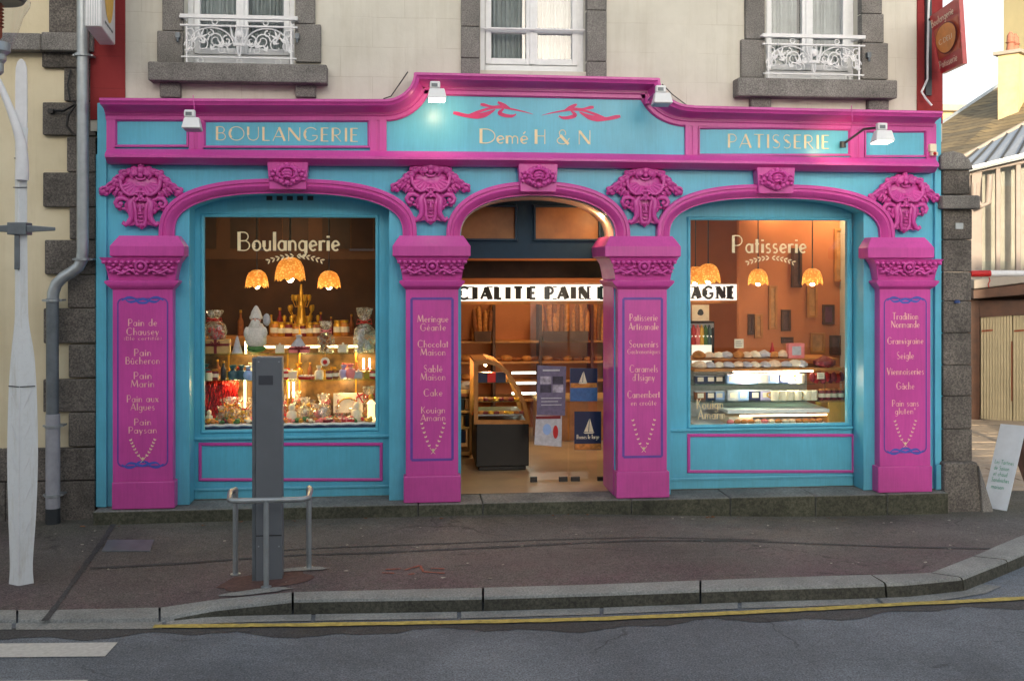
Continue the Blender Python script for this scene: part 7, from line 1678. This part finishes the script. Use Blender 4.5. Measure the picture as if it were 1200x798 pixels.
b = MB(); b.tube([W(1089, -10, -.05), W(1088, 15, -.05), W(1087, 70, -.05), W(1087, 93, -.05), W(1080, 108, -.07), W(1085, 116, -.08), W(1092, 124, -.1)], .011, 6); tag(b.build('sign_cable', M['whitemetal'], smooth=50), 'white cable running down the red strip beneath the hanging sign', 'cable')
b = MB(); p = W(1097, 174, -.2); b.box(p.x-.04, p.x+.03, -.16, -.09, p.z-.03, p.z+.05); b.box(p.x-.03, p.x+.04, -.17, -.12, p.z-.07, p.z-.032); r = b.build('alarm_box', M['ivory'], bevel=.008); tag(r, 'small cream alarm box with red lamp at the right end of the lower cornice', 'alarm box')
b = MB(); b.ball((p.x, -.175, p.z-.05), .018, 8); rr_ = b.build('alarm_lens', M['red'], r, loc=r.location, smooth=50)

# ---------------- granite gate pier at the right corner
yP = -.06; pr = thing('gate_pier', 'granite gate pier with rounded cap at the right end of the shop front', 'pier', (X(1122, yP), .2, 0))
def pblock(b, l, r_, t, bt, y0, y1): b.box(X(l, y0), X(r_, y0), y0, y1, Z(l, bt, y0)+.002, Z(l, t, y0)-.002)
b = MB(); x0 = 1104.8
for (t, bt, r_) in ((245.5, 281, 1139.5), (281, 319, 1139), (319, 353, 1138.5), (353, 390.5, 1138.5), (390.5, 428, 1138.5), (428, 464.5, 1139), (464.5, 503, 1139), (503, 541, 1139.5)): pblock(b, 1105.5, r_, t, bt, yP, .5)
b.build('shaft', M['granite_dark'], pr, bevel=.012)
b = MB(); pblock(b, 1105, 1137, 199, 228, yP-.02, .5); b.build('neck', M['granite_dark'], pr, bevel=.015)
b = MB(); pblock(b, 1104.5, 1149.5, 228.5, 245, yP-.1, .6); b.build('ledge', M['granite'], pr, bevel=.02)
b = MB(); y0 = yP-.06; pr_pts = [(1103, 199), (1103, 184), (1107, 179), (1118, 177), (1129, 180), (1137, 187), (1142, 199)]; b.prism([(X(a, y0), Z(a, c, y0)) for a, c in pr_pts], y0, .5); b.build('cap', M['granite'], pr, bevel=.02)
b = MB(); y0 = yP-.1; a = [(X(1107, y0), y0, .0), (X(1153, y0), y0, .0), (X(1153, y0), .55, .0), (X(1107, y0), .55, .0)]; zt_p = Z(1125, 542, y0)
b.hexa(a, [(X(1107, y0), y0, zt_p), (X(1146, y0), y0, zt_p), (X(1146, y0), .5, zt_p), (X(1107, y0), .5, zt_p)]); b.build('plinth', M['granite_dark'], pr, bevel=.02)
b = MB(); y0 = yP-.3; q = [(X(1144, yP), Z(1146, 547, yP)), (X(1164, y0), .0), (X(1149, y0), .0)]; b.prism([(X(1146, yP-.1), Z(1146, 545, yP-.1)), (X(1163, yP-.1), Z(1163, 599, yP-.1)), (X(1150, yP-.1), Z(1150, 601, yP-.1))], yP-.13, .2); tag(b.build('guard_stone', M['granite'], bevel=.01), 'slanting granite guard stone leaning on the foot of the gate pier', 'guard stone')
b = MB(); p = W(1124, 265, yP-.004); b.box(p.x-.04, p.x+.04, yP-.012, yP, p.z-.03, p.z+.03); b.build('plate', M['zinc'], pr)
b = MB(); p = W(1121, 354, yP-.01); b.lathe([(.03, 0), (.03, .02), (.02, .03)], (p.x, yP-.02, p.z-.01), 10); b.build('ring', plain('blue ring', lin(60, 80, 130), .4), pr)

# A-board
n_b = [G(1151, 594, .045), G(1180, 599, .045)]; d = n_b[1]-n_b[0]; d.z = 0; Wb = d.length; lean = Vector((-d.y, d.x, 0)).normalized()
bd = thing('pavement_sign', 'white pavement board with green handwriting leaning open by the gate pier', 'pavement sign', ((n_b[0]+n_b[1])/2))
Tt = [PP(1173, 497, n_b[0]+Vector((.3, .25, 0)), (0, 1, 0)), PP(1203, 499.5, n_b[0]+Vector((.3, .05, 0)), (0, 1, 0))]
def quad_board(bl, br, tr, tl, th):
    n = (br-bl).cross(tl-bl).normalized()*th; b = MB(); b.hexa([bl, br, tr, tl], [bl+n, br+n, tr+n, tl+n]); return b, n
b, nv = quad_board(n_b[0], n_b[1], Tt[1], Tt[0], .012); b.build('panel', plain('white board', lin(206, 214, 222), .35, var=.05), bd)
bl2 = n_b[0]+Vector((.62, .12, 0)); br2 = n_b[1]+Vector((.62, .0, 0)); b, _ = quad_board(bl2, br2, Tt[1]+Vector((.03, 0, 0)), Tt[0]+Vector((.03, 0, 0)), .012); b.build('rear_panel', plain('brown board back', lin(110, 84, 76), .6), bd)
def bdp(u, v, e):
    a = n_b[0].lerp(n_b[1], u); c = Tt[0].lerp(Tt[1], u); q = a.lerp(c, v); n = nv.normalized(); s = -1 if n.dot(CAM-q) < 0 else 1
    q = q+n*s*e+(nv if s > 0 else Vector((0, 0, 0))); return tuple(q)
b = MB()
for (s, v, wd, u) in (('Les Tartines', .52, .75, .5), ('de Saison', .45, .6, .45), ('et chaud', .38, .55, .45), ('Sandwiches'.replace('w', 'v'), .31, .7, .5), ('maison', .23, .5, .45)):
    text(b, s, 0, 0, 1, 0, .12, .1, .14, fn=lambda x, z, k, s=s, v=v, wd=wd, u=u: bdp(u+x*wd/textw(s, .14), v+z*.05, .003+k))
b.build('handwriting', plain('green ink', lin(70, 160, 130), .5), bd, weld=False)

# barrier pole
yy = 1.2; b0, b1 = W(1137, 321, yy), W(1290, 321, yy)
bp = thing('barrier_pole', 'red and white barrier pole projecting to the right from the gate pier', 'barrier pole', b0); 
b = MB(); m = W(1160, 320.5, yy); b.tube([m, b1], .035, 12); b.build('white_tube', M['whitemetal'], bp, smooth=50)
b = MB(); b.tube([b0, m], .037, 12); b.build('red_tube', M['red'], bp, smooth=50)
b = MB(); q = W(1159, 325, yy); b.tube([(q.x, q.y, q.z), (q.x+.012, q.y, q.z-.04), (q.x-.012, q.y, q.z-.08), (q.x, q.y, q.z-.12)], .006, 5); b.build('chain', M['red'], bp)
b = MB(); b.tube([(b1.x, yy, 0), (b1.x, yy, b1.z+.1)], .06, 12); b.build('post', M['whitemetal'], bp, smooth=50)

# ================================================================ YARD BUILDINGS BEHIND (right)
p0 = G(1147, 493, .04); ang = R(-22); dv = Vector((math.cos(ang), math.sin(ang), 0)); nG = Vector((dv.y, -dv.x, 0))
if nG.y > 0: nG = -nG
def Q(px, py, e=0.0): return PP(px, py, p0+nG*e, nG)
def gq(b, pts, e0, e1):   # solid from outline px at offset e0 to e1 (towards the viewer)
    f = [Q(a, c, e1) for a, c in pts]; k = [p-nG*(e1-e0) for p in f]
    if len(f) == 4: b.hexa(f, k)
    else:
        va = [b.bm.verts.new(p) for p in f]; vb = [b.bm.verts.new(p) for p in k]; b.bm.faces.new(va); b.bm.faces.new(vb[::-1])
        for i in range(len(f)): b.bm.faces.new((va[i], va[(i+1) % len(f)], vb[(i+1) % len(f)], vb[i]))
gh = thing('yard_building', 'yard building with cream board doors below and a glazed storey above, behind the pier', 'building', p0)
M['beige'] = plain('beige painted timber', lin(160, 152, 142), .6, var=.12, sc=4); M['beigepink'] = plain('beige cladding', lin(150, 140, 134), .6, var=.12, sc=4)
b = MB(); gq(b, [(1090, 510), (1148, 512), (1148, 352), (1090, 350)], -.5, 0); gq(b, [(1148.3, 372), (1340, 360), (1340, 352), (1148.3, 352)], -.5, .0); b.build('wall', M['darkwood'], gh)
b = MB(); gq(b, [(1085, 512), (1330, 530), (1330, 340), (1085, 344)], -2.5, -.55); b.build('body', M['brownwall'], gh)
M['cream_door'] = plain('cream board door', lin(188, 174, 138), .6, var=.12, sc=3)
for (l, r_) in ((1149.5, 1186.5), (1187.5, 1226), (1228, 1268)):
    b = MB(); n = 11
    for i in range(n):
        a = l+(r_-l)*i/n; c = l+(r_-l)*(i+1)/n-.55; gq(b, [(a, 490+.13*(a-1147)), (c, 490+.13*(c-1147)), (c, 371-.03*(c-1147)), (a, 371-.03*(a-1147))], -.08, -.04)
    gq(b, [(l, 490+.13*(l-1147)), (r_, 490+.13*(r_-1147)), (r_, 372-.03*(r_-1147)), (l, 372)], -.12, -.085)
    dr = b.build('garage_door', M['cream_door'], gh)
    b = MB(); gq(b, [(l+1, 389), (l+14, 388), (l+14, 386), (l+1, 387)], -.04, -.02); b.build('strap_hinge', M['rust'], dr)
    b = MB(); gq(b, [(r_-1.2, 470), (r_-.2, 470), (r_-.2, 400), (r_-1.2, 400)], -.04, -.025); b.build('edge_strip', M['rust'], dr)
b = MB(); gq(b, [(1147, 509), (1300, 535), (1300, 512), (1147, 491)], -.3, -.02); b.build('threshold', M['black'], gh)
b = MB(); gq(b, [(1141, 339), (1330, 316), (1330, 304), (1141, 328)], -.5, .45); b.build('ledge', M['beige'], gh, bevel=.02)
b = MB(); gq(b, [(1141, 350), (1330, 335), (1330, 317), (1141, 340)], -.5, .38); b.build('eave_beam', M['darkwood'], gh)
# glazed storey
b = MB()
for (l, r_) in ((1132, 1151), (1167, 1172.5), (1190.5, 1196.5), (1216, 1222), (1245, 1252)): gq(b, [(l, 328-.12*(l-1141)), (r_, 328-.12*(r_-1141)), (r_, 199-.2*(r_-1150)), (l, 199-.2*(l-1150))], -.1, 0)
gq(b, [(1132, 205), (1300, 172), (1300, 164), (1132, 197)], -.1, .02); b.build('glazing_frame', M['beigepink'], gh, bevel=.01)
b = MB(); gq(b, [(1150, 327), (1260, 312), (1260, 180), (1150, 202)], -.07, -.06); b.build('pane', M['glass'], gh)
b = MB(); gq(b, [(1130, 330), (1300, 310), (1300, 165), (1130, 202)], -.5, -.4); b.build('inner_blind', plain('pale blind', lin(176, 178, 168), .8, var=.15, sc=3), gh)
b = MB(); gq(b, [(1128, 203), (1300, 162), (1300, 153), (1128, 197)], -.4, .25); b.build('fascia', M['zincdark'], gh)
# lean-to roof of standing seam sheets above
zr0 = None
f0 = [Q(1118, 200, .3), Q(1330, 147, .3)]; up = Vector((0, 0, 1))
f1 = [PP(1146, 176, p0-nG*2.2, nG), PP(1340, 72, p0-nG*2.2, nG)]
b = MB(); b.loft([[f0[0].lerp(f0[1], k/11), f1[0].lerp(f1[1], k/11), f1[0].lerp(f1[1], k/11)-up*.05, f0[0].lerp(f0[1], k/11)-up*.05] for k in range(12)]); lr = b.build('lean_to_roof', plain('pale metal roof', lin(176, 182, 190), .45, .3), gh)
b = MB()
for k in range(0, 12):
    t = k/11; a = f0[0].lerp(f0[1], t); c = f1[0].lerp(f1[1], t); b.tube([a+up*.012, c+up*.012], .022, 4)
b.build('roof_seam', M['darkmetal'], lr)
b = MB(); gq(b, [(1140, 240), (1143, 232), (1143, 205), (1139, 205), (1139, 228), (1137, 236)], -.02, .06); b.tube([Q(1141, 215, .2), Q(1141, 232, .2), Q(1150, 242, .2), Q(1158, 238, .2), Q(1160, 205, .2)], .05, 8); b.build('gutter_pipe', M['beigepink'], gh, smooth=50)
# far house with slate roof
pf = PP(1150, 300, (0, 16, 0), (0, 1, 0)); a2 = R(-30); dF = Vector((math.cos(a2), math.sin(a2), 0)); nF = Vector((dF.y, -dF.x, 0))
if nF.y > 0: nF = -nF
def QF(px, py, e=0.0): return PP(px, py, pf+nF*e, nF)
fh = thing('far_house', 'house with a sloping golden slate roof rising behind the yard building', 'building', Vector((pf.x, pf.y, 0)))
M['slate'] = None
m, n, p = newmat('lichen slates'); br = nd(n, 'ShaderNodeTexBrick', Scale=1.0); br.inputs['Brick Width'].default_value = .3; br.inputs['Row Height'].default_value = .16; br.inputs['Mortar Size'].default_value = .008
br.inputs['Color1'].default_value = lin(150, 132, 100); br.inputs['Color2'].default_value = lin(122, 112, 92); br.inputs['Mortar'].default_value = lin(80, 72, 60)
sep = n.nodes.new('ShaderNodeSeparateXYZ'); n.links.new(pos(n), sep.inputs[0]); cb = n.nodes.new('ShaderNodeCombineXYZ'); n.links.new(sep.outputs[0], cb.inputs[0]); mm = nd(n, 'ShaderNodeMath', operation='MULTIPLY'); mm.inputs[1].default_value = 1.5; n.links.new(sep.outputs[2], mm.inputs[0]); n.links.new(mm.outputs[0], cb.inputs[1]); n.links.new(cb.outputs[0], br.inputs['Vector'])
n.links.new(mix(n, 1.0, br.outputs['Color'], ramp(n, noise(n, 1.5, 5), (.7, .7, .7, 1), (1.2, 1.2, 1.1, 1)), 'MULTIPLY'), p.inputs['Base Color']); p.inputs['Roughness'].default_value = .75; M['slate'] = m
e0, e1 = QF(1070, 216, .3), QF(1330, 75, .3)
r0, r1 = PP(1090, 178, pf-nF*3.5, nF), PP(1300, -28, pf-nF*3.5, nF)
r0 = PP(1096, 150, pf-nF*3.5, nF); r1 = PP(1178, 96, pf-nF*3.5, nF); r1 = r0+(r1-r0)*2.6
b = MB(); b.hexa([e0, e1, r1, r0], [p_-up*.12 for p_ in (e0, e1, r1, r0)]); rf = b.build('roof', M['slate'], fh)
b = MB(); b.tube([e0+nF*.05, e1+nF*.05], .06, 8); b.build('gutter', M['beige'], rf, smooth=50)
b = MB(); b.tube([r0, r1], .07, 6); b.build('ridge', M['zinc'], rf)
wl = [e0-nF*.35, e1-nF*.35]; b = MB(); b.hexa([Vector((wl[0].x, wl[0].y, 0)), Vector((wl[1].x, wl[1].y, 0)), Vector((r1.x, r1.y, 0)), Vector((r0.x, r0.y, 0))], [wl[0]-up*.1, wl[1]-up*.1, r1-up*.2, r0-up*.2]); b.build('wall', M['beige'], fh)
# chimney standing on the roof
cc = QF(1187, 126, -1.2); hw = .42
ch = MB(); zt1 = QF(1187, 66, -1.2).z
c0 = cc; ax, ay = Vector((math.cos(R(-50)), math.sin(R(-50)), 0)), Vector((math.sin(R(50)), math.cos(R(50)), 0))
def cbox(b, w1, w2, z0, z1, off=(0, 0)):
    pts = [c0+ax*(s*w1+off[0])+ay*(t*w2+off[1]) for s, t in ((-1, -1), (1, -1), (1, 1), (-1, 1))]; b.hexa([(p.x, p.y, z0) for p in pts], [(p.x, p.y, z1) for p in pts])
M['chim'] = plain('cream chimney render', lin(206, 186, 142), .8, var=.16, sc=3)
cbox(ch, .26, .36, cc.z-1.2, zt1); cm = ch.build('chimney', M['chim'], fh)
b = MB(); cbox(b, .36, .46, zt1, zt1+.09); b.build('chimney_cap', M['beige'], cm)
for s in (-1, 1):
    b = MB(); q = c0+ay*(s*.17); b.lathe([(.12, zt1+.09), (.09, zt1+.3), (.13, zt1+.34), (.10, zt1+.36), (.09, zt1+.52), (.03, zt1+.62)], (q.x, q.y, 0), 12); b.build('chimney_pot', plain('terracotta', lin(158, 104, 84), .8), cm, smooth=35)
# tall pale house further right and a small flat-roofed one far off
pt = PP(1176, 60, (0, 28, 0), (0, 1, 0)); b = MB(); b.box(pt.x, pt.x+12, 26, 28, 0, 16)
o = b.build('tall_house', plain('sunny cream render', lin(232, 214, 160), .8, var=.08, sc=.5)); tag(o, 'tall plain cream house wall rising behind the chimney at the right edge', 'building')
q1 = PP(1106, 145, (0, 30, 0), (0, 1, 0)); q2 = PP(1131, 124, (0, 30, 0), (0, 1, 0)); b = MB(); b.box(q1.x-6, q2.x, 30, 38, 0, q2.z-.25); hh_ = thing('flat_roofed_house', 'small distant flat roofed cream house beyond the slate roof', 'building', (q1.x, 30, 0)); b.build('wall', M['chim'], hh_)
b = MB(); b.box(q1.x-6.3, q2.x+.3, 29.7, 38.3, q2.z-.25, q2.z); b.build('roof_slab', M['beige'], hh_)
# paving of the yard, long pale stones
b = MB(); random.seed(3)
for i in range(22):
    for j in range(8):
        x = 5.2+j*.62+(i % 2)*.3; y = .75+i*.26; b.box(x, x+.60, y, y+.24, .03, .056+random.uniform(-.004, .004))
tag(b.build('yard_ground', plain('pale yard stone', lin(176, 160, 140), .8, var=.2, sc=5)), kind='structure')

# ================================================================ OPPOSITE SIDE OF THE STREET (out of view: reflected in the glass and blocking low sun)
op = thing('opposite_house', 'ochre rendered terrace across the street with grey shuttered windows, seen reflected in the shop glass', 'building', (0, -20.3, 0))
b = MB(); b.box(-34, 3.4, -30, -20.3, 0, 5.7); b.build('wall', plain('ochre render', lin(238, 160, 104), .85, var=.1, sc=1), op)
b = MB(); b.box(-34, 3.4, -30, -20.28, 5.7, 10.4); b.build('wall', plain('pale grey render', lin(196, 202, 206), .85, var=.1, sc=1), op)  # upper wall grey stands in for sky reflected in the upper windows
b = MB(); b.box(-34, 3.4, -20.3, -20.15, 0, 2.75); b.build('shop_band', M['brownwall'], op)
op2 = thing('opposite_corner_house', 'lower grey rendered house across the street corner, outside the frame, seen only in reflections', 'building', (11, -20.3, 0))
b = MB(); b.box(5.8, 24, -30, -20.3, 0, 6.8); b.build('wall', plain('grey render', lin(186, 184, 178), .85, var=.1, sc=1), op2)  # unseen block added to keep low sun off the yard doors
wb_ = MB(); wg = MB(); wf = MB()
for i in range(14):
    for k in range(3):
        x = -33.4+i*2.6; z = 3.05+k*2.95
        if k == 0: wb_.box(x-.2, x+.6, -20.3, -20.24, z, z+2.0); wb_.box(x+1.28, x+2.0, -20.3, -20.24, z, z+2.0)
        wf.box(x+.58, x+1.30, -20.29, -20.2, z-.06, z); wg.box(x+.63, x+1.25, -20.3, -20.26, z, z+2.0)
wb_.build('shutter_set', plain('grey green shutters', lin(92, 104, 84), .6), op); tag(op.children[-1], kind='stuff')
wg.build('pane_set', M['darkroom'], op); tag(op.children[-1], kind='stuff'); wf.build('ledge_set', M['white'], op); tag(op.children[-1], kind='stuff')
grid_surface('opposite_pavement', M['pave'], -34, 16, 10, -20.3, -12.5, 4, zf=lambda x, y: .10)

for o in list(C.objects):       # tidy: no empties without a label
    if o.type == 'EMPTY' and o.get('label') == '': o['label'] = 'item on display'
